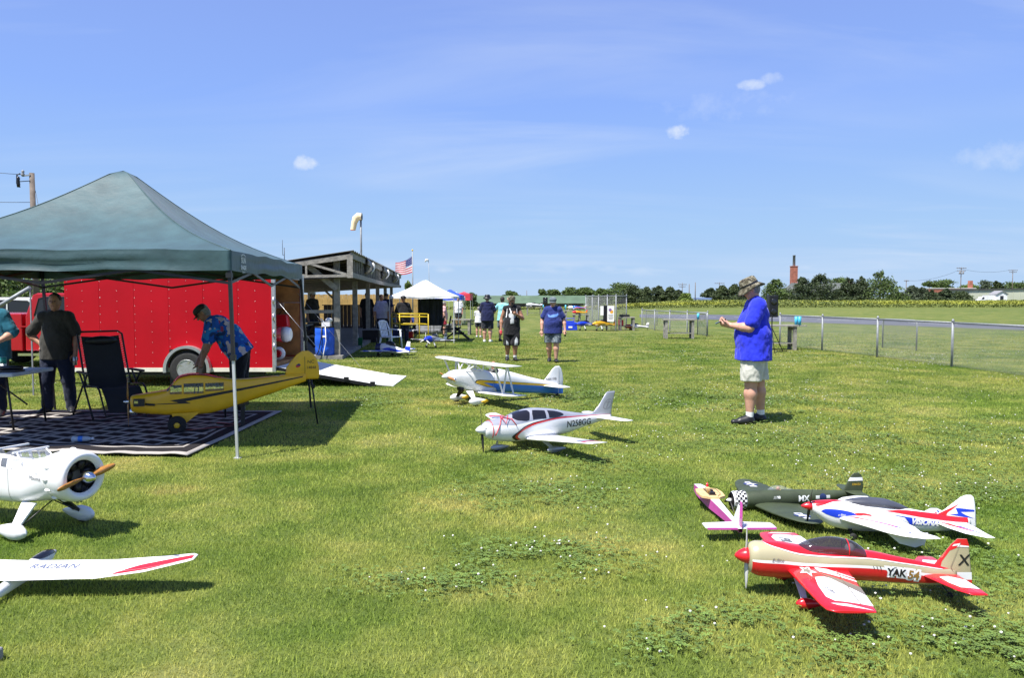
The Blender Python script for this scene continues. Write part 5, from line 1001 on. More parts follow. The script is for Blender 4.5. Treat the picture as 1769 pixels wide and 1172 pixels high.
class Wing:                              # sections (s, xle, xte, h, thickness ratio); vertical=True makes a fin
    def __init__(w, sec, vertical=False): w.sec = sec; w.vert = vertical
    def at(w, s):
        S_ = w.sec; s = min(max(s, S_[0][0]), S_[-1][0])
        for a, b in zip(S_, S_[1:]):
            if s <= b[0]: t = (s-a[0])/((b[0]-a[0]) or 1); return [a[k]+(b[k]-a[k])*t for k in range(1, 5)]
    def P(w, x, s, n): return Vector((x, n, s)) if w.vert else Vector((x, s, n))
    def surf(w, x, s, side=1, off=.0015):
        le, te, h, th = w.at(s); u = min(1, max(0, (x-le)/max(te-le, 1e-4))); return w.P(x, s, h+side*(NACA(u)*th*(te-le)+off))
    def cs(w, u, s, side=1, off=.0015): le, te, h, th = w.at(s); return w.surf(le+(te-le)*u, s, side, off)
    def mesh(w, name, mat, parent, K=9, sub=2):
        us = [(.5-.5*math.cos(math.pi*i/K)) for i in range(K+1)]; ring = [(u, 1) for u in us]+[(u, -1) for u in us[::-1][1:-1]]; secs = []
        for a, b in zip(w.sec, w.sec[1:]):
            for j in range(sub): secs.append(a[0]+(b[0]-a[0])*j/sub)
        secs.append(w.sec[-1][0]); return MB().loft([[w.cs(u, s, sd, .0006) for u, sd in ring] for s in secs], 0, True, True).build(name, mat, parent)
    def dec(w, name, poly, mat, parent, side=1, mirror=False, off=.0015):      # poly in (chord fraction, span)
        for m_ in ((1, -1) if mirror else (1,)): decal(name, [(u, m_*s) for u, s in poly], lambda u, s: w.cs(min(max(u,0),1), s, side, off), mat, parent, .08, .06)
    def text(w, name, txt, size, x, s, mat, parent, side=1, rot=0., shear=0., bold=0., flip=False, off=.003):
        v, f = text_geo(txt, size, shear, bold); m_ = Matrix.Rotation(rot, 3, 'Z'); v = [m_ @ p for p in v]
        decal(name, None, lambda a, b: w.surf(x+(-a if flip else a), s+b, side, off), mat, parent, .03, .03, (v, f))
def both(sec): return [(-s, *r) for s, *r in sec[::-1] if s > 0]+[(s, *r) for s, *r in sec]
def prop(parent, x, z, r, mat, ang=0., blades=2, w=.03, tip=None, y=0.):
    for k in range(blades):
        a = ang+2*math.pi*k/blades; d = Vector((0, math.cos(a), math.sin(a))); c = d.cross(Vector((1,0,0))); rings = []
        for t, ww, tw in ((.06,.4,.9),(.2,.8,.8),(.45,1.,.5),(.75,.85,.3),(.95,.55,.22),(1.,.2,.2)):
            o = Vector((x, y, z))+d*r*t; cx = (c*math.cos(tw)+Vector((1,0,0))*math.sin(tw))*w*ww*.5; n = Vector((1,0,0))*.1*w*ww*math.cos(tw)-c*.1*w*ww*math.sin(tw)
            rings.append([o+cx, o+n, o-cx, o-n])
        b = MB().loft(rings, 0, True, True).build('blade', mat, parent)
        if tip: MB().loft([[p+Vector((-.0008,0,0)) if j == 3 else p for j, p in enumerate(r_)] for r_ in [[q+(q-(Vector((x,y,z))+d*r*.97))*.12 for q in rg] for rg in rings[-2:]]], 0, True, True).build('blade_tip', tip, b)
def spinner(parent, x0, x1, z, r, mat, y=0.): return MB().lathe([(.002,x0),(r*.3,x0+(x1-x0)*.1),(r*.62,x0+(x1-x0)*.35),(r*.88,x0+(x1-x0)*.7),(r,x1),(r*.9,x1+.004)], (0,y,z), 'x', 20).build('spinner', mat, parent)
def pant(parent, c, L, h, w, mat, wheel=True, wr=None):
    st = [(0,.02,.0),(.06,.55,.5),(.2,.95,.92),(.4,1,1),(.65,.75,.7),(.88,.35,.35),(1,.05,.1)]
    o = MB().loft([[Vector((c[0]+(t-.35)*L, c[1]+math.cos(a)*w*.5*kw+0, c[2]+math.sin(a)*h*.5*max(kh,.02))) for a in [2*math.pi*j/14 for j in range(14)]] for t, kw, kh in st], 0, True, True).build('wheel_pant', mat, parent)
    if wheel:
        wr = wr or h*.42; MB().lathe([(wr*.5,-w*.22),(wr,-w*.18),(wr,w*.18),(wr*.5,w*.22)], (c[0],c[1],wr+.002), 'y', 16).build('wheel', 'rubber', parent)
    return o
def strut(parent, a, b, w0, w1, t, mat, name='gear_leg'):
    a, b = Vector(a), Vector(b); rings = [[p+Vector((-w/2,-t/2,0)), p+Vector((w/2,-t/2,0)), p+Vector((w/2,t/2,0)), p+Vector((-w/2,t/2,0))] for p, w in ((a, w0), (b, w1))]; return MB().loft(rings, 0, True, False).build(name, mat, parent)
def star_poly(c, R0, r0, n=5, rot=math.pi/2): return [(c[0]+(R0 if k % 2 == 0 else r0)*math.cos(rot+math.pi*k/n), c[1]+(R0 if k % 2 == 0 else r0)*math.sin(rot+math.pi*k/n)) for k in range(2*n)]
pm('taupe', (.20,.17,.13), .4, var=.06, coat=.3); pm('lettergrey', (.12,.12,.14), .5); pm('canopy_tint', (.03,.025,.03), .05, coat=.8, var=0, alpha=.72); pm('paleblade', (.62,.62,.62), .4, alpha=.85, var=0); pm('brown_gold', (.30,.17,.04), .4)

# ------------------------------------------------------------------ red and khaki aerobatic plane
yk = thing('model_airplane', 'red white and khaki aerobatic model with YAK 54 lettering', 'model airplane', (1.235,4.27,0), R(-3))
H = Hull([(.072,.05,.275,.165,2),(.08,.068,.29,.135,2.1),(.12,.08,.303,.115,2.3),(.22,.081,.302,.108,2.4),(.34,.078,.285,.106,2.5),(.5,.074,.272,.104,2.5),(.7,.064,.262,.096,2.4),(.9,.043,.225,.083,2.3),(1.08,.024,.19,.074,2.1),(1.2,.01,.165,.085,2)])
H.mesh('fuselage', 'khaki', yk)
hull_q('red_belly_band', [(.082,-.64),(.082,.0),(.35,.0),(.8,.02),(1.12,-.05),(1.16,-.4),(.9,-.58),(.5,-.64)], H, 'red', yk); hull_q('white_pinstripe', [(.082,.0),(.082,.075),(.35,.075),(.8,.11),(1.18,.1),(1.17,-.05),(1.12,-.05),(.8,.02),(.35,.0)], H, 'white', yk)
low = smooth_poly([(.15,.98),(.17,.78),(.215,.6),(.3,.46),(.42,.42),(.72,.44),(.95,.5),(1.12,.55)], 5)
hull_q('red_turtle_deck', low+[(1.2,.9),(1.2,1.0),(.15,1.0)], H, 'red', yk); hull_q('white_pinstripe', low+[(x, q-.055) for x, q in low[::-1]], H, 'white', yk, off=.002)
C = Hull([(.325,.006,.272,.255,2),(.36,.04,.292,.232,2),(.42,.056,.318,.222,2.1),(.52,.061,.334,.215,2.1),(.62,.058,.32,.21,2.1),(.695,.052,.278,.2,2.2),(.70,.05,.27,.205,2.2)]); cn = C.mesh('canopy', 'canopy_tint', yk, 30, 24)
hull_q('canopy_frame', [(.60,-.25),(.606,-.25),(.606,1),(.60,1)], C, 'red', cn, off=.002); hull_q('canopy_sill', [(.345,-.5),(.345,-.28),(.7,-.28),(.7,-.5)], C, 'red', cn)
MB().ball((.625,0,.272), (.026,.026,.03), 12, 8).build('pilot_helmet', 'white', yk)
spinner(yk, 0, .075, .222, .046, 'red'); prop(yk, .066, .222, .19, 'paleblade', R(90), 2, .034)
MB().lathe([(.055,.079),(.02,.0795)], (0,0,.222), 'x', 18).build('cowl_intake', 'black', yk)
wsec = [(0,.27,.62,.165,.13),(.08,.27,.60,.165,.13),(.55,.285,.535,.165,.12),(.605,.295,.528,.165,.10),(.63,.325,.52,.165,.05)]; Wg = Wing(both(wsec)); Wg.mesh('wing', 'red', yk)
for s in (-1, 1):
    f = lambda pts: [(u, s*v*.62) for u, v in pts]
    Wg.dec('white_panel', f([(.30,.36),(.46,.33),(.74,.43),(1,.55),(1,.9),(.3,.86),(.2,.78),(.23,.55)]), 'white', yk); Wg.dec('taupe_panel', f([(.42,.26),(.62,.33),(.80,.4),(1,.50),(1,.68),(.76,.52)]), 'taupe', yk, off=.0022)
    Wg.dec('white_stripe', f([(.42,.12),(.62,.14),(1,.28),(1,.38),(.72,.30),(.45,.22)]), 'white', yk, off=.0018); Wg.dec('red_stripe', f([(.55,.17),(1,.3),(1,.345)]), 'red', yk, off=.0026)
    Wg.dec('white_tip_stripe', f([(.18,.9),(.5,.91),(.95,.985),(.6,.965),(.3,.94)]), 'white', yk)
    st_ = star_poly((.26,.21), .1, .042); st2 = star_poly((.26,.21), .15, .065)
    Wg.dec('star_outline', [(u+.0, s*(.21+(v-.21)*.95)*.62) for u, v in st2], 'white', yk, off=.0022); Wg.dec('star', [(u, s*(.21+(v-.21)*.95)*.62) for u, v in st_], 'taupe', yk, off=.003)
Wg.text('lettering', 'PILOT', .085, .40, .36, 'lettergrey', yk, 1, R(-90), .3, .003); Wg.text('lettering', 'E-flite', .035, .385, -.40, 'lettergrey', yk, 1, R(-72), .3)
gaps(Wg, yk, [(-.56,-.1),(.1,.56)], .76, 'taupe')
tw = Wing(both([(0,1.0,1.205,.135,.09),(.24,1.085,1.215,.135,.09),(.3,1.13,1.21,.135,.06)])); tw.mesh('stabilizer', 'red', yk)
for s in (-1,1): tw.dec('white_panel', [(.28,s*.07),(.6,s*.05),(.98,s*.09),(.98,s*.22),(.3,s*.215),(.22,s*.15)], 'white', yk)
fn_ = Wing([(.09,1.17,1.285,0,.06),(.165,1.06,1.28,0,.07),(.2,1.09,1.275,0,.07),(.3,1.165,1.262,0,.08),(.335,1.2,1.25,0,.06)], True); fn_.mesh('fin', 'khaki', yk)
for sd in (-1,1):
    fn_.dec('red_leading_edge', [(0,.165),(.22,.165),(.12,.21),(.14,.27),(.4,.288),(1,.292),(1,.335),(0,.335)], 'red', yk, sd); fn_.dec('white_bolt', [(.12,.305),(.5,.312),(.45,.302),(.98,.296),(.98,.288),(.35,.292),(.4,.3),(.1,.294)], 'white', yk, sd, off=.0024)
    fn_.dec('white_band', [(.35,.108),(1,.108),(1,.15),(.3,.15)], 'white', yk, sd); fn_.dec('red_band', [(.2,.09),(1,.09),(1,.108),(.2,.108)], 'red', yk, sd)
    fn_.text('lettering', 'X', .085, 1.235, .215, 'black', yk, sd, 0, .1, .001)
gaps(tw, yk, [(-.28,-.03),(.03,.28)], .6, 'taupe'); gaps(fn_, yk, [(.1,.32)], .45, 'taupe', (-1,1))
hull_text('lettering_outline', 'YAK', .054, .86, .155, H, 'white', yk, -1, 0, .012, .0022, R(-7)); hull_text('lettering', 'YAK', .054, .86, .155, H, 'black', yk, -1, 0, .002, .0034, R(-7)); hull_text('lettering_outline', '54', .064, .955, .138, H, 'white', yk, -1, 0, .012, .0022, R(-10)); hull_text('lettering', '54', .064, .955, .138, H, 'brown_gold', yk, -1, 0, .002, .0034, R(-10))
hull_text('lettering', 'E-flite', .028, .215, .222, H, 'lettergrey', yk, -1, .3)
for s in (-1,1):
    strut(yk, (.335,s*.05,.118), (.325,s*.2,.04), .05, .028, .006, 'white'); pant(yk, (.325,s*.215,.04), .15, .058, .046, 'red', True, .03)
MB().tube([(1.12,0,.085),(1.17,0,.02)], .003, 6).lathe([(.012,-.004),(.018,-.004),(.018,.004),(.012,.004)], (1.17,0,.018), 'y', 12).build('tail_wheel', 'rubber', yk)
for k in range(3): MB().bar((.73+.018*k,-.0625,.195), (.737+.018*k,-.063,.178), .003).build('vent', 'black', yk)

# ------------------------------------------------------------------ white foam aerobatic plane with swept wing
vs = thing('model_airplane', 'white foam aerobatic model with red and blue trim and swept wings', 'model airplane', (2.015,5.38,.006), R(-1))
H = Hull([(.068,.028,.222,.168,2),(.1,.047,.23,.13,2.2),(.22,.066,.236,.052,2.4),(.4,.07,.228,.022,2.4),(.6,.064,.205,.016,2.3),(.82,.05,.165,.018,2.2),(1.02,.03,.132,.025,2.1),(1.17,.013,.115,.04,2)])
H.mesh('fuselage', 'white_foam', vs); spinner(vs, 0, .07, .195, .03, 'red'); prop(vs, .06, .195, .14, 'black', R(-70), 2, .025)
C = Hull([(.28,.004,.232,.22,2),(.35,.037,.248,.2,2),(.45,.054,.257,.185,2),(.56,.054,.25,.18,2),(.66,.042,.222,.17,2),(.74,.006,.185,.17,2)]); pm('slate', (.06,.065,.085), .4); C.mesh('canopy', 'slate', vs, 24, 20)
hull_q('red_nose', [(.075,.35),(.1,.3),(.2,.75),(.3,.95),(.2,1.0),(.075,1.0)], H, 'red', vs); hull_q('blue_flash', smooth_poly([(.12,.0),(.15,.2),(.22,.26),(.32,.2),(.36,.08)])+[(.36,-.05),(.22,-.05),(.15,-.04)], H, 'blue', vs); hull_q('red_band', smooth_poly([(.32,.0),(.35,.17),(.41,.2),(.46,.15)],4)+[(.46,.1),(.4,.12),(.35,-.03)], H, 'red', vs)
hull_q('red_spine', [(.55,.4),(.72,.68),(.98,.96),(1.15,1.0),(1.15,.15),(.95,.28),(.78,.33)], H, 'red', vs); hull_q('blue_band', [(.54,.28),(.69,.2),(.73,-.1),(1.0,-.12),(1.01,.1),(.82,.18),(.74,.22)], H, 'blue', vs, off=.002)
hull_text('lettering', 'VISIONAIRE', .05, .865, .092, H, 'white', vs, -1, .25, .003, .0035, R(-6)); hull_text('lettering', 'e-flite', .022, .255, .15, H, 'white', vs, -1, .2)
wsec = [(0,.22,.63,.125,.1),(.07,.24,.64,.125,.1),(.28,.345,.655,.13,.09),(.38,.395,.64,.13,.08),(.42,.42,.655,.13,.07),(.48,.475,.69,.13,.05),(.53,.575,.69,.13,.04)]; Wg = Wing(both(wsec)); Wg.mesh('wing', 'white_foam', vs)
for s in (-1,1):
    Wg.dec('red_stripe', [(.1,s*.08),(.22,s*.09),(.55,s*.33),(.5,s*.33)], 'red', vs); Wg.dec('blue_stripe', [(.3,s*.18),(.36,s*.18),(.62,s*.34),(.56,s*.34)], 'blue', vs); Wg.dec('pink_stripe', [(.42,s*.1),(.46,s*.1),(.78,s*.28)], 'red', vs); Wg.dec('blue_bolt', [(.35,s*.41),(.6,s*.42),(.5,s*.43),(.75,s*.5),(.42,s*.44),(.5,s*.435)], 'blue', vs)
    MB().prism([(.42,.12),(.68,.125),(.66,.05),(.6,.03),(.5,.055)], s*.39-.003, s*.39+.003, 'y').build('wing_fence', 'white_foam', vs)
gaps(Wg, vs, [(-.36,-.08),(.08,.36)], .78, 'grey')
tw = Wing(both([(0,.92,1.14,.085,.05),(.13,.94,1.14,.085,.05),(.27,.99,1.13,.085,.05),(.36,1.08,1.13,.085,.04)])); tw.mesh('stabilizer', 'white_foam', vs)
for s in (-1,1): tw.dec('red_stripe', [(.1,s*.04),(.3,s*.04),(.55,s*.24),(.45,s*.24)], 'red', vs); tw.dec('blue_stripe', [(.4,s*.11),(.5,s*.11),(.8,s*.3),(.7,s*.3)], 'blue', vs)
fn_ = Wing([(.02,1.08,1.215,0,.05),(.11,.88,1.212,0,.05),(.165,.98,1.208,0,.05),(.225,1.055,1.2,0,.05),(.262,1.1,1.19,0,.05),(.276,1.135,1.172,0,.04)], True); fn_.mesh('fin', 'white_foam', vs)
for sd in (-1,1): fn_.dec('blue_bolt', [(.3,.185),(.42,.185),(.95,.172),(.95,.16),(.55,.158),(.95,.112),(.3,.142),(.52,.146)], 'blue', vs, sd); fn_.dec('red_sweep', [(0,.11),(.35,.11),(.2,.155),(.28,.215),(.02,.165)], 'red', vs, sd)
for s in (-1,1): strut(vs, (.32,s*.05,.05), (.31,s*.13,.018), .03, .012, .004, 'dark_metal'); MB().lathe([(.01,-.008),(.024,-.008),(.024,.008),(.01,.008)], (.31,s*.135,.018), 'y', 14).build('wheel', 'rubber', vs)

# ------------------------------------------------------------------ olive warbird with checkered cowl
wb = thing('model_airplane', 'olive green warbird model with a black and white checkered cowl', 'model airplane', (1.665,6.0,.005), R(5))
H = Hull([(.14,.07,.145,.003,2),(.3,.067,.15,.006,2.1),(.5,.06,.147,.015,2.1),(.75,.044,.138,.038,2.1),(1.0,.02,.128,.075,2),(1.1,.008,.126,.095,2)]); H.mesh('fuselage', 'olive', wb)
Cw = Hull([(.035,.05,.124,.024,2),(.045,.063,.137,.011,2),(.07,.0715,.1455,.0025,2),(.142,.0725,.1465,.0015,2)]); cw = Cw.mesh('cowl', 'white', wb, 20, 40)
MB().lathe([(.05,.034),(.01,.036)], (0,0,.074), 'x', 20).build('cowl_face', 'black', wb); MB().lathe([(.063,.042),(.05,.032),(.046,.034)], (0,0,.074), 'x', 24, cap=False).build('cowl_lip', 'black', wb)
sq = MB(); NA, NX = 24, 5
for i in range(NX):
    for j in range(NA):
        if (i+j) % 2: continue
        x0, x1 = .05+i*.018, .05+(i+1)*.018; a0, a1 = 2*math.pi*j/NA, 2*math.pi*(j+1)/NA; sq.add([Cw.pt(x0,a0,.0012), Cw.pt(x1,a0,.0012), Cw.pt(x1,a1,.0012), Cw.pt(x0,a1,.0012)], [(0,1,2,3)], 0, True)
tag(sq.build('checker_squares', 'black', cw), kind='stuff')
spinner(wb, 0, .036, .074, .018, 'white'); prop(wb, .028, .074, .13, 'black', R(100), 3, .022, 'gold')
C = Hull([(.33,.004,.152,.142,2),(.37,.024,.178,.13,2),(.42,.028,.182,.13,2),(.5,.014,.158,.13,2),(.54,.003,.146,.135,2)]); C.mesh('canopy', 'glass', wb, 20, 16); MB().ball((.415,0,.155), (.016,.014,.018), 10, 6).build('pilot_head', 'skin_tan', wb); MB().ball((.425,0,.137), (.02,.02,.014), 10, 6).build('pilot_vest', 'gold', wb)
wsec = [(0,.2,.57,.04,.12),(.09,.205,.57,.042,.12),(.32,.225,.56,.055,.11),(.48,.255,.53,.064,.1),(.6,.3,.485,.07,.09),(.655,.345,.45,.073,.07),(.675,.375,.42,.074,.05)]; Wg = Wing(both(wsec)); Wg.mesh('wing', 'olive', wb)
pm('insig_blue', (.02,.035,.12), .5)
for s in (-1,1): Wg.dec('roundel_bar', [(.38,s*.40),(.58,s*.40),(.58,s*.56),(.38,s*.56)], 'white', wb); Wg.dec('roundel_disc', [(.48+.22*math.cos(a), s*(.48+.055*math.sin(a))) for a in [2*math.pi*k/20 for k in range(20)]], 'insig_blue', wb, off=.0024); Wg.dec('roundel_star', [(u, s*v) for u, v in [(.48+(.22 if k % 2 == 0 else .085)*math.cos(math.pi*k/5), .48+(.055 if k % 2 == 0 else .022)*math.sin(math.pi*k/5)) for k in range(10)]], 'white', wb, off=.0036)
hull_text('lettering', 'MX', .06, .60, .085, H, 'sign_white', wb, -1, 0, .002); hull_text('lettering', '98', .026, .395, .1, H, 'sign_white', wb, -1, 0, .001); hull_text('lettering', '///', .03, .365, .098, H, 'sign_white', wb, -1)
hull_xz('roundel_bar', [(.7,.08),(.82,.08),(.82,.105),(.7,.105)], H, 'sign_white', wb); hull_xz('roundel_disc', [(.76+.03*math.cos(a), .092+.026*math.sin(a)) for a in [2*math.pi*k/18 for k in range(18)]], H, 'insig_blue', wb, off=.0024)
tw = Wing(both([(0,.95,1.08,.125,.07),(.17,.98,1.07,.125,.07),(.22,1.01,1.05,.125,.05)])); tw.mesh('stabilizer', 'olive', wb)
fn_ = Wing([(.1,.93,1.1,0,.06),(.15,.955,1.11,0,.07),(.22,.99,1.105,0,.07),(.255,1.015,1.09,0,.06),(.268,1.035,1.07,0,.05)], True); fn_.mesh('fin', 'olive', wb)
for sd in (-1,1): fn_.dec('white_band', [(0,.205),(1,.205),(1,.232),(0,.232)], 'white', wb, sd); fn_.text('lettering', '226532', .024, 1.05, .178, 'gold', wb, sd)

# ------------------------------------------------------------------ magenta and white plane without its wing
mg = thing('model_airplane', 'magenta and white model fuselage with an open wooden wing saddle', 'model airplane', (1.54,6.42,.02), R(-89.5))
st = [(0,.028,.03,.085),(.12,.036,.02,.095),(.45,.036,.015,.1),(.9,.02,.03,.085),(1.2,.012,.04,.07)]; mb = MB()
for (a, b) in zip(st, st[1:]):
    r0 = [(a[0],-a[1],a[2]),(a[0],a[1],a[2]),(a[0],a[1],a[3]),(a[0],-a[1],a[3])]; r1 = [(b[0],-b[1],b[2]),(b[0],b[1],b[2]),(b[0],b[1],b[3]),(b[0],-b[1],b[3])]; mb.add(r0+r1, [(0,1,5,4),(1,2,6,5),(3,0,4,7)], 0); mb.add(r0+r1, [(2,3,7,6)], 1)
mb.add([(0,-.028,.03),(0,.028,.03),(0,.028,.085),(0,-.028,.085)], [(0,1,2,3)], 1); mb.build('fuselage', ['magenta','white'], mg)
MB().prism([(.25,-.035),(.28,-.085),(.38,-.1),(.50,-.09),(.54,-.04),(.54,.04),(.50,.09),(.38,.1),(.28,.085),(.25,.035)], .098, .114, 'z').build('wing_saddle', 'balsa', mg); MB().box((.39,0,.1155), (.2,.055,.005)).build('radio_bay', 'dark_wood', mg)
for (x, y, sx, sy, m_) in ((.33,.0,.05,.03,'balsa'),(.40,.012,.035,.02,'black'),(.41,-.014,.04,.02,'brown_gold'),(.465,0,.03,.04,'dark_metal')): MB().box((x,y,.126), (sx,sy,.018)).build('servo', m_, mg)
MB().tube([(.37,.01,.136),(.42,.04,.146),(.48,.06,.126),(.52,.03,.118)], .002, 5).build('servo_wire', 'black', mg)
tw = Wing(both([(0,1.06,1.23,.075,.05),(.225,1.085,1.225,.075,.05),(.24,1.1,1.215,.075,.04)])); tw.mesh('stabilizer', 'white', mg)
for s in (-1,1): MB().bar((1.228,s*.03,.075), (1.226,s*.232,.075), .012, .012).build('trailing_edge', 'magenta', mg)
fn_ = Wing([(.08,1.02,1.16,0,.06),(.2,1.12,1.17,0,.06),(.215,1.13,1.165,0,.05)], True); fn_.mesh('fin', 'white', mg); rd = Wing([(.08,1.165,1.235,0,.08),(.24,1.175,1.225,0,.08),(.25,1.185,1.215,0,.05)], True).mesh('rudder', 'magenta', mg); rd.rotation_euler = (0,0,0)
MB().lathe([(.012,-.006),(.02,-.006),(.02,.006),(.012,.006)], (.03,0,.0), 'y', 12).build('wheel', 'rubber', mg); MB().lathe([(.01,.1),(.012,.13),(.004,.15)], (.2,.03,-.005), n=8).build('antenna_cap', 'red', mg)

# ------------------------------------------------------------------ silver and white low wing plane with red ribbon
ci = thing('model_airplane', 'silver and white low wing model with red ribbon on its nose', 'model airplane', (-.385,8.2,0), R(30))
H = Hull([(.095,.055,.30,.20,2),(.105,.078,.322,.172,2.1),(.2,.108,.345,.128,2.3),(.38,.135,.37,.098,2.4),(.5,.146,.412,.09,2.4),(.68,.15,.438,.09,2.4),(.9,.135,.42,.1,2.3),(1.15,.092,.37,.125,2.2),(1.4,.052,.328,.175,2.1),(1.65,.025,.302,.222,2),(1.78,.012,.29,.24,2)]); H.mesh('fuselage', 'white', ci, 60, 44)
lo = smooth_poly([(.1,.45),(.3,.3),(.5,.18),(.8,.22),(1.1,.36),(1.4,.5),(1.77,.7)],5); hull_q('silver_top', lo+[(1.77,1),(.1,1)], H, 'silver', ci, off=.001)
hull_q('red_cheat_line', smooth_poly([(.5,-.55),(.44,-.28),(.52,-.05),(.8,.12),(1.1,.3),(1.4,.46),(1.77,.68)],5)+smooth_poly([(1.77,.75),(1.4,.52),(1.1,.36),(.8,.17),(.52,.01),(.41,-.26),(.47,-.55)],5), H, 'red', ci, off=.002); hull_q('black_cheat_line', smooth_poly([(.47,-.55),(.41,-.26),(.52,.01),(.8,.17),(1.1,.36)],5)+smooth_poly([(1.1,.385),(.8,.195),(.51,.035),(.375,-.26),(.44,-.6)],5), H, 'black', ci, off=.0026)
for nme, pl in (('windshield', smooth_poly([(.40,.66),(.44,.4),(.53,.24),(.58,.24)],4)+[(.61,.62),(.60,.85),(.52,1.0),(.44,1.0)]), ('window', [(.625,.22),(.80,.23),(.81,.68),(.655,.74),(.63,.5)]), ('window', smooth_poly([(.84,.25),(.96,.3),(1.06,.46),(1.03,.62),(.94,.69)],3)+[(.845,.7)])): hull_q(nme, pl, H, 'tint', ci, off=.0025)
spinner(ci, 0, .1, .25, .055, 'white'); prop(ci, .075, .25, .24, 'black', R(82), 2, .035)
for s in (-1,1): MB().ball((.105,s*.045,.265), (.012,.022,.022), 10, 6).build('cowl_intake', 'black', ci)
wsec = [(0,.55,.97,.125,.12),(.14,.55,.97,.13,.12),(.3,.575,.955,.145,.12),(.95,.67,.90,.205,.11),(1.08,.69,.885,.218,.1),(1.13,.74,.875,.225,.07),(1.15,.79,.87,.228,.04)]; Wg = Wing(both(wsec)); Wg.mesh('wing', 'white', ci)
pm('slate_blue', (.13,.15,.24), .4)
for s in (-1,1): Wg.dec('blue_band', [(0,s*.86),(1,s*.84),(1,s*.93),(0,s*.93)], 'slate_blue', ci); Wg.dec('red_band', [(0,s*.945),(1,s*.945),(1,s*1.01),(0,s*1.01)], 'red', ci); Wg.dec('blue_band', [(0,s*.86),(1,s*.86),(1,s*.93),(0,s*.93)], 'slate_blue', ci, -1)
gaps(Wg, ci, [(-1.05,-.5),(-.48,-.16),(.16,.48),(.5,1.05)], .78, 'grey')
tw = Wing(both([(0,1.54,1.76,.27,.09),(.38,1.63,1.775,.275,.08),(.43,1.68,1.77,.275,.05)])); tw.mesh('stabilizer', 'white', ci)
fn_ = Wing([(.24,1.62,1.78,0,.06),(.29,1.36,1.785,0,.05),(.33,1.52,1.79,0,.07),(.4,1.6,1.8,0,.08),(.53,1.695,1.835,0,.08),(.56,1.73,1.84,0,.05)], True); fn_.mesh('fin', 'silver', ci)
for sd in (-1,1): fn_.dec('emblem_ring', [(.62+.3*math.cos(a), .415+.06*math.sin(a)) for a in [2*math.pi*k/24 for k in range(24)]], 'grey', ci, sd); fn_.dec('emblem_disc', [(.62+.25*math.cos(a), .415+.05*math.sin(a)) for a in [2*math.pi*k/24 for k in range(24)]], 'silver', ci, sd, off=.0025); fn_.dec('emblem_bar', [(.58,.37),(.66,.37),(.66,.46),(.58,.46)], 'grey', ci, sd, off=.003); fn_.dec('emblem_bar', [(.45,.43),(.8,.43),(.8,.44),(.45,.44)], 'grey', ci, sd, off=.0031)
hull_text('lettering', 'N258GG', .1, 1.28, .235, H, 'black', ci, -1, 0, .001)
strut(ci, (.27,0,.13), (.25,0,.05), .018, .018, .018, 'steel', 'nose_strut'); pant(ci, (.26,0,.045), .24, .07, .05, 'silver')
for s in (-1,1): strut(ci, (.74,s*.13,.12), (.72,s*.40,.05), .08, .04, .014, 'white'); pant(ci, (.72,s*.41,.045), .24, .075, .05, 'silver')
MB().tube([H.pt(.16,math.radians(a),.006) for a in range(-40,221,20)], .004, 6).build('ribbon', 'red', ci); MB().tube([H.pt(.18+.12*t, math.radians(200-110*t), .008) for t in [k/8 for k in range(9)]]+[H.pt(.32,math.radians(80),.02)], .005, 6).build('ribbon', 'red', ci)
MB().tube([H.pt(.3,math.radians(95),.01), H.pt(.27,math.radians(120),.045), H.pt(.3,math.radians(150),.02), H.pt(.34,math.radians(120),.05), H.pt(.31,math.radians(95),.01), H.pt(.38,math.radians(130),.02), H.pt(.42,math.radians(165),.01)], .005, 6).build('ribbon_bow', 'red', ci)

# ------------------------------------------------------------------ white and blue biplane
bi = thing('model_biplane', 'white biplane model with a blue and gold side stripe', 'model airplane', (-1.07,11.85,0), R(33))
H = Hull([(.1,.06,.49,.4,2),(.12,.095,.515,.345,2.2),(.25,.125,.545,.275,2.5),(.45,.135,.545,.2,2.8),(.7,.14,.53,.168,3),(.83,.14,.495,.16,3),(.95,.138,.485,.155,3),(1.02,.135,.52,.15,2.8),(1.2,.122,.475,.138,2.6),(1.6,.078,.362,.1,2.4),(2.0,.038,.265,.065,2.2),(2.2,.018,.215,.05,2)]); H.mesh('fuselage', 'white', bi, 60, 40)
up = lambda x: .345-.085*(x-.6); 
hull_xz('black_edge', smooth_poly([(.50,.345),(.53,.377),(.6,.384)],4)+[(2.18,.197),(2.18,.06),(1.2,.19),(.72,.262),(.55,.315)], H, 'black', bi, off=.0015); hull_xz('gold_stripe', smooth_poly([(.52,.342),(.55,.368),(.62,.374)],4)+[(2.18,.19),(2.18,.06),(1.2,.19),(.74,.265),(.58,.313)], H, 'gold', bi, off=.0022); hull_xz('blue_panel', [(.66,.333),(2.19,.165),(2.19,.03),(1.2,.12),(.95,.14),(.88,.24)], H, 'skyblue', bi, off=.003)
spinner(bi, 0, .1, .45, .05, 'white'); prop(bi, .085, .45, .26, 'wood_prop', R(8), 2, .045)
MB().lathe([(.03,-.05),(.05,-.03),(.05,.03),(.03,.05)], (.3,-.05,.26), 'x', 12).build('engine_pod', 'dark_metal', bi); MB().ball((.17,-.1,.4), (.03,.03,.035), 10, 6).build('cylinder', 'chrome', bi)
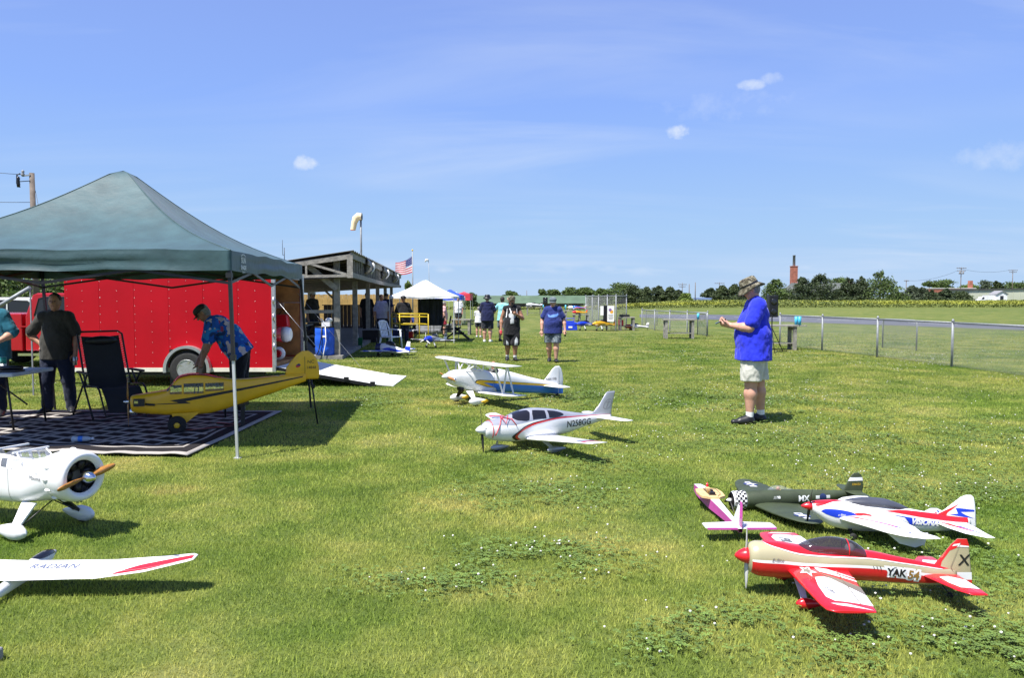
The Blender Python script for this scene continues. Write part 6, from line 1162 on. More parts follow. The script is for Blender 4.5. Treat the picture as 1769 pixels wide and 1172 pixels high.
ck = MB().lathe([(.10,0),(.105,.012),(.10,.02),(.085,.012)], (.9,0,.485), n=18).build('cockpit_rim', 'black', bi); MB().loft([[Vector((.84,y,z)) for y, z in ((-.09,.5),(-.07,.58),(0,.6),(.07,.58),(.09,.5))],[Vector((.79,y,z)) for y, z in ((-.1,.51),(-.08,.55),(0,.56),(.08,.55),(.1,.51))]], 0, False, True, False).build('windscreen', 'glass', bi)
MB().loft([[Vector((.93+ddx, math.cos(a)*r*1.0, z+math.sin(a)*0)) + Vector((math.sin(a)*r*.8,0,0)) for a in [2*math.pi*j/12 for j in range(12)]] for z, r, ddx in ((.44,.08,0),(.5,.085,0),(.53,.05,0),(.545,.03,-.005),(.565,.042,-.012),(.595,.05,-.012),(.625,.042,-.008),(.645,.015,-.005))], 0, True, True).build('pilot_bust', 'skin_tan', bi); MB().loft([[Vector((.925+math.sin(a)*r, math.cos(a)*r, z)) for a in [2*math.pi*j/12 for j in range(12)]] for z, r in ((.43,.085),(.5,.092),(.53,.06))], 0, True, True).build('pilot_jacket', 'black', bi)
uw = Wing(both([(0,.40,.72,.655,.11),(.9,.40,.72,.66,.11),(1.08,.44,.715,.662,.1),(1.16,.54,.70,.664,.06)])); uw.mesh('upper_wing', 'white', bi)
lw = Wing(both([(0,.56,.87,.18,.11),(.14,.56,.87,.185,.11),(.85,.56,.87,.21,.11),(1.0,.6,.865,.215,.1),(1.06,.68,.85,.218,.06)])); lw.mesh('lower_wing', 'white', bi)
gaps(uw, bi, [(-1.05,-.4),(.4,1.05)], .78, 'grey'); gaps(lw, bi, [(-1.,-.35),(.35,1.)], .78, 'grey')
for s in (-1,1): lw.dec('blue_tip', [(.2,s*.86),(.95,s*.86),(.95,s*1.0),(.5,s*1.0)], 'white', bi)
for s in (-1,1):
    for a, b in (((.46,s*.78,.65),(.64,s*.74,.215)),((.68,s*.78,.65),(.64,s*.74,.215)),((.68,s*.78,.65),(.82,s*.74,.215))): MB().bar(a, b, .012, .025).build('strut', 'white', bi)
    for a, b in (((.46,s*.12,.65),(.36,s*.1,.53)),((.46,s*.12,.65),(.66,s*.11,.52)),((.68,s*.12,.65),(.66,s*.11,.52)),((.46,s*.3,.65),(.36,s*.1,.53))): MB().bar(a, b, .01, .018).build('cabane_strut', 'white', bi)
    MB().tube([(.5,s*.76,.64),(.82,s*.15,.2)], .0025, 4).build('rigging_wire', 'steel', bi)
    strut(bi, (.42,s*.11,.22), (.42,s*.28,.08), .12, .05, .015, 'white' if s < 0 else 'black'); p_ = pant(bi, (.42,s*.3,.075), .34, .12, .08, 'white'); 
    MB().prism([(.5,.065),(.6,.095),(.64,.075),(.56,.045)], s*.3-.043*1, s*.3+.043*1, 'y').build('pant_flash', 'gold', bi)
tw = Wing(both([(0,1.85,2.2,.2,.05),(.36,1.92,2.16,.2,.05),(.44,2.0,2.12,.2,.04)])); tw.mesh('stabilizer', 'white', bi)
fn_ = Wing([(.04,2.12,2.3,0,.05),(.2,1.78,2.3,0,.04),(.28,1.9,2.305,0,.05),(.38,2.0,2.29,0,.05),(.47,2.08,2.26,0,.05),(.51,2.14,2.22,0,.04)], True); fn_.mesh('fin', 'white', bi)
for sd in (-1,1): fn_.text('lettering', 'N661BB', .065, 2.05, .30, 'black', bi, sd); fn_.dec('blue_base', [(.4,.045),(1,.045),(1,.13),(.4,.13)], 'skyblue', bi, sd); fn_.dec('gold_line', [(.3,.135),(1,.135),(1,.155),(.3,.155)], 'gold', bi, sd); MB().box((2.205,sd*.0085,.33), (.003,.003,.3)).build('hinge_line', 'grey', bi)
MB().tube([(2.12,0,.06),(2.18,0,.03)], .006, 6).lathe([(.015,-.008),(.028,-.008),(.028,.008),(.015,.008)], (2.18,0,.028), 'y', 12).build('tail_wheel', 'rubber', bi)

# ------------------------------------------------------------------ yellow high wing plane on its stand, wing removed
cu = thing('model_airplane', 'yellow model airplane with a black lightning stripe and no wing', 'model airplane', (-4.62,9.3,.022), R(22)); pm('cub_yellow', (.88,.48,.01), .4, var=.06, coat=.25)
H = Hull([(.05,.06,.44,.315,2),(.065,.1,.458,.262,2.2),(.2,.12,.478,.235,3),(.38,.125,.502,.215,4),(.44,.128,.512,.21,5),(.60,.128,.675,.2,5),(.75,.128,.70,.195,5),(.9,.127,.685,.2,5),(1.05,.122,.642,.228,5),(1.3,.105,.612,.3,4),(1.7,.075,.632,.42,3.5),(2.1,.028,.655,.55,3)])
cuts = [(.485,.62,.465,.575),(.64,.865,.46,.59),(.885,1.10,.485,.585)]; cfl = H.mesh('fuselage', 'cub_yellow', cu, 60, 44, cuts)
for (x0, x1, z0, z1) in cuts:
    for s in (-1,1): g = decal('window', [(x0,z0),(x1,z0),(x1,z1),(x0,z1)], lambda x, z: H.xz(x, z, s, -.004), 'glass', cu, .05, .03)
hull_q('windshield', [(.44,.45),(.475,.4),(.5,.66),(.56,.8),(.54,1.0),(.445,1.0)], H, 'glass', cu, off=.002); hull_q('windshield', [(.45,1.0),(.445,.55),(.48,.45),(.49,.66),(.53,.8),(.525,1.)], H, 'slate', cu, off=.0012)
pm('skylight_red', (.5,.05,.04), .2, coat=.5, alpha=.8); hull_q('skylight', [(.56,.6),(.75,.62),(1.0,.66),(1.08,1.0),(.52,1.0)], H, 'skylight_red', cu, off=.002)
for x in (.74,.78): MB().bar((x,-.06,.3), (x+.04,-.06,.62), .012).build('cabin_brace', 'dark_metal', cu)
hull_xz('black_stripe', [(.48,.392),(.66,.412),(1.3,.505),(2.06,.62),(2.06,.606),(1.3,.475),(.66,.372),(.72,.345),(.3,.35),(.3,.356),(.58,.362)], H, 'black', cu, off=.002)
fn_ = Wing([(.575,2.02,2.26,0,.04),(.62,1.84,2.275,0,.04),(.74,1.86,2.27,0,.05),(.83,1.93,2.245,0,.05),(.9,1.99,2.2,0,.05),(.945,2.06,2.14,0,.04)], True); fn_.mesh('fin', 'cub_yellow', cu)
tw = Wing(both([(0,1.78,2.1,.635,.04),(.05,1.78,2.1,.635,.04)])); tw.mesh('stabilizer_root', 'cub_yellow', cu)
for sd in (-1,1): MB().box((2.09,sd*.0105,.73), (.004,.004,.28)).build('hinge_line', 'black', cu); fn_.text('lettering', 'NC', .06, 2.165, .8, 'black', cu, sd, flip=(sd > 0)); fn_.text('lettering', '14848', .05, 2.17, .725, 'black', cu, sd, flip=(sd > 0)); fn_.dec('emblem', [(.34+.07*math.cos(a), .75+.02*math.sin(a)) for a in [2*math.pi*k/14 for k in range(14)]], 'red', cu, sd); fn_.dec('emblem', [(.27,.755),(.41,.755),(.41,.765),(.34,.785),(.27,.765)], 'navy', cu, sd, off=.0022)
for s in (-1,1):
    MB().box((.15,s*.13,.385), (.12,.07,.085)).build('cylinder', 'black', cu); MB().box((.12,s*.17,.395), (.04,.02,.03)).build('rocker_cover', 'chrome', cu); MB().tube([(.22,s*.135,.36),(.32,s*.155,.35)], .014, 6).build('exhaust', 'black', cu)
    MB().prism([(.5,.235),(.82,.24),(.64,.1),(.55,.1)], s*.16-.01, s*.16+.01, 'y').build('gear_fairing', 'cub_yellow', cu)
    w_ = MB().lathe([(.05,-.045),(.085,-.05),(.105,-.03),(.105,.03),(.085,.05),(.05,.045)], (.56,s*.22,.105), 'y', 20).build('wheel', 'rubber', cu); MB().lathe([(.035,-.052),(.028,-.06),(.0,-.06)], (.56,s*.22,.105), 'y', 14).build('hub', 'gold', w_); MB().bar((.56,s*.12,.16), (.56,s*.22,.105), .018).build('axle', 'dark_metal', cu)
MB().ball((.08,0,.26), (.05,.05,.05), 10, 6).build('sump', 'chrome', cu); spinner(cu, -.03, .03, .385, .03, 'chrome'); prop(cu, .02, .385, .3, 'wood_prop', R(88), 2, .035)
MB().lathe([(.012,-.008),(.028,-.01),(.028,.01),(.012,.008)], (2.19,0,.475), 'y', 12).tube([(2.12,0,.57),(2.19,0,.475)], .005, 6).build('tail_wheel', 'rubber', cu)
def cuW(x, y, z): return cu.matrix_basis @ Vector((x, y, z)) if False else Vector((-4.62+x*math.cos(R(22))-y*math.sin(R(22)), 9.3+x*math.sin(R(22))+y*math.cos(R(22)), z+.022))
p = cuW(2.17,.02,0); tag(MB().tube([(p.x+.07,p.y+.03,0),(p.x,p.y,.6)], .011, 6).build('tail_prop_rod', 'black'), 'thin black rod propping up the tail of the yellow model', 'rod')
p = cuW(1.32,0,.0); t = thing('airplane_stand', 'black padded stand under the fuselage of the yellow model', 'stand', (p.x,p.y,.022), R(22))
MB().bar((0,-.0,.03), (0,0,.30), .05).build('post', 'black', t); MB().bar((-.75,-.22,.015), (.0,0,.015), .04, .03).build('foot', 'black', t); MB().bar((-.3,.3,.015), (0,0,.015), .04, .03).build('foot', 'black', t); MB().bar((-.06,-.06,.295), (.06,.06,.295), .05, .04).build('cradle', 'black', t)
p0, p1 = A(300,668,10.35), A(378,655,10.5); t = thing('padded_bar', 'dark padded bar held above the yellow model by the bending man', 'bar', (0,0,0)); MB().tube([p0, p0.lerp(p1,.5), p1], [.03,.035,.03], 10).build('pad', 'sling', t); MB().tube([p1-Vector((.02,0,0)), p1+Vector((.06,0,.005))], .02, 8).build('end_cap', 'chrome', t)
MB().tube([p1+Vector((.07,0,.02)), p1+Vector((.075,0,-.15)), Vector((p1.x+.08,p1.y,.03))], .012, 6).build('support', 'black', t)

# ------------------------------------------------------------------ big white high wing plane, wing removed
wp = thing('model_airplane', 'large white cabin model airplane with a radial cowl and wooden propeller', 'model airplane', (-2.845,5.25,0), R(156), sc=.94)
H = Hull([(.26,.17,.632,.285,2),(.34,.172,.622,.265,2.1),(.44,.165,.585,.25,2.3),(.52,.16,.553,.24,2.6),(.565,.16,.55,.235,3),(.66,.16,.612,.222,3.6),(.85,.16,.618,.21,3.6),(1.1,.15,.59,.2,3),(1.6,.09,.44,.17,2.5),(2.1,.03,.31,.15,2)])
cuts = [(.575,.665,.49,.568),(.72,.785,.5,.565),(.81,.88,.5,.565),(.92,1.0,.5,.555)]; H.mesh('fuselage', 'white', wp, 60, 40, cuts, (.58,1.16,.125)); MB().bar((.668,-.14,.607), (.668,.14,.607), .02, .012).build('roof_bar', 'white', wp); MB().bar((.9,-.14,.612), (.9,.14,.612), .02, .012).build('roof_bar', 'white', wp); MB().box((.85,0,.3), (.5,.24,.01)).build('cabin_floor', 'grey', wp)
for (x0, x1, z0, z1) in cuts:
    for s in (-1,1): decal('window', [(x0,z0),(x1,z0),(x1,z1),(x0,z1)], lambda x, z: H.xz(x, z, s, -.003), 'glass', wp, .05, .03)
hull_q('windshield', [(.57,.62),(.645,.62),(.645,1.),(.57,1.)], H, 'glass', wp, off=.001); 
for s in (-1,1): MB().tube([H.q(.575,.5,s,.004), H.q(.66,.66,s,.006)], .006, 6).build('pillar', 'white', wp)
hull_xz('door_line', [(.895,.25),(.9,.25),(.9,.61),(.895,.61)], H, 'lettergrey', wp, off=.0015); hull_xz('door_line', [(.70,.25),(.703,.25),(.703,.61),(.70,.61)], H, 'lettergrey', wp, off=.0015)
MB().lathe([(.120,.115),(.135,.095),(.155,.088),(.175,.1),(.188,.14),(.19,.2),(.186,.27),(.178,.29),(.165,.28),(.15,.16),(.125,.13)], (0,0,.457), 'x', 40, cap=False).build('cowl', 'white', wp)
MB().lathe([(.16,.2),(.0,.2)], (0,0,.457), 'x', 28).build('engine_plate', 'grey', wp)
for k in range(7):
    a = 2*math.pi*k/7+.2; d = Vector((0,math.cos(a),math.sin(a))); MB().tube([Vector((.175,0,.457))+d*.05, Vector((.175,0,.457))+d*.135], [.03,.034], 10).build('cylinder', 'black', wp)
for k in range(14): a = 2*math.pi*k/14; MB().ball((.255,math.cos(a)*.187,.457+math.sin(a)*.187), (.035,.012,.012), 8, 6).build('cowl_blister', 'white', wp)
MB().lathe([(.004,-.02),(.02,-.008),(.037,.025),(.047,.065),(.044,.078)], (0,0,.457), 'x', 20).build('spinner', 'chrome', wp); prop(wp, .06, .457, .24, 'wood_prop', R(169), 2, .055)
hull_text('lettering', 'Maxima', .045, .395, .45, H, 'lettergrey', wp, 1, .2); hull_text('lettering', 'model', .022, .385, .485, H, 'grey', wp, 1)
for s in (-1,1):
    strut(wp, (.54,s*.11,.245), (.5,s*.26,.085), .15, .07, .018, 'white' if s > 0 else 'black'); pant(wp, (.48,s*.27,.075), .36, .125, .095, 'white')
    MB().tube([(.47,s*.25,.09),(.44,0,.25)], .005, 5).build('gear_wire', 'black', wp); MB().tube([(.24,-.06+s*.015,.275),(.23,-.06+s*.015,.235)], .009, 8).build('exhaust', 'steel', wp)
tw = Wing(both([(0,1.9,2.15,.3,.06),(.4,1.95,2.13,.3,.06)])); tw.mesh('stabilizer', 'white', wp); Wing([(.25,1.85,2.2,0,.05),(.5,2.0,2.18,0,.05),(.55,2.05,2.14,0,.04)], True).mesh('fin', 'white', wp)

# ------------------------------------------------------------------ glider
gl = thing('model_glider', 'white foam glider with red wing tips lying on the lawn', 'model airplane', (-2.77,4.66,.035), rot=(0, R(6.5), R(-91)))
H = Hull([(0,.004,.085,.075,2),(.02,.02,.105,.058,2),(.08,.035,.125,.04,2),(.2,.038,.13,.03,2),(.4,.03,.115,.04,2),(.7,.018,.1,.06,2),(1.15,.01,.095,.075,2)]); H.mesh('fuselage', 'white_foam', gl); hull_q('canopy', smooth_poly([(.02,.2),(.1,.3),(.17,.5),(.2,.9)],5)+[(.2,1.0),(.02,1.0)], H, 'black_gloss', gl, off=.003); MB().lathe([(.003,-.025),(.015,-.005),(.02,.02)], (0,0,.08), 'x', 14).build('spinner', 'silver', gl)
wsec = [(0,.2,.45,.118,.09),(.5,.205,.44,.13,.09),(.75,.215,.41,.155,.085),(.97,.245,.35,.19,.08),(1.0,.27,.335,.195,.05)]; Wg = Wing(both(wsec)); Wg.mesh('wing', 'white_foam', gl)
for s in (-1,1):
    Wg.dec('red_tip', smooth_poly([(.92,s*.56),(.55,s*.7),(.42,s*.85),(.3,s*.985)],5)+[(.72,s*.985),(.86,s*.8)], 'red', gl); Wg.dec('navy_swoosh', smooth_poly([(.78,s*.58),(.4,s*.7),(.15,s*.88)],5)+smooth_poly([(.22,s*.9),(.32,s*.76),(.48,s*.68),(.80,s*.58)],5), 'navy', gl); Wg.dec('navy_edge', [(.02,s*.72),(.12,s*.86),(.04,s*.9)], 'navy', gl)
gaps(Wg, gl, [(-.95,-.5),(.5,.95)], .82, 'grey')
v, f = text_geo('RADIAN', .075, .15, .0005); decal('lettering', None, lambda a, b: Wg.surf(.305-b, .19+a, 1, .003), 'slate_blue', gl, .03, .03, (v, f))
tw = Wing(both([(0,1.0,1.12,.2,.06),(.25,1.03,1.11,.2,.06)])); tw.mesh('stabilizer', 'white_foam', gl); Wing([(.08,.98,1.16,0,.06),(.2,1.0,1.15,0,.06)], True).mesh('fin', 'white_foam', gl)

# ------------------------------------------------------------------ smaller planes down the line
def small_plane(label, loc, rz, L, span, base, wingm, accent, nose, zc=.2, chord=.2, canopy='tint', blades=2, bladem='white', low=True, gear=True, extra=None, name='model_airplane', tailz=None, rad=.07):
    t = thing(name, label, 'model airplane', loc, rz, 'model planes parked along the pit line'); r = L*rad; ti = tailz if tailz is not None else zc*.75
    H = Hull([(.05*L,r*.6,zc+r*.6,zc-r*.6,2),(.1*L,r,zc+r,zc-r,2.2),(.35*L,r*1.05,zc+r*1.15,zc-r*1.1,2.3),(.6*L,r*.7,zc*.5+ti*.5+r*.8,zc*.5+ti*.5-r*.7,2.2),(.97*L,r*.2,ti+r*.3,ti-r*.3,2)]); H.mesh('fuselage', base, t, 30, 20)
    hull_q('nose_band', [(.052*L,-1),(.28*L,-1),(.22*L,1),(.052*L,1)], H, nose, t, off=.003); hull_q('side_flash', [(.3*L,-.1),(.95*L,-.4),(.95*L,.2),(.5*L,.25)], H, accent, t, off=.003)
    Hull([(.3*L,.004,zc+r*1.15,zc+r*.9,2),(.38*L,r*.6,zc+r*1.75,zc+r*.6,2),(.48*L,r*.6,zc+r*1.7,zc+r*.5,2),(.6*L,.004,zc+r*1.0,zc+r*.5,2)]).mesh('canopy', canopy, t, 14, 14)
    z = zc-(r*.6 if low else 0); c = chord*L; Wg = Wing(both([(0,.28*L,.28*L+c*1.25,z,.12),(span*.42,.31*L,.31*L+c*.85,z+.03,.11),(span*.5,.34*L,.32*L+c*.7,z+.03,.06)])); Wg.mesh('wing', wingm, t)
    for s in (-1,1):
        Wg.dec('wing_band', [(.0,s*span*.2),(1,s*span*.15),(1,s*span*.25),(0,s*span*.3)], accent, t); Wg.dec('wing_tip', [(0,s*span*.42),(1,s*span*.42),(1,s*span*.49),(0,s*span*.49)], accent, t)
    tw = Wing(both([(0,.84*L,.97*L,ti+.01,.08),(span*.17,.87*L,.965*L,ti+.01,.08)])); tw.mesh('stabilizer', wingm, t)
    fz = Wing([(ti-.02,.82*L,.99*L,0,.06),(ti+L*.08,.87*L,1.0*L,0,.06),(ti+L*.17,.92*L,1.0*L,0,.06)], True); fz.mesh('fin', wingm, t)
    for sd in (-1,1): fz.dec('fin_band', [(.0,ti+L*.02),(1,ti+L*.02),(1,ti+L*.09),(0,ti+L*.09)], accent, t, sd)
    spinner(t, 0, .055*L, zc, r*.6, nose); prop(t, .045*L, zc, L*.17, bladem, R(95), blades, L*.03)
    if gear:
        for s in (-1,1): strut(t, (.3*L,s*r,zc-r*.8), (.29*L,s*.13*L,.06), .05*L, .03*L, .01, 'white_matte'); MB().lathe([(.02,-.015),(.05,-.015),(.05,.015),(.02,.015)], (.29*L,s*.135*L,.05), 'y', 14).build('wheel', 'rubber', t)
        MB().tube([(.93*L,0,max(.03,ti-.02)),(.95*L,0,.0)], .008, 6).build('tail_skid', 'dark_metal', t)
    return t
q = G(640,607); small_plane('blue and white checkered aerobatic model beside the white plastic chair', (-3.95,22.6,0), R(-48), 1.75, 1.75, 'white', 'white', 'blue', 'navy', .22, .19, 'black', 2, 'black', tailz=.16)
q = G(741,602); small_plane('grey warbird model with a blue nose and white three bladed propeller', (q.x-.12,q.y-.3,0), R(62), 1.35, 1.75, 'grey', 'lettergrey', 'sign_white', 'blue', .3, .17, 'tint', 3, 'white')
q = G(1012,572); small_plane('dark blue nosed warbird model with a black propeller by the blue tote', (q.x-.45,q.y+.1,0), R(40), 1.5, 1.9, 'blue', 'olive', 'sign_white', 'blue', .34, .18, 'tint', 3, 'black')
q = G(1040,572); small_plane('bright yellow nosed dark warbird model left of the bench with the radio', (q.x-.5,q.y-.2,0), R(35), 1.6, 2.1, 'yellow', 'olive', 'gold', 'yellow', .36, .18, 'tint', 3, 'black')
q = G(832,548); small_plane('yellow model plane on the grass beyond the child in the white shirt', (q.x-.5,q.y+1,0), R(15), 1.4, 1.6, 'yellow', 'yellow', 'black', 'yellow', .3, .2)
small_plane('white model plane with a black wing on the far workbench', (B7[1]-.75,B7[2],B7[3]+.0), R(5), 1.6, 1.4, 'white', 'black', 'white', 'white', .25, .18)
small_plane('blue white and red model plane on the pale topped bench', (B5[1]-.35,B5[2],B5[3]), R(10), 1.4, 1.3, 'skyblue', 'white', 'red', 'white', .22, .18)
small_plane('small yellow and red model on the bench behind the blue tote', (B4[1]-.55,B4[2],B4[3]), R(5), 1.0, .9, 'yellow', 'red', 'yellow', 'red', .14, .2)
small_plane('white model plane lying under the bench with the radio', (B3[1]-.1,B3[2]+.1,.0), R(12), 1.35, 1.0, 'white_foam', 'white_foam', 'grey', 'red', .2, .18)
# ------------------------------------------------------------------ people: one continuous surface from blended limbs
def surface_nets(f, org, h):
    s = f < 0; n = np.array(f.shape)-1; corners = [(i,j,k) for i in (0,1) for j in (0,1) for k in (0,1)]
    sub = lambda a, c: a[c[0]:c[0]+n[0], c[1]:c[1]+n[1], c[2]:c[2]+n[2]]
    cnt = sum(sub(s, c).astype(np.int8) for c in corners); act = (cnt > 0) & (cnt < 8); I = np.argwhere(act); P_ = np.zeros((len(I), 3)); W_ = np.zeros(len(I))
    fv = {c: f[I[:,0]+c[0], I[:,1]+c[1], I[:,2]+c[2]] for c in corners}
    for c in corners:
        for ax in range(3):
            if c[ax]: continue
            d = list(c); d[ax] = 1; d = tuple(d); a, b = fv[c], fv[d]; m_ = (a < 0) != (b < 0); t = np.where(m_, a/np.where(m_, a-b, 1), 0)
            p = np.tile(np.array(c, float), (len(I), 1)); p[:, ax] += t; P_ += p*m_[:, None]; W_ += m_
    V = (I+P_/W_[:, None])*h+org; idx = -np.ones(act.shape, np.int64); idx[act] = np.arange(len(I)); F = []
    for ax in range(3):
        u, v = (ax+1) % 3, (ax+2) % 3; sl0 = [slice(1, -1)]*3; sl0[ax] = slice(0, -1); sl1 = [slice(1, -1)]*3; sl1[ax] = slice(1, None)
        a, b = s[tuple(sl0)], s[tuple(sl1)]; E = np.argwhere(a != b); 
        if not len(E): continue
        inv = a[tuple(E.T)]; E = E.copy(); off = np.ones(3, int); off[ax] = 0; E += off
        def cell(du, dv): q = E.copy(); q[:, u] -= du; q[:, v] -= dv; return idx[tuple(q.T)]
        Q = np.stack([cell(1,1), cell(0,1), cell(0,0), cell(1,0)], 1); Q[~inv] = Q[~inv][:, ::-1]; F.append(Q)
    F = np.concatenate(F); return V, F[(F >= 0).all(1)]
class SDF:
    def __init__(s): s.p = []; s.cuts = []
    def cap(s, a, b, ra, rb=None, k=.03, fl=(1,1,1)): s.p.append((np.array(a, float), np.array(b, float), ra, ra if rb is None else rb, k, np.array(fl, float))); return s
    def cut(s, pt, no): s.cuts.append((np.array(pt, float), np.array(no, float))); return s      # keep the side away from the normal
    def build(s, h):
        lo = np.min([np.minimum(a, b)-max(ra, rb)*fl for a, b, ra, rb, k, fl in s.p], 0)-.03-2*h; hi = np.max([np.maximum(a, b)+max(ra, rb)*fl for a, b, ra, rb, k, fl in s.p], 0)+.03+2*h
        n = np.ceil((hi-lo)/h).astype(int)+1; f = np.full(n, 1., np.float32); ax = [lo[i]+h*np.arange(n[i]) for i in range(3)]
        for a, b, ra, rb, k, fl in s.p:
            m_ = max(ra, rb); l0 = np.minimum(a, b)-m_*fl-2*k-2*h; h0 = np.maximum(a, b)+m_*fl+2*k+2*h; sl = tuple(slice(max(0, int((l0[i]-lo[i])/h)), min(n[i], int((h0[i]-lo[i])/h)+2)) for i in range(3))
            X_, Y_, Z_ = np.meshgrid(*[ax[i][sl[i]] for i in range(3)], indexing='ij', sparse=True); A_, B_ = a/fl, b/fl; d = B_-A_; dd = max((d*d).sum(), 1e-9)
            px, py, pz = X_/fl[0]-A_[0], Y_/fl[1]-A_[1], Z_/fl[2]-A_[2]; t = np.clip((px*d[0]+py*d[1]+pz*d[2])/dd, 0, 1)
            dist = (np.sqrt((px-t*d[0])**2+(py-t*d[1])**2+(pz-t*d[2])**2)-(ra+(rb-ra)*t))*fl.min(); g = f[sl]; hh = np.clip(.5+.5*(g-dist)/k, 0, 1); f[sl] = g*(1-hh)+dist*hh-k*hh*(1-hh)
        for pt, no in s.cuts:
            X_, Y_, Z_ = np.meshgrid(*ax, indexing='ij', sparse=True); f = np.maximum(f, (X_-pt[0])*no[0]+(Y_-pt[1])*no[1]+(Z_-pt[2])*no[2])
        return surface_nets(f.astype(np.float32), lo, h)
    def obj(s, name, mat, parent, h, fold=0.):
        V, F = s.build(h)
        if fold:
            N = np.zeros_like(V); A_, B_, C_ = V[F[:, 0]], V[F[:, 1]], V[F[:, 2]]; fn = np.cross(B_-A_, C_-A_)
            for k in range(4): np.add.at(N, F[:, k], fn)
            N /= np.linalg.norm(N, axis=1)[:, None]+1e-9
            sd = float(V[0, 0])*7; d = np.array([mnoise.noise(Vector((x*16+z*5+sd, y*16, z*9-x*6)))+.6*mnoise.noise(Vector((x*34, y*34+sd, z*20))) for x, y, z in V]); V = V+N*(d*fold)[:, None]
        o = npobj(name, V, F, [mat], smooth=True); o.parent = parent; return o
def L3(a, b, t): return tuple(a[i]+(b[i]-a[i])*t for i in range(3))
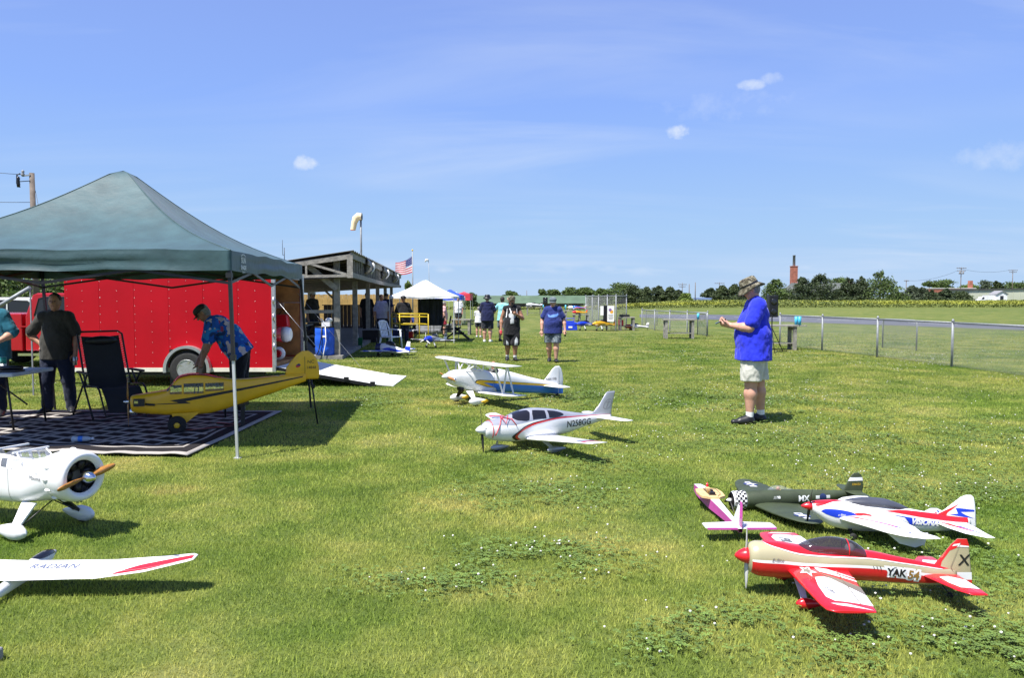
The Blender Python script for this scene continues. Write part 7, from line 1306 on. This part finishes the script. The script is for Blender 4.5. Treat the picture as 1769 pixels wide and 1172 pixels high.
def person(label, loc, rz, H, J=None, skin='skin', shirt=('blue', .55, .47), pants=('khaki', .0), shoes='black', socks=None, hat=None, hair=None, belly=0., girth=1., head_pitch=0., lean=None, vox=.012, fingers=True, glasses=False, beard=False, tank=False, group=None, grip=(), seat=False, headoff=(0,0,0), collar=False):
    """faces local -y. joints are fractions of the height H. shirt: (material, sleeve share of upper arm, hem z); pants: (material, hem z)"""
    t = thing('person', label, 'person', loc, rz, group); S_ = lambda p: tuple(c*H for c in p)
    D = dict(hipL=(.052,0,.5), hipR=(-.052,0,.5), kneeL=(.06,-.01,.275), kneeR=(-.06,-.01,.275), ankL=(.062,.01,.045), ankR=(-.062,.01,.045), toeL=(.075,-.085,.018), toeR=(-.075,-.085,.018), pel=(0,0,.53), waist=(0,-.005,.62), chest=(0,0,.735), neck=(0,.005,.835), head=(0,-.012,.925), shL=(.102,.0,.795), shR=(-.102,0,.795), elL=(.145,.015,.635), elR=(-.145,.015,.635), wrL=(.15,-.03,.49), wrR=(-.15,-.03,.49), hdL=(.15,-.045,.43), hdR=(-.15,-.045,.43))
    D.update(J or {}); P3 = {k: S_(v) for k, v in D.items()}; g = girth; u = H
    def torso(s, e):
        s.cap(P3['pel'], P3['waist'], (.078+.008*belly)*u*g+e, (.074+.02*belly)*u*g+e, .04, (1,.74,1)); s.cap(P3['waist'], P3['chest'], (.074+.02*belly)*u*g+e, .083*u*g+e, .04, (1,.7,1))
        s.cap(P3['chest'], L3(P3['chest'], P3['neck'], .35), .083*u*g+e, .07*u*g+e, .04, (1,.66,1)); s.cap(L3(P3['shL'], P3['neck'], .12), L3(P3['shR'], P3['neck'], .12), .04*u+e, .04*u+e, .04)
        s.cap(L3(P3['neck'], P3['shL'], .25), L3(P3['neck'], P3['shR'], .25), .034*u+e*.6, .034*u+e*.6, .03)
        if belly:
            w = P3['waist']; s.cap((w[0], w[1]-.03*u*belly, w[2]-.02*u), (w[0], w[1]-.022*u*belly, w[2]+.055*u), (.066+.01*belly)*u*g+e, (.06+.008*belly)*u*g+e, .06, (1.2,1,1))
    b = SDF(); torso(b, -.004)
    hd = P3['head']; hp = head_pitch; cp, sp_ = math.cos(hp), math.sin(hp)
    def hl(x, y, z): return (hd[0]+x*u, hd[1]+(y*cp+z*sp_*-1)*u, hd[2]+(z*cp+y*sp_)*u)       # head frame, pitch > 0 looks down
    b.cap(P3['neck'], hl(0,.01,-.03), .032*u, .03*u, .02)
    b.cap(hl(0,.006,.018), hl(0,.002,-.012), .052*u, .047*u, .02, (.86,1.02,1)); b.cap(hl(0,-.018,-.025), hl(0,-.022,-.048), .033*u, .024*u, .018, (1,1,1))
    b.cap(hl(0,-.05,.004), hl(0,-.062,-.012), .007*u, .0095*u, .008)
    for s in (-1,1): b.cap(hl(s*.046,.008,.004), hl(s*.046,.006,-.018), .011*u, .008*u, .005, (.5,1,1))
    for s, q in ((1,'L'),(-1,'R')):
        sh, el, wr, h2 = (P3[k+q] for k in ('sh','el','wr','hd'))
        b.cap(sh, el, .034*u*min(g,1.15), .026*u*min(g,1.15), .025); b.cap(el, L3(el, wr, .35), .026*u*min(g,1.1), .027*u*min(g,1.1), .02); b.cap(L3(el, wr, .3), wr, .027*u*min(g,1.1), .0165*u, .02)
        wv, hv = Vector(wr), Vector(h2); dr = (hv-wv).normalized(); hl_ = .105*u; curl = q in grip
        sd = dr.cross(Vector((0,1,0)) if abs(dr.y) < .8 else Vector((0,0,1))).normalized(); nm_ = sd.cross(dr).normalized()
        fwd = Vector((0,-1,0)); 
        if abs(dr.y) < .8 and nm_.dot(fwd) < 0: nm_ = -nm_
        k0 = wv+dr*hl_*.48; b.cap(wr, k0, .017*u, .02*u, .012); b.cap(k0+sd*.012*u, k0-sd*.012*u, .0135*u, .0135*u, .01)
        if fingers:
            for i, (o_, fl) in enumerate(((-.0165,.44),(-.0055,.5),(.0055,.47),(.0165,.38))):
                r_ = .0052*u; p0 = k0+sd*o_*u; bend = .9 if curl else .35; p1 = p0+(dr*math.cos(bend*.5)+nm_*math.sin(bend*.5))*hl_*fl*.5; p2 = p1+(dr*math.cos(bend*1.6)+nm_*math.sin(bend*1.6))*hl_*fl*.5
                b.cap(p0, p1, r_*1.1, r_, .004); b.cap(p1, p2, r_, r_*.85, .004)
            th = wv+dr*hl_*.15-sd*.014*u*1; b.cap(th, th+(dr*.7+nm_*.5-sd*.5)*hl_*.32, .0075*u, .006*u, .006); b.cap(th+(dr*.7+nm_*.5-sd*.5)*hl_*.32, th+(dr*.95+nm_*.6-sd*.25)*hl_*.5, .006*u, .005*u, .004)
        else: b.cap(k0, wv+dr*hl_*.9+nm_*.01*u, .016*u, .011*u, .012, (1,1,1))
        hp_, kn, an, to = (P3[k+q] for k in ('hip','knee','ank','toe'))
        b.cap(hp_, kn, .062*u*g, .037*u*min(g,1.12), .03); b.cap(kn, L3(kn, an, .3), .036*u, .038*u*min(g,1.12), .025); b.cap(L3(kn, an, .28), an, .038*u*min(g,1.12), .021*u, .025); b.cap(an, (an[0]+(to[0]-an[0])*.5, an[1]+(to[1]-an[1])*.5, an[2]*.55), .019*u, .011*u, .01)
    b.obj('body', skin, t, vox)
    # clothing
    sm_, sl, hem = shirt; c = SDF(); e = .021; torso(c, e); z_h = hem*u; pw = P3['pel']
    wv_ = P3['waist']; bo = .03*u*belly; dz_ = Vector(P3['pel'])-Vector(P3['waist']); dz_.normalize(); ex = Vector(P3['pel'])+dz_*(D['pel'][2]-hem+.02)*u
    c.cap((ex.x,ex.y-bo*.5,ex.z), L3(P3['pel'], P3['waist'], .8), (.088+.004*belly)*u*g+e, (.076+.012*belly)*u*g+e, .05, (1.2 if tank else 1.3,1.0,1))
    if not tank:
        for q in 'LR': c.cap(L3(P3['sh'+q], P3['neck'], .1), L3(P3['sh'+q], P3['el'+q], min(sl, 1.)), .038*u*min(g,1.15)+e*.9, (.032*u*min(g,1.15)+e*1.25), .02)
        if sl > 1:
            for q in 'LR': c.cap(P3['el'+q], L3(P3['el'+q], P3['wr'+q], sl-1), .027*u+e, .02*u+e, .02)
    ax_ = Vector(P3['chest'])-Vector(P3['pel']); ax_.normalize(); dn = -ax_ if lean else Vector((0,0,-1)); hp0 = Vector(P3['pel'])+(-dn)*(hem*u-D['pel'][2]*u); c.cut(hp0, dn)
    nk = Vector(P3['neck']); nd = (Vector(P3['head'])-nk).normalized(); c.cut(nk+nd*(.04*u if collar else .026*u), nd)
    so_ = c.obj('shirt' if not tank else 'jersey', sm_, t, vox, .008)
    if pants:
        pmt, ph = pants; c = SDF(); c.cap(P3['pel'], (P3['pel'][0], P3['pel'][1], P3['pel'][2]-.03*u), (.08+.006*belly)*u*g+.012, .08*u*g+.012, .03, (1,.78,1)) ; long = ph < .15
        for s, q in ((1,'L'),(-1,'R')):
            hp_, kn, an = P3['hip'+q], P3['knee'+q], P3['ank'+q]; c.cap(hp_, kn, .064*u*g+.014, (.043 if long else .056)*u*min(g,1.1)+.016, .025)
            if long or ph < .28: c.cap(kn, L3(kn, an, .97 if long else .25), (.043 if long else .055)*u+.014, (.033 if long else .055)*u+.014, .025)
        if not long: c.cut((0,0,ph*u), (0,0,-1))
        c.cut((0,0,min(P3['waist'][2], P3['pel'][2]+.08*u)), (0,0,1)); c.obj('trousers' if long else 'shorts', pmt, t, vox, .009)
    for s, q in ((1,'L'),(-1,'R')):
        an, to = P3['ank'+q], P3['toe'+q]; dv = (Vector(to)-Vector(an)); dv.z = 0; dv.normalize(); hl_ = Vector((an[0], an[1], 0))-dv*.012*u; c = SDF(); zf = max(0, an[2]-.045*u)
        c.cap((hl_.x,hl_.y,.022*u+zf), (hl_.x+dv.x*.05*u,hl_.y+dv.y*.05*u,.024*u+zf), .026*u, .027*u, .02); c.cap((hl_.x+dv.x*.04*u,hl_.y+dv.y*.04*u,.02*u+zf), (to[0]+dv.x*.012*u,to[1]+dv.y*.012*u,to[2]), .026*u, .021*u, .02, (1,1,.8)); c.cap((an[0],an[1],an[2]*.95), (hl_.x+dv.x*.03*u,hl_.y+dv.y*.03*u,.03*u+zf), .0265*u, .03*u, .015); c.cap((an[0]+dv.x*.012*u,an[1]+dv.y*.012*u,an[2]*.85), (hl_.x+dv.x*.075*u,hl_.y+dv.y*.075*u,.024*u+zf), .024*u, .025*u, .015); c.cut((0,0,zf-.0), (0,0,-1)); c.obj('shoe', shoes, t, min(vox, .012))
        if socks: k_ = P3['knee'+q]; SDF().cap(L3(an, k_, .0), L3(an, k_, .17), .0245*u, .0265*u, .01).obj('sock', socks, t, min(vox, .01))
    M = Matrix.Translation(Vector(hd)) @ Matrix.Rotation(hp, 4, 'X')
    def hm(mb): mb.v = [tuple(M @ Vector(p)) for p in mb.v]; return mb
    if hair:
        c = SDF(); c.cap(hl(0,.014,.022), hl(0,.016,-.006), .0545*u, .048*u, .015, (.9,1,1)); 
        if beard: c.cap(hl(0,.03,-.01), hl(0,.036,-.085), .045*u, .05*u, .03, (1,.6,1)); c.cap(hl(0,-.035,-.05), hl(0,-.036,-.085), .026*u, .02*u, .02)
        f_ = Vector(hl(0,-1,0))-Vector(hd); f_.normalize(); c.cut(Vector(hl(0,-.028,0)), (f_*.9+Vector(hl(0,0,-1))-Vector(hd) if False else f_)) if not beard else c.cut(Vector(hl(0,-.062,0)), f_)
        c.obj('hair', hair, t, min(vox, .012))
    if hat:
        kind, hmat = hat[0], hat[1]; mb = MB()
        if kind == 'cap':
            mb.loft([[Vector((math.cos(a)*r*.92*u, (math.sin(a)*r+.004)*u, z*u)) for a in [2*math.pi*j/18 for j in range(18)]] for z, r in ((.022,.062),(.045,.061),(.06,.053),(.07,.038),(.075,.012))], 0, True, True); hm(mb).build('cap', hmat, t)
            v = MB(); v.loft([[Vector((x*.05*u, (-.035-(1-abs(x)**2.2)*d*.055)*u, (.026-.012*d-.008*x*x)*u)) for x in (-1,-.6,-.2,.2,.6,1)] for d in (0,.5,1)], 0, False, True, False); vo = hm(v).build('visor', hmat, t); vo.modifiers.new('s', 'SOLIDIFY').thickness = .004
        else:
            tilt = hat[2] if len(hat) > 2 else .0
            mb.loft([[Vector((math.cos(a)*r*.93*u, (math.sin(a)*r+.004)*u, (z+.012*math.sin(2*a+.6)*(r > .08))*u)) for a in [2*math.pi*j/24 for j in range(24)]] for z, r in ((-.002,.1),(.014,.082),(.028,.0635),(.055,.0615),(.075,.056),(.084,.04),(.08,.01))], 0, True, True); o = hm(mb).build('hat', hmat, t)
            mb = MB(); mb.loft([[Vector((math.cos(a)*r*.93*u, (math.sin(a)*r+.004)*u, z*u)) for a in [2*math.pi*j/24 for j in range(24)]] for z, r in ((.03,.0645),(.042,.0638))], 0, False, True); hm(mb).build('hat_band', 'black', o)
    if glasses:
        mb = MB()
        for s in (-1,1): mb.ball((s*.02*u,-.049*u,.008*u), (.0165*u,.006*u,.012*u), 10, 6); mb.bar((s*.034*u,-.046*u,.01*u), (s*.046*u,.008*u,.008*u), .004)
        mb.bar((-.01*u,-.053*u,.01*u), (.01*u,-.053*u,.01*u), .004); hm(mb).build('sunglasses', 'black_gloss', t)
    else:
        for s in (-1,1): mb = MB(); mb.ball((s*.0185*u,-.0475*u,.006*u), (.0075*u,.003*u,.0042*u), 8, 6); hm(mb).build('eye', 'black', t)
    if not beard: mb = MB(); mb.ball((0,-.0505*u,-.034*u), (.0135*u,.004*u,.003*u), 10, 6); hm(mb).build('mouth', 'lip', t)
    return t, P3
pm('lip', (.33,.12,.10), .6); pm('hair_dark', (.03,.022,.017), .7, var=.3, vs=40, bump=.6, bs=90); pm('hair_grey', (.25,.23,.21), .7, var=.3, vs=40)
def cloth(name, col, rough=.9, vs=9, var=.14): return pm(name, col, rough, var=var, vs=vs, bump=.55, bs=11, sheen=.15, spec=.2)
cloth('polo_blue', (.022,.035,.62)); cloth('shorts_stone', (.56,.55,.48)); cloth('tee_navy', (.022,.034,.16)); cloth('shorts_blue_grey', (.12,.15,.17)); cloth('jersey_black', (.014,.014,.017)); cloth('tee_dark_navy', (.01,.014,.055)); cloth('shorts_dark', (.03,.033,.045)); cloth('tee_grey', (.04,.038,.032)); cloth('jeans', (.014,.02,.045)); cloth('shirt_teal', (.02,.13,.19)); cloth('shirt_cyan', (.25,.60,.65)); cloth('tee_white', (.62,.63,.66)); cloth('trousers_black', (.012,.012,.015)); cloth('pink_top', (.62,.36,.36)); cloth('red_shorts', (.5,.04,.08)); cloth('shirt_lavender', (.42,.40,.58))
def spots(name, base, blobs, scale=8):
    m = pm(name, base, .9, var=0, bump=.4, bs=12, spec=.2); nt = m.node_tree; tcn = nt.nodes.new('ShaderNodeTexCoord'); cur = None; b_ = nt.nodes['Principled BSDF']
    for i, (col, th, sc) in enumerate(blobs):
        n = nt.nodes.new('ShaderNodeTexNoise'); n.inputs['Scale'].default_value = sc; n.inputs['Detail'].default_value = 1.5; mp_ = nt.nodes.new('ShaderNodeMapping'); mp_.inputs['Location'].default_value = (i*3.7, i*1.3, i*5.1); nt.links.new(tcn.outputs['Object'], mp_.inputs[0]); nt.links.new(mp_.outputs[0], n.inputs[0])
        g_ = nt.nodes.new('ShaderNodeMath'); g_.operation = 'GREATER_THAN'; g_.inputs[1].default_value = th; nt.links.new(n.outputs[0], g_.inputs[0]); mx = nt.nodes.new('ShaderNodeMixRGB'); nt.links.new(g_.outputs[0], mx.inputs[0])
        if cur: nt.links.new(cur, mx.inputs[1])
        else: mx.inputs[1].default_value = (*base, 1)
        mx.inputs[2].default_value = (*col, 1); cur = mx.outputs[0]
    nt.links.new(cur, b_.inputs['Base Color'])
spots('hawaiian', (.02,.10,.42), [((.03,.22,.55),.56,7),((.02,.05,.14),.62,10),((.60,.50,.52),.60,9),((.35,.06,.12),.70,9),((.42,.40,.12),.72,13)])
spots('camo', (.17,.155,.11), [((.085,.075,.05),.5,16),((.26,.24,.18),.58,22),((.045,.038,.028),.62,18)])
spots('shorts_camo', (.13,.16,.18), [((.06,.075,.09),.52,13),((.2,.23,.24),.6,15)])
# man in the bright blue polo looking at his phone
q = G(1287,731); bl, BJ = person('man in a bright blue polo and camouflage hat looking at a phone', (q.x+.06,q.y,0), R(-98), 1.93,
    dict(hipL=(.055,.01,.5), kneeL=(.06,-.005,.275), ankL=(.062,-.01,.045), toeL=(.085,-.105,.018), hipR=(-.052,.025,.5), kneeR=(-.055,.065,.275), ankR=(-.06,.085,.045), toeR=(-.08,-.005,.018), pel=(0,.025,.53), waist=(0,.02,.62), chest=(0,.035,.735), neck=(0,.025,.835), head=(0,-.008,.912), shL=(.112,.03,.80), shR=(-.112,.03,.80), elL=(.135,-.03,.655), elR=(-.14,-.03,.655), wrL=(.035,-.135,.668), wrR=(-.035,-.14,.665), hdL=(.012,-.18,.683), hdR=(-.012,-.19,.68)),
    'skin', ('polo_blue', .72, .435), ('shorts_stone', .295), 'black', 'white_matte', ('boonie', 'camo'), 'hair_grey', belly=.95, girth=1.2, head_pitch=.45, vox=.0085, glasses=True, grip=('L','R'), collar=True)
ph = thing('phone', 'dark phone held by the man in the bright blue polo', 'phone', (0,0,0)); M = Matrix.Translation((q.x+.06,q.y,0)) @ Matrix.Rotation(R(-98), 4, 'Z'); c = M @ Vector((0, -.203*1.93, .695*1.93)); MB().box(c, (.145,.075,.012), Matrix.Rotation(R(-98),3,'Z') @ Matrix.Rotation(R(28),3,'X') @ Matrix.Rotation(R(90),3,'Z')).build('body', 'black_gloss', ph)
wt = MB().lathe([(.031,-.012),(.034,-.01),(.034,.01),(.031,.012)], (0,0,0), n=14, cap=False).build('wristband', 'steel', bl); w3 = Vector(L3(BJ['elL'], BJ['wrL'], .93)); d_ = (Vector(BJ['wrL'])-Vector(BJ['elL'])).normalized(); wt.location = w3; wt.rotation_euler = d_.to_track_quat('Z', 'Y').to_euler()
pk = MB(); pk.box((.204,-.0,.715), (.012,.17,.16)).box((.211,-.0,.79), (.008,.18,.045)).build('cargo_pocket', 'shorts_stone', bl, .01)
# walkers
q = G(884,623.5); tk, TJ = person('walking man in a black sleeveless jersey with white trim', (q.x,q.y,0), R(3), 1.71,
    dict(kneeL=(.05,-.05,.28), ankL=(.048,-.03,.045), toeL=(.06,-.12,.025), kneeR=(-.06,.0,.275), ankR=(-.065,.06,.05), toeR=(-.075,-.03,.015), elL=(.165,-.01,.65), wrL=(.075,-.105,.715), hdL=(.03,-.115,.735), elR=(-.155,.015,.64), wrR=(-.165,-.03,.49), hdR=(-.165,-.04,.44)),
    'skin_tan', ('jersey_black', .1, .40), ('jersey_black', .235), 'black', 'white_matte', ('cap', 'camo'), 'hair_dark', belly=.4, girth=1.08, vox=.011, glasses=True, beard=True, tank=True, grip=('R',))
def on_shirt(parent, name, poly, mat, obj, off=.006):
    """flat print pressed onto the front of a garment by casting onto its mesh"""
    from mathutils.bvhtree import BVHTree
    me = obj.data; bt = BVHTree.FromPolygons([v.co[:] for v in me.vertices], [tuple(p.vertices) for p in me.polygons])
    def fn(x, z):
        h = bt.ray_cast(Vector((x, -1, z)), Vector((0, 1, 0)))[0]; return Vector((x, (h.y if h else -.12)-off, z))
    decal(name, poly, fn, mat, parent, .02, .02)
je = [o for o in bpy.data.objects if o.parent == tk and o.name.startswith('jersey')][0]; pm('print_grey', (.42,.44,.45), .7); pm('print_blue', (.10,.22,.58), .7)
on_shirt(tk, 'jersey_print', [(-.09,1.22),(-.03,1.28),(.05,1.28),(.1,1.2),(.08,1.13),(.05,1.12),(.05,.98),(-.05,.98),(-.05,1.08),(-.02,1.12),(-.08,1.15)], 'print_grey', je)
on_shirt(tk, 'jersey_strap', [(-.075,1.38),(-.045,1.38),(.0,1.26),(-.03,1.26)], 'white_matte', je, .008)
for s in (-1,1): on_shirt(tk, 'jersey_trim', [(s*.115,1.37),(s*.13,1.37),(s*.15,1.2),(s*.165,1.14),(s*.145,1.14),(s*.13,1.2)], 'white_matte', je, .008)
so_ = [o for o in bpy.data.objects if o.parent == tk and o.name.startswith('shorts')][0]; on_shirt(tk, 'shorts_panel', [(.06,.42),(.15,.42),(.15,.58),(.11,.64),(.07,.55)], 'print_grey', so_); on_shirt(tk, 'shorts_panel', [(-.15,.42),(-.08,.42),(-.1,.5),(-.15,.55)], 'print_grey', so_)
M = Matrix.Translation((q.x,q.y,0)) @ Matrix.Rotation(R(3), 4, 'Z'); c = M @ Vector((TJ['hdR'][0], TJ['hdR'][1]-.01, TJ['hdR'][2]-.01)); t = thing('drink_can', 'dark red can in the hand of the man in the black jersey', 'can', c); MB().lathe([(.026,-.06),(.031,-.052),(.031,.05),(.025,.06)], n=14).build('body', 'canopy_red', t); MB().lathe([(.025,.06),(.025,.063)], n=14).build('lid', 'steel', t)
q = G(955,626); te, EJ = person('walking man in a navy tee shirt and grey blue cap', (q.x,q.y,0), R(-6), 1.68,
    dict(kneeL=(.055,-.06,.28), ankL=(.052,-.055,.045), toeL=(.06,-.145,.025), kneeR=(-.06,.0,.275), ankR=(-.055,.06,.05), toeR=(-.06,-.03,.015), elL=(.165,.02,.64), wrL=(.185,-.02,.5), hdL=(.188,-.035,.445), elR=(-.165,.015,.64), wrR=(-.168,-.04,.49), hdR=(-.165,-.05,.43), head=(0,-.03,.92)),
    'skin', ('tee_navy', .62, .44), ('shorts_camo', .30), 'black', None, ('cap', 'shorts_blue_grey'), 'hair_grey', belly=.8, girth=1.12, head_pitch=.25, vox=.011, glasses=True, grip=('L',))
sh_ = [o for o in bpy.data.objects if o.parent == te and o.name.startswith('shirt')][0]; on_shirt(te, 'shirt_print', [(-.13,1.24),(-.06,1.2),(.02,1.23),(.1,1.24),(.13,1.27),(.15,1.22),(.1,1.17),(.0,1.15),(-.1,1.16)], 'print_blue', sh_); on_shirt(te, 'shirt_print', [(-.08,1.13),(.0,1.12),(.1,1.14),(.06,1.1),(-.05,1.09)], 'tee_navy', sh_)
M = Matrix.Translation((q.x,q.y,0)) @ Matrix.Rotation(R(-6), 4, 'Z'); c = M @ Vector((EJ['hdL'][0], EJ['hdL'][1]-.015, EJ['hdL'][2]-.02)); t = thing('phone', 'dark phone in the hand of the man in the navy tee', 'phone', c, R(20)); MB().box((0,0,0), (.012,.07,.13)).build('body', 'black_gloss', t)
wt = MB().lathe([(.031,-.012),(.034,-.01),(.034,.01),(.031,.012)], (0,0,0), n=14, cap=False).build('watch', 'black', te); wt.location = L3(EJ['elR'], EJ['wrR'], .95)
# group seen from behind
q = G(842,591.5); person('man in a dark navy tee and black brimmed hat seen from behind', (q.x,q.y,0), R(172), 1.76, dict(elL=(.15,-.03,.65), wrL=(.1,-.12,.6), hdL=(.06,-.15,.6), elR=(-.15,-.03,.65), wrR=(-.1,-.12,.6), hdR=(-.06,-.15,.6)), 'skin', ('tee_dark_navy', .75, .45), ('shorts_dark', .285), 'white_matte', None, ('boonie', 'black'), 'hair_grey', belly=.4, girth=1.15, vox=.016, fingers=False)
q = G(827,583); person('child in a white tee and black shorts beside the man in the black hat', (q.x,q.y,0), R(165), 1.3, dict(head=(0,-.01,.915), elL=(.12,-.05,.66), wrL=(.06,-.12,.68), hdL=(.04,-.13,.72)), 'skin', ('tee_white', .6, .47), ('shorts_dark', .34), 'tee_white', None, None, 'hair_grey', vox=.016, fingers=False)
q = G(868,590); person('person in a pale cyan shirt with a raised arm behind the black jersey', (q.x,q.y,0), R(150), 1.7, dict(elR=(-.2,-.04,.78), wrR=(-.16,-.08,.9), hdR=(-.1,-.06,.95), elL=(.2,-.03,.72), wrL=(.14,-.1,.8), hdL=(.1,-.1,.85)), 'skin', ('shirt_cyan', .9, .46), ('shorts_blue_grey', .3), 'black', None, None, 'hair_dark', vox=.016, fingers=False)
# under the green canopy
q = G(101,716); gm, GJ = person('man in a grey tee and jeans with one hand on his hip', (q.x,q.y,.02), R(12), 1.70, dict(elL=(.15,.02,.65), wrL=(.15,-.02,.5), hdL=(.148,-.03,.44), elR=(-.215,.05,.655), wrR=(-.115,.0,.575), hdR=(-.085,-.03,.555), hipL=(.055,0,.5), kneeL=(.085,-.01,.275), ankL=(.1,.01,.045), toeL=(.125,-.075,.018), kneeR=(-.075,-.01,.275), ankR=(-.085,.01,.045), toeR=(-.11,-.075,.018)), 'skin_tan', ('tee_grey', .8, .45), ('jeans', .05), 'black', None, None, 'hair_dark', girth=1.0, belly=.2, vox=.012, grip=('L',))
M = Matrix.Translation((q.x,q.y,.02)) @ Matrix.Rotation(R(12), 4, 'Z'); c = M @ Vector((GJ['hdL'][0], GJ['hdL'][1]-.012, GJ['hdL'][2]-.01)); t = thing('drink_can', 'silver can in the hand of the man in the grey tee', 'can', c); MB().lathe([(.026,-.06),(.031,-.052),(.031,.05),(.025,.06)], n=14).build('body', 'steel', t); MB().lathe([(.025,.06),(.025,.063)], n=14).build('lid', 'chrome', t)
q = G(-14,723); person('man in a teal shirt and jeans behind the folding table', (q.x,q.y,.02), R(20), 1.74, dict(elL=(.16,-.01,.655), wrL=(.09,-.12,.6), hdL=(.05,-.14,.595), elR=(-.16,-.01,.655), wrR=(-.09,-.12,.6), hdR=(-.05,-.14,.595)), 'skin', ('shirt_teal', .9, .45), ('jeans', .05), 'black', None, None, 'hair_grey', girth=1.18, belly=.6, vox=.014)
q = G(412,712); person('man in a blue flowered shirt bending over the yellow model', (q.x,q.y,.0), R(-78), 1.74,
    dict(hipL=(.055,.02,.5), hipR=(-.055,.02,.5), pel=(0,.01,.525), waist=(0,-.04,.6), chest=(0,-.125,.69), neck=(0,-.205,.765), head=(0,-.265,.82), shL=(.105,-.18,.735), shR=(-.105,-.18,.735), elL=(.13,-.215,.575), elR=(-.125,-.235,.58), wrL=(.11,-.255,.445), wrR=(-.10,-.315,.44), hdL=(.1,-.275,.39), hdR=(-.09,-.335,.39), kneeL=(.06,.0,.275), kneeR=(-.065,.02,.275)),
    'skin_tan', ('hawaiian', .75, .46), ('trousers_black', .05), 'grey', None, ('cap', 'hair_dark'), 'hair_grey', girth=1.14, belly=.35, head_pitch=.75, lean=True, vox=.0105)
# people in the shelter and under the far canopies
def far_person(label, px, Y, H, rz, shirt, pants, hat=None, z=.1, J=None, hair='hair_dark', skin='skin_tan', shoes='black'):
    person(label, (X(px,Y),Y,z), R(rz), H, J, skin, shirt, pants, shoes, None, hat, hair, vox=.02, fingers=False, girth=1.1, belly=.3)
far_person('dark figure in a pale cap standing inside the open end of the shelter', 540, 27.0, 1.78, 60, ('tee_grey', .7, .45), ('jeans', .05), ('cap', 'tee_white'))
far_person('person in dark clothes standing midway in the shelter', 634, 33.5, 1.78, 20, ('jersey_black', .7, .45), ('trousers_black', .05))
far_person('person in a white shirt and navy vest at the edge of the shelter', 659, 30.0, 1.68, 30, ('shirt_lavender', .9, .45), ('jeans', .05))
far_person('second dark figure beside the shelter posts', 668, 35.5, 1.75, -20, ('tee_dark_navy', .7, .45), ('jeans', .05), ('cap', 'black'))
far_person('person in a dark cap standing behind the yellow rack', 697, 28.6, 1.74, 15, ('jersey_black', .8, .45), ('jeans', .05), ('cap', 'black'), 0.)
far_person('woman in a pink top and red shorts under the white canopy edge', 767, 34., 1.5, 100, ('pink_top', .5, .46), ('red_shorts', .33), None, 0., None, 'hair_grey', 'skin')
far_person('person in a grey shirt standing under the blue canopy', 792, 46., 1.68, -10, ('tee_white', .7, .45), ('shorts_dark', .3), None, 0.)
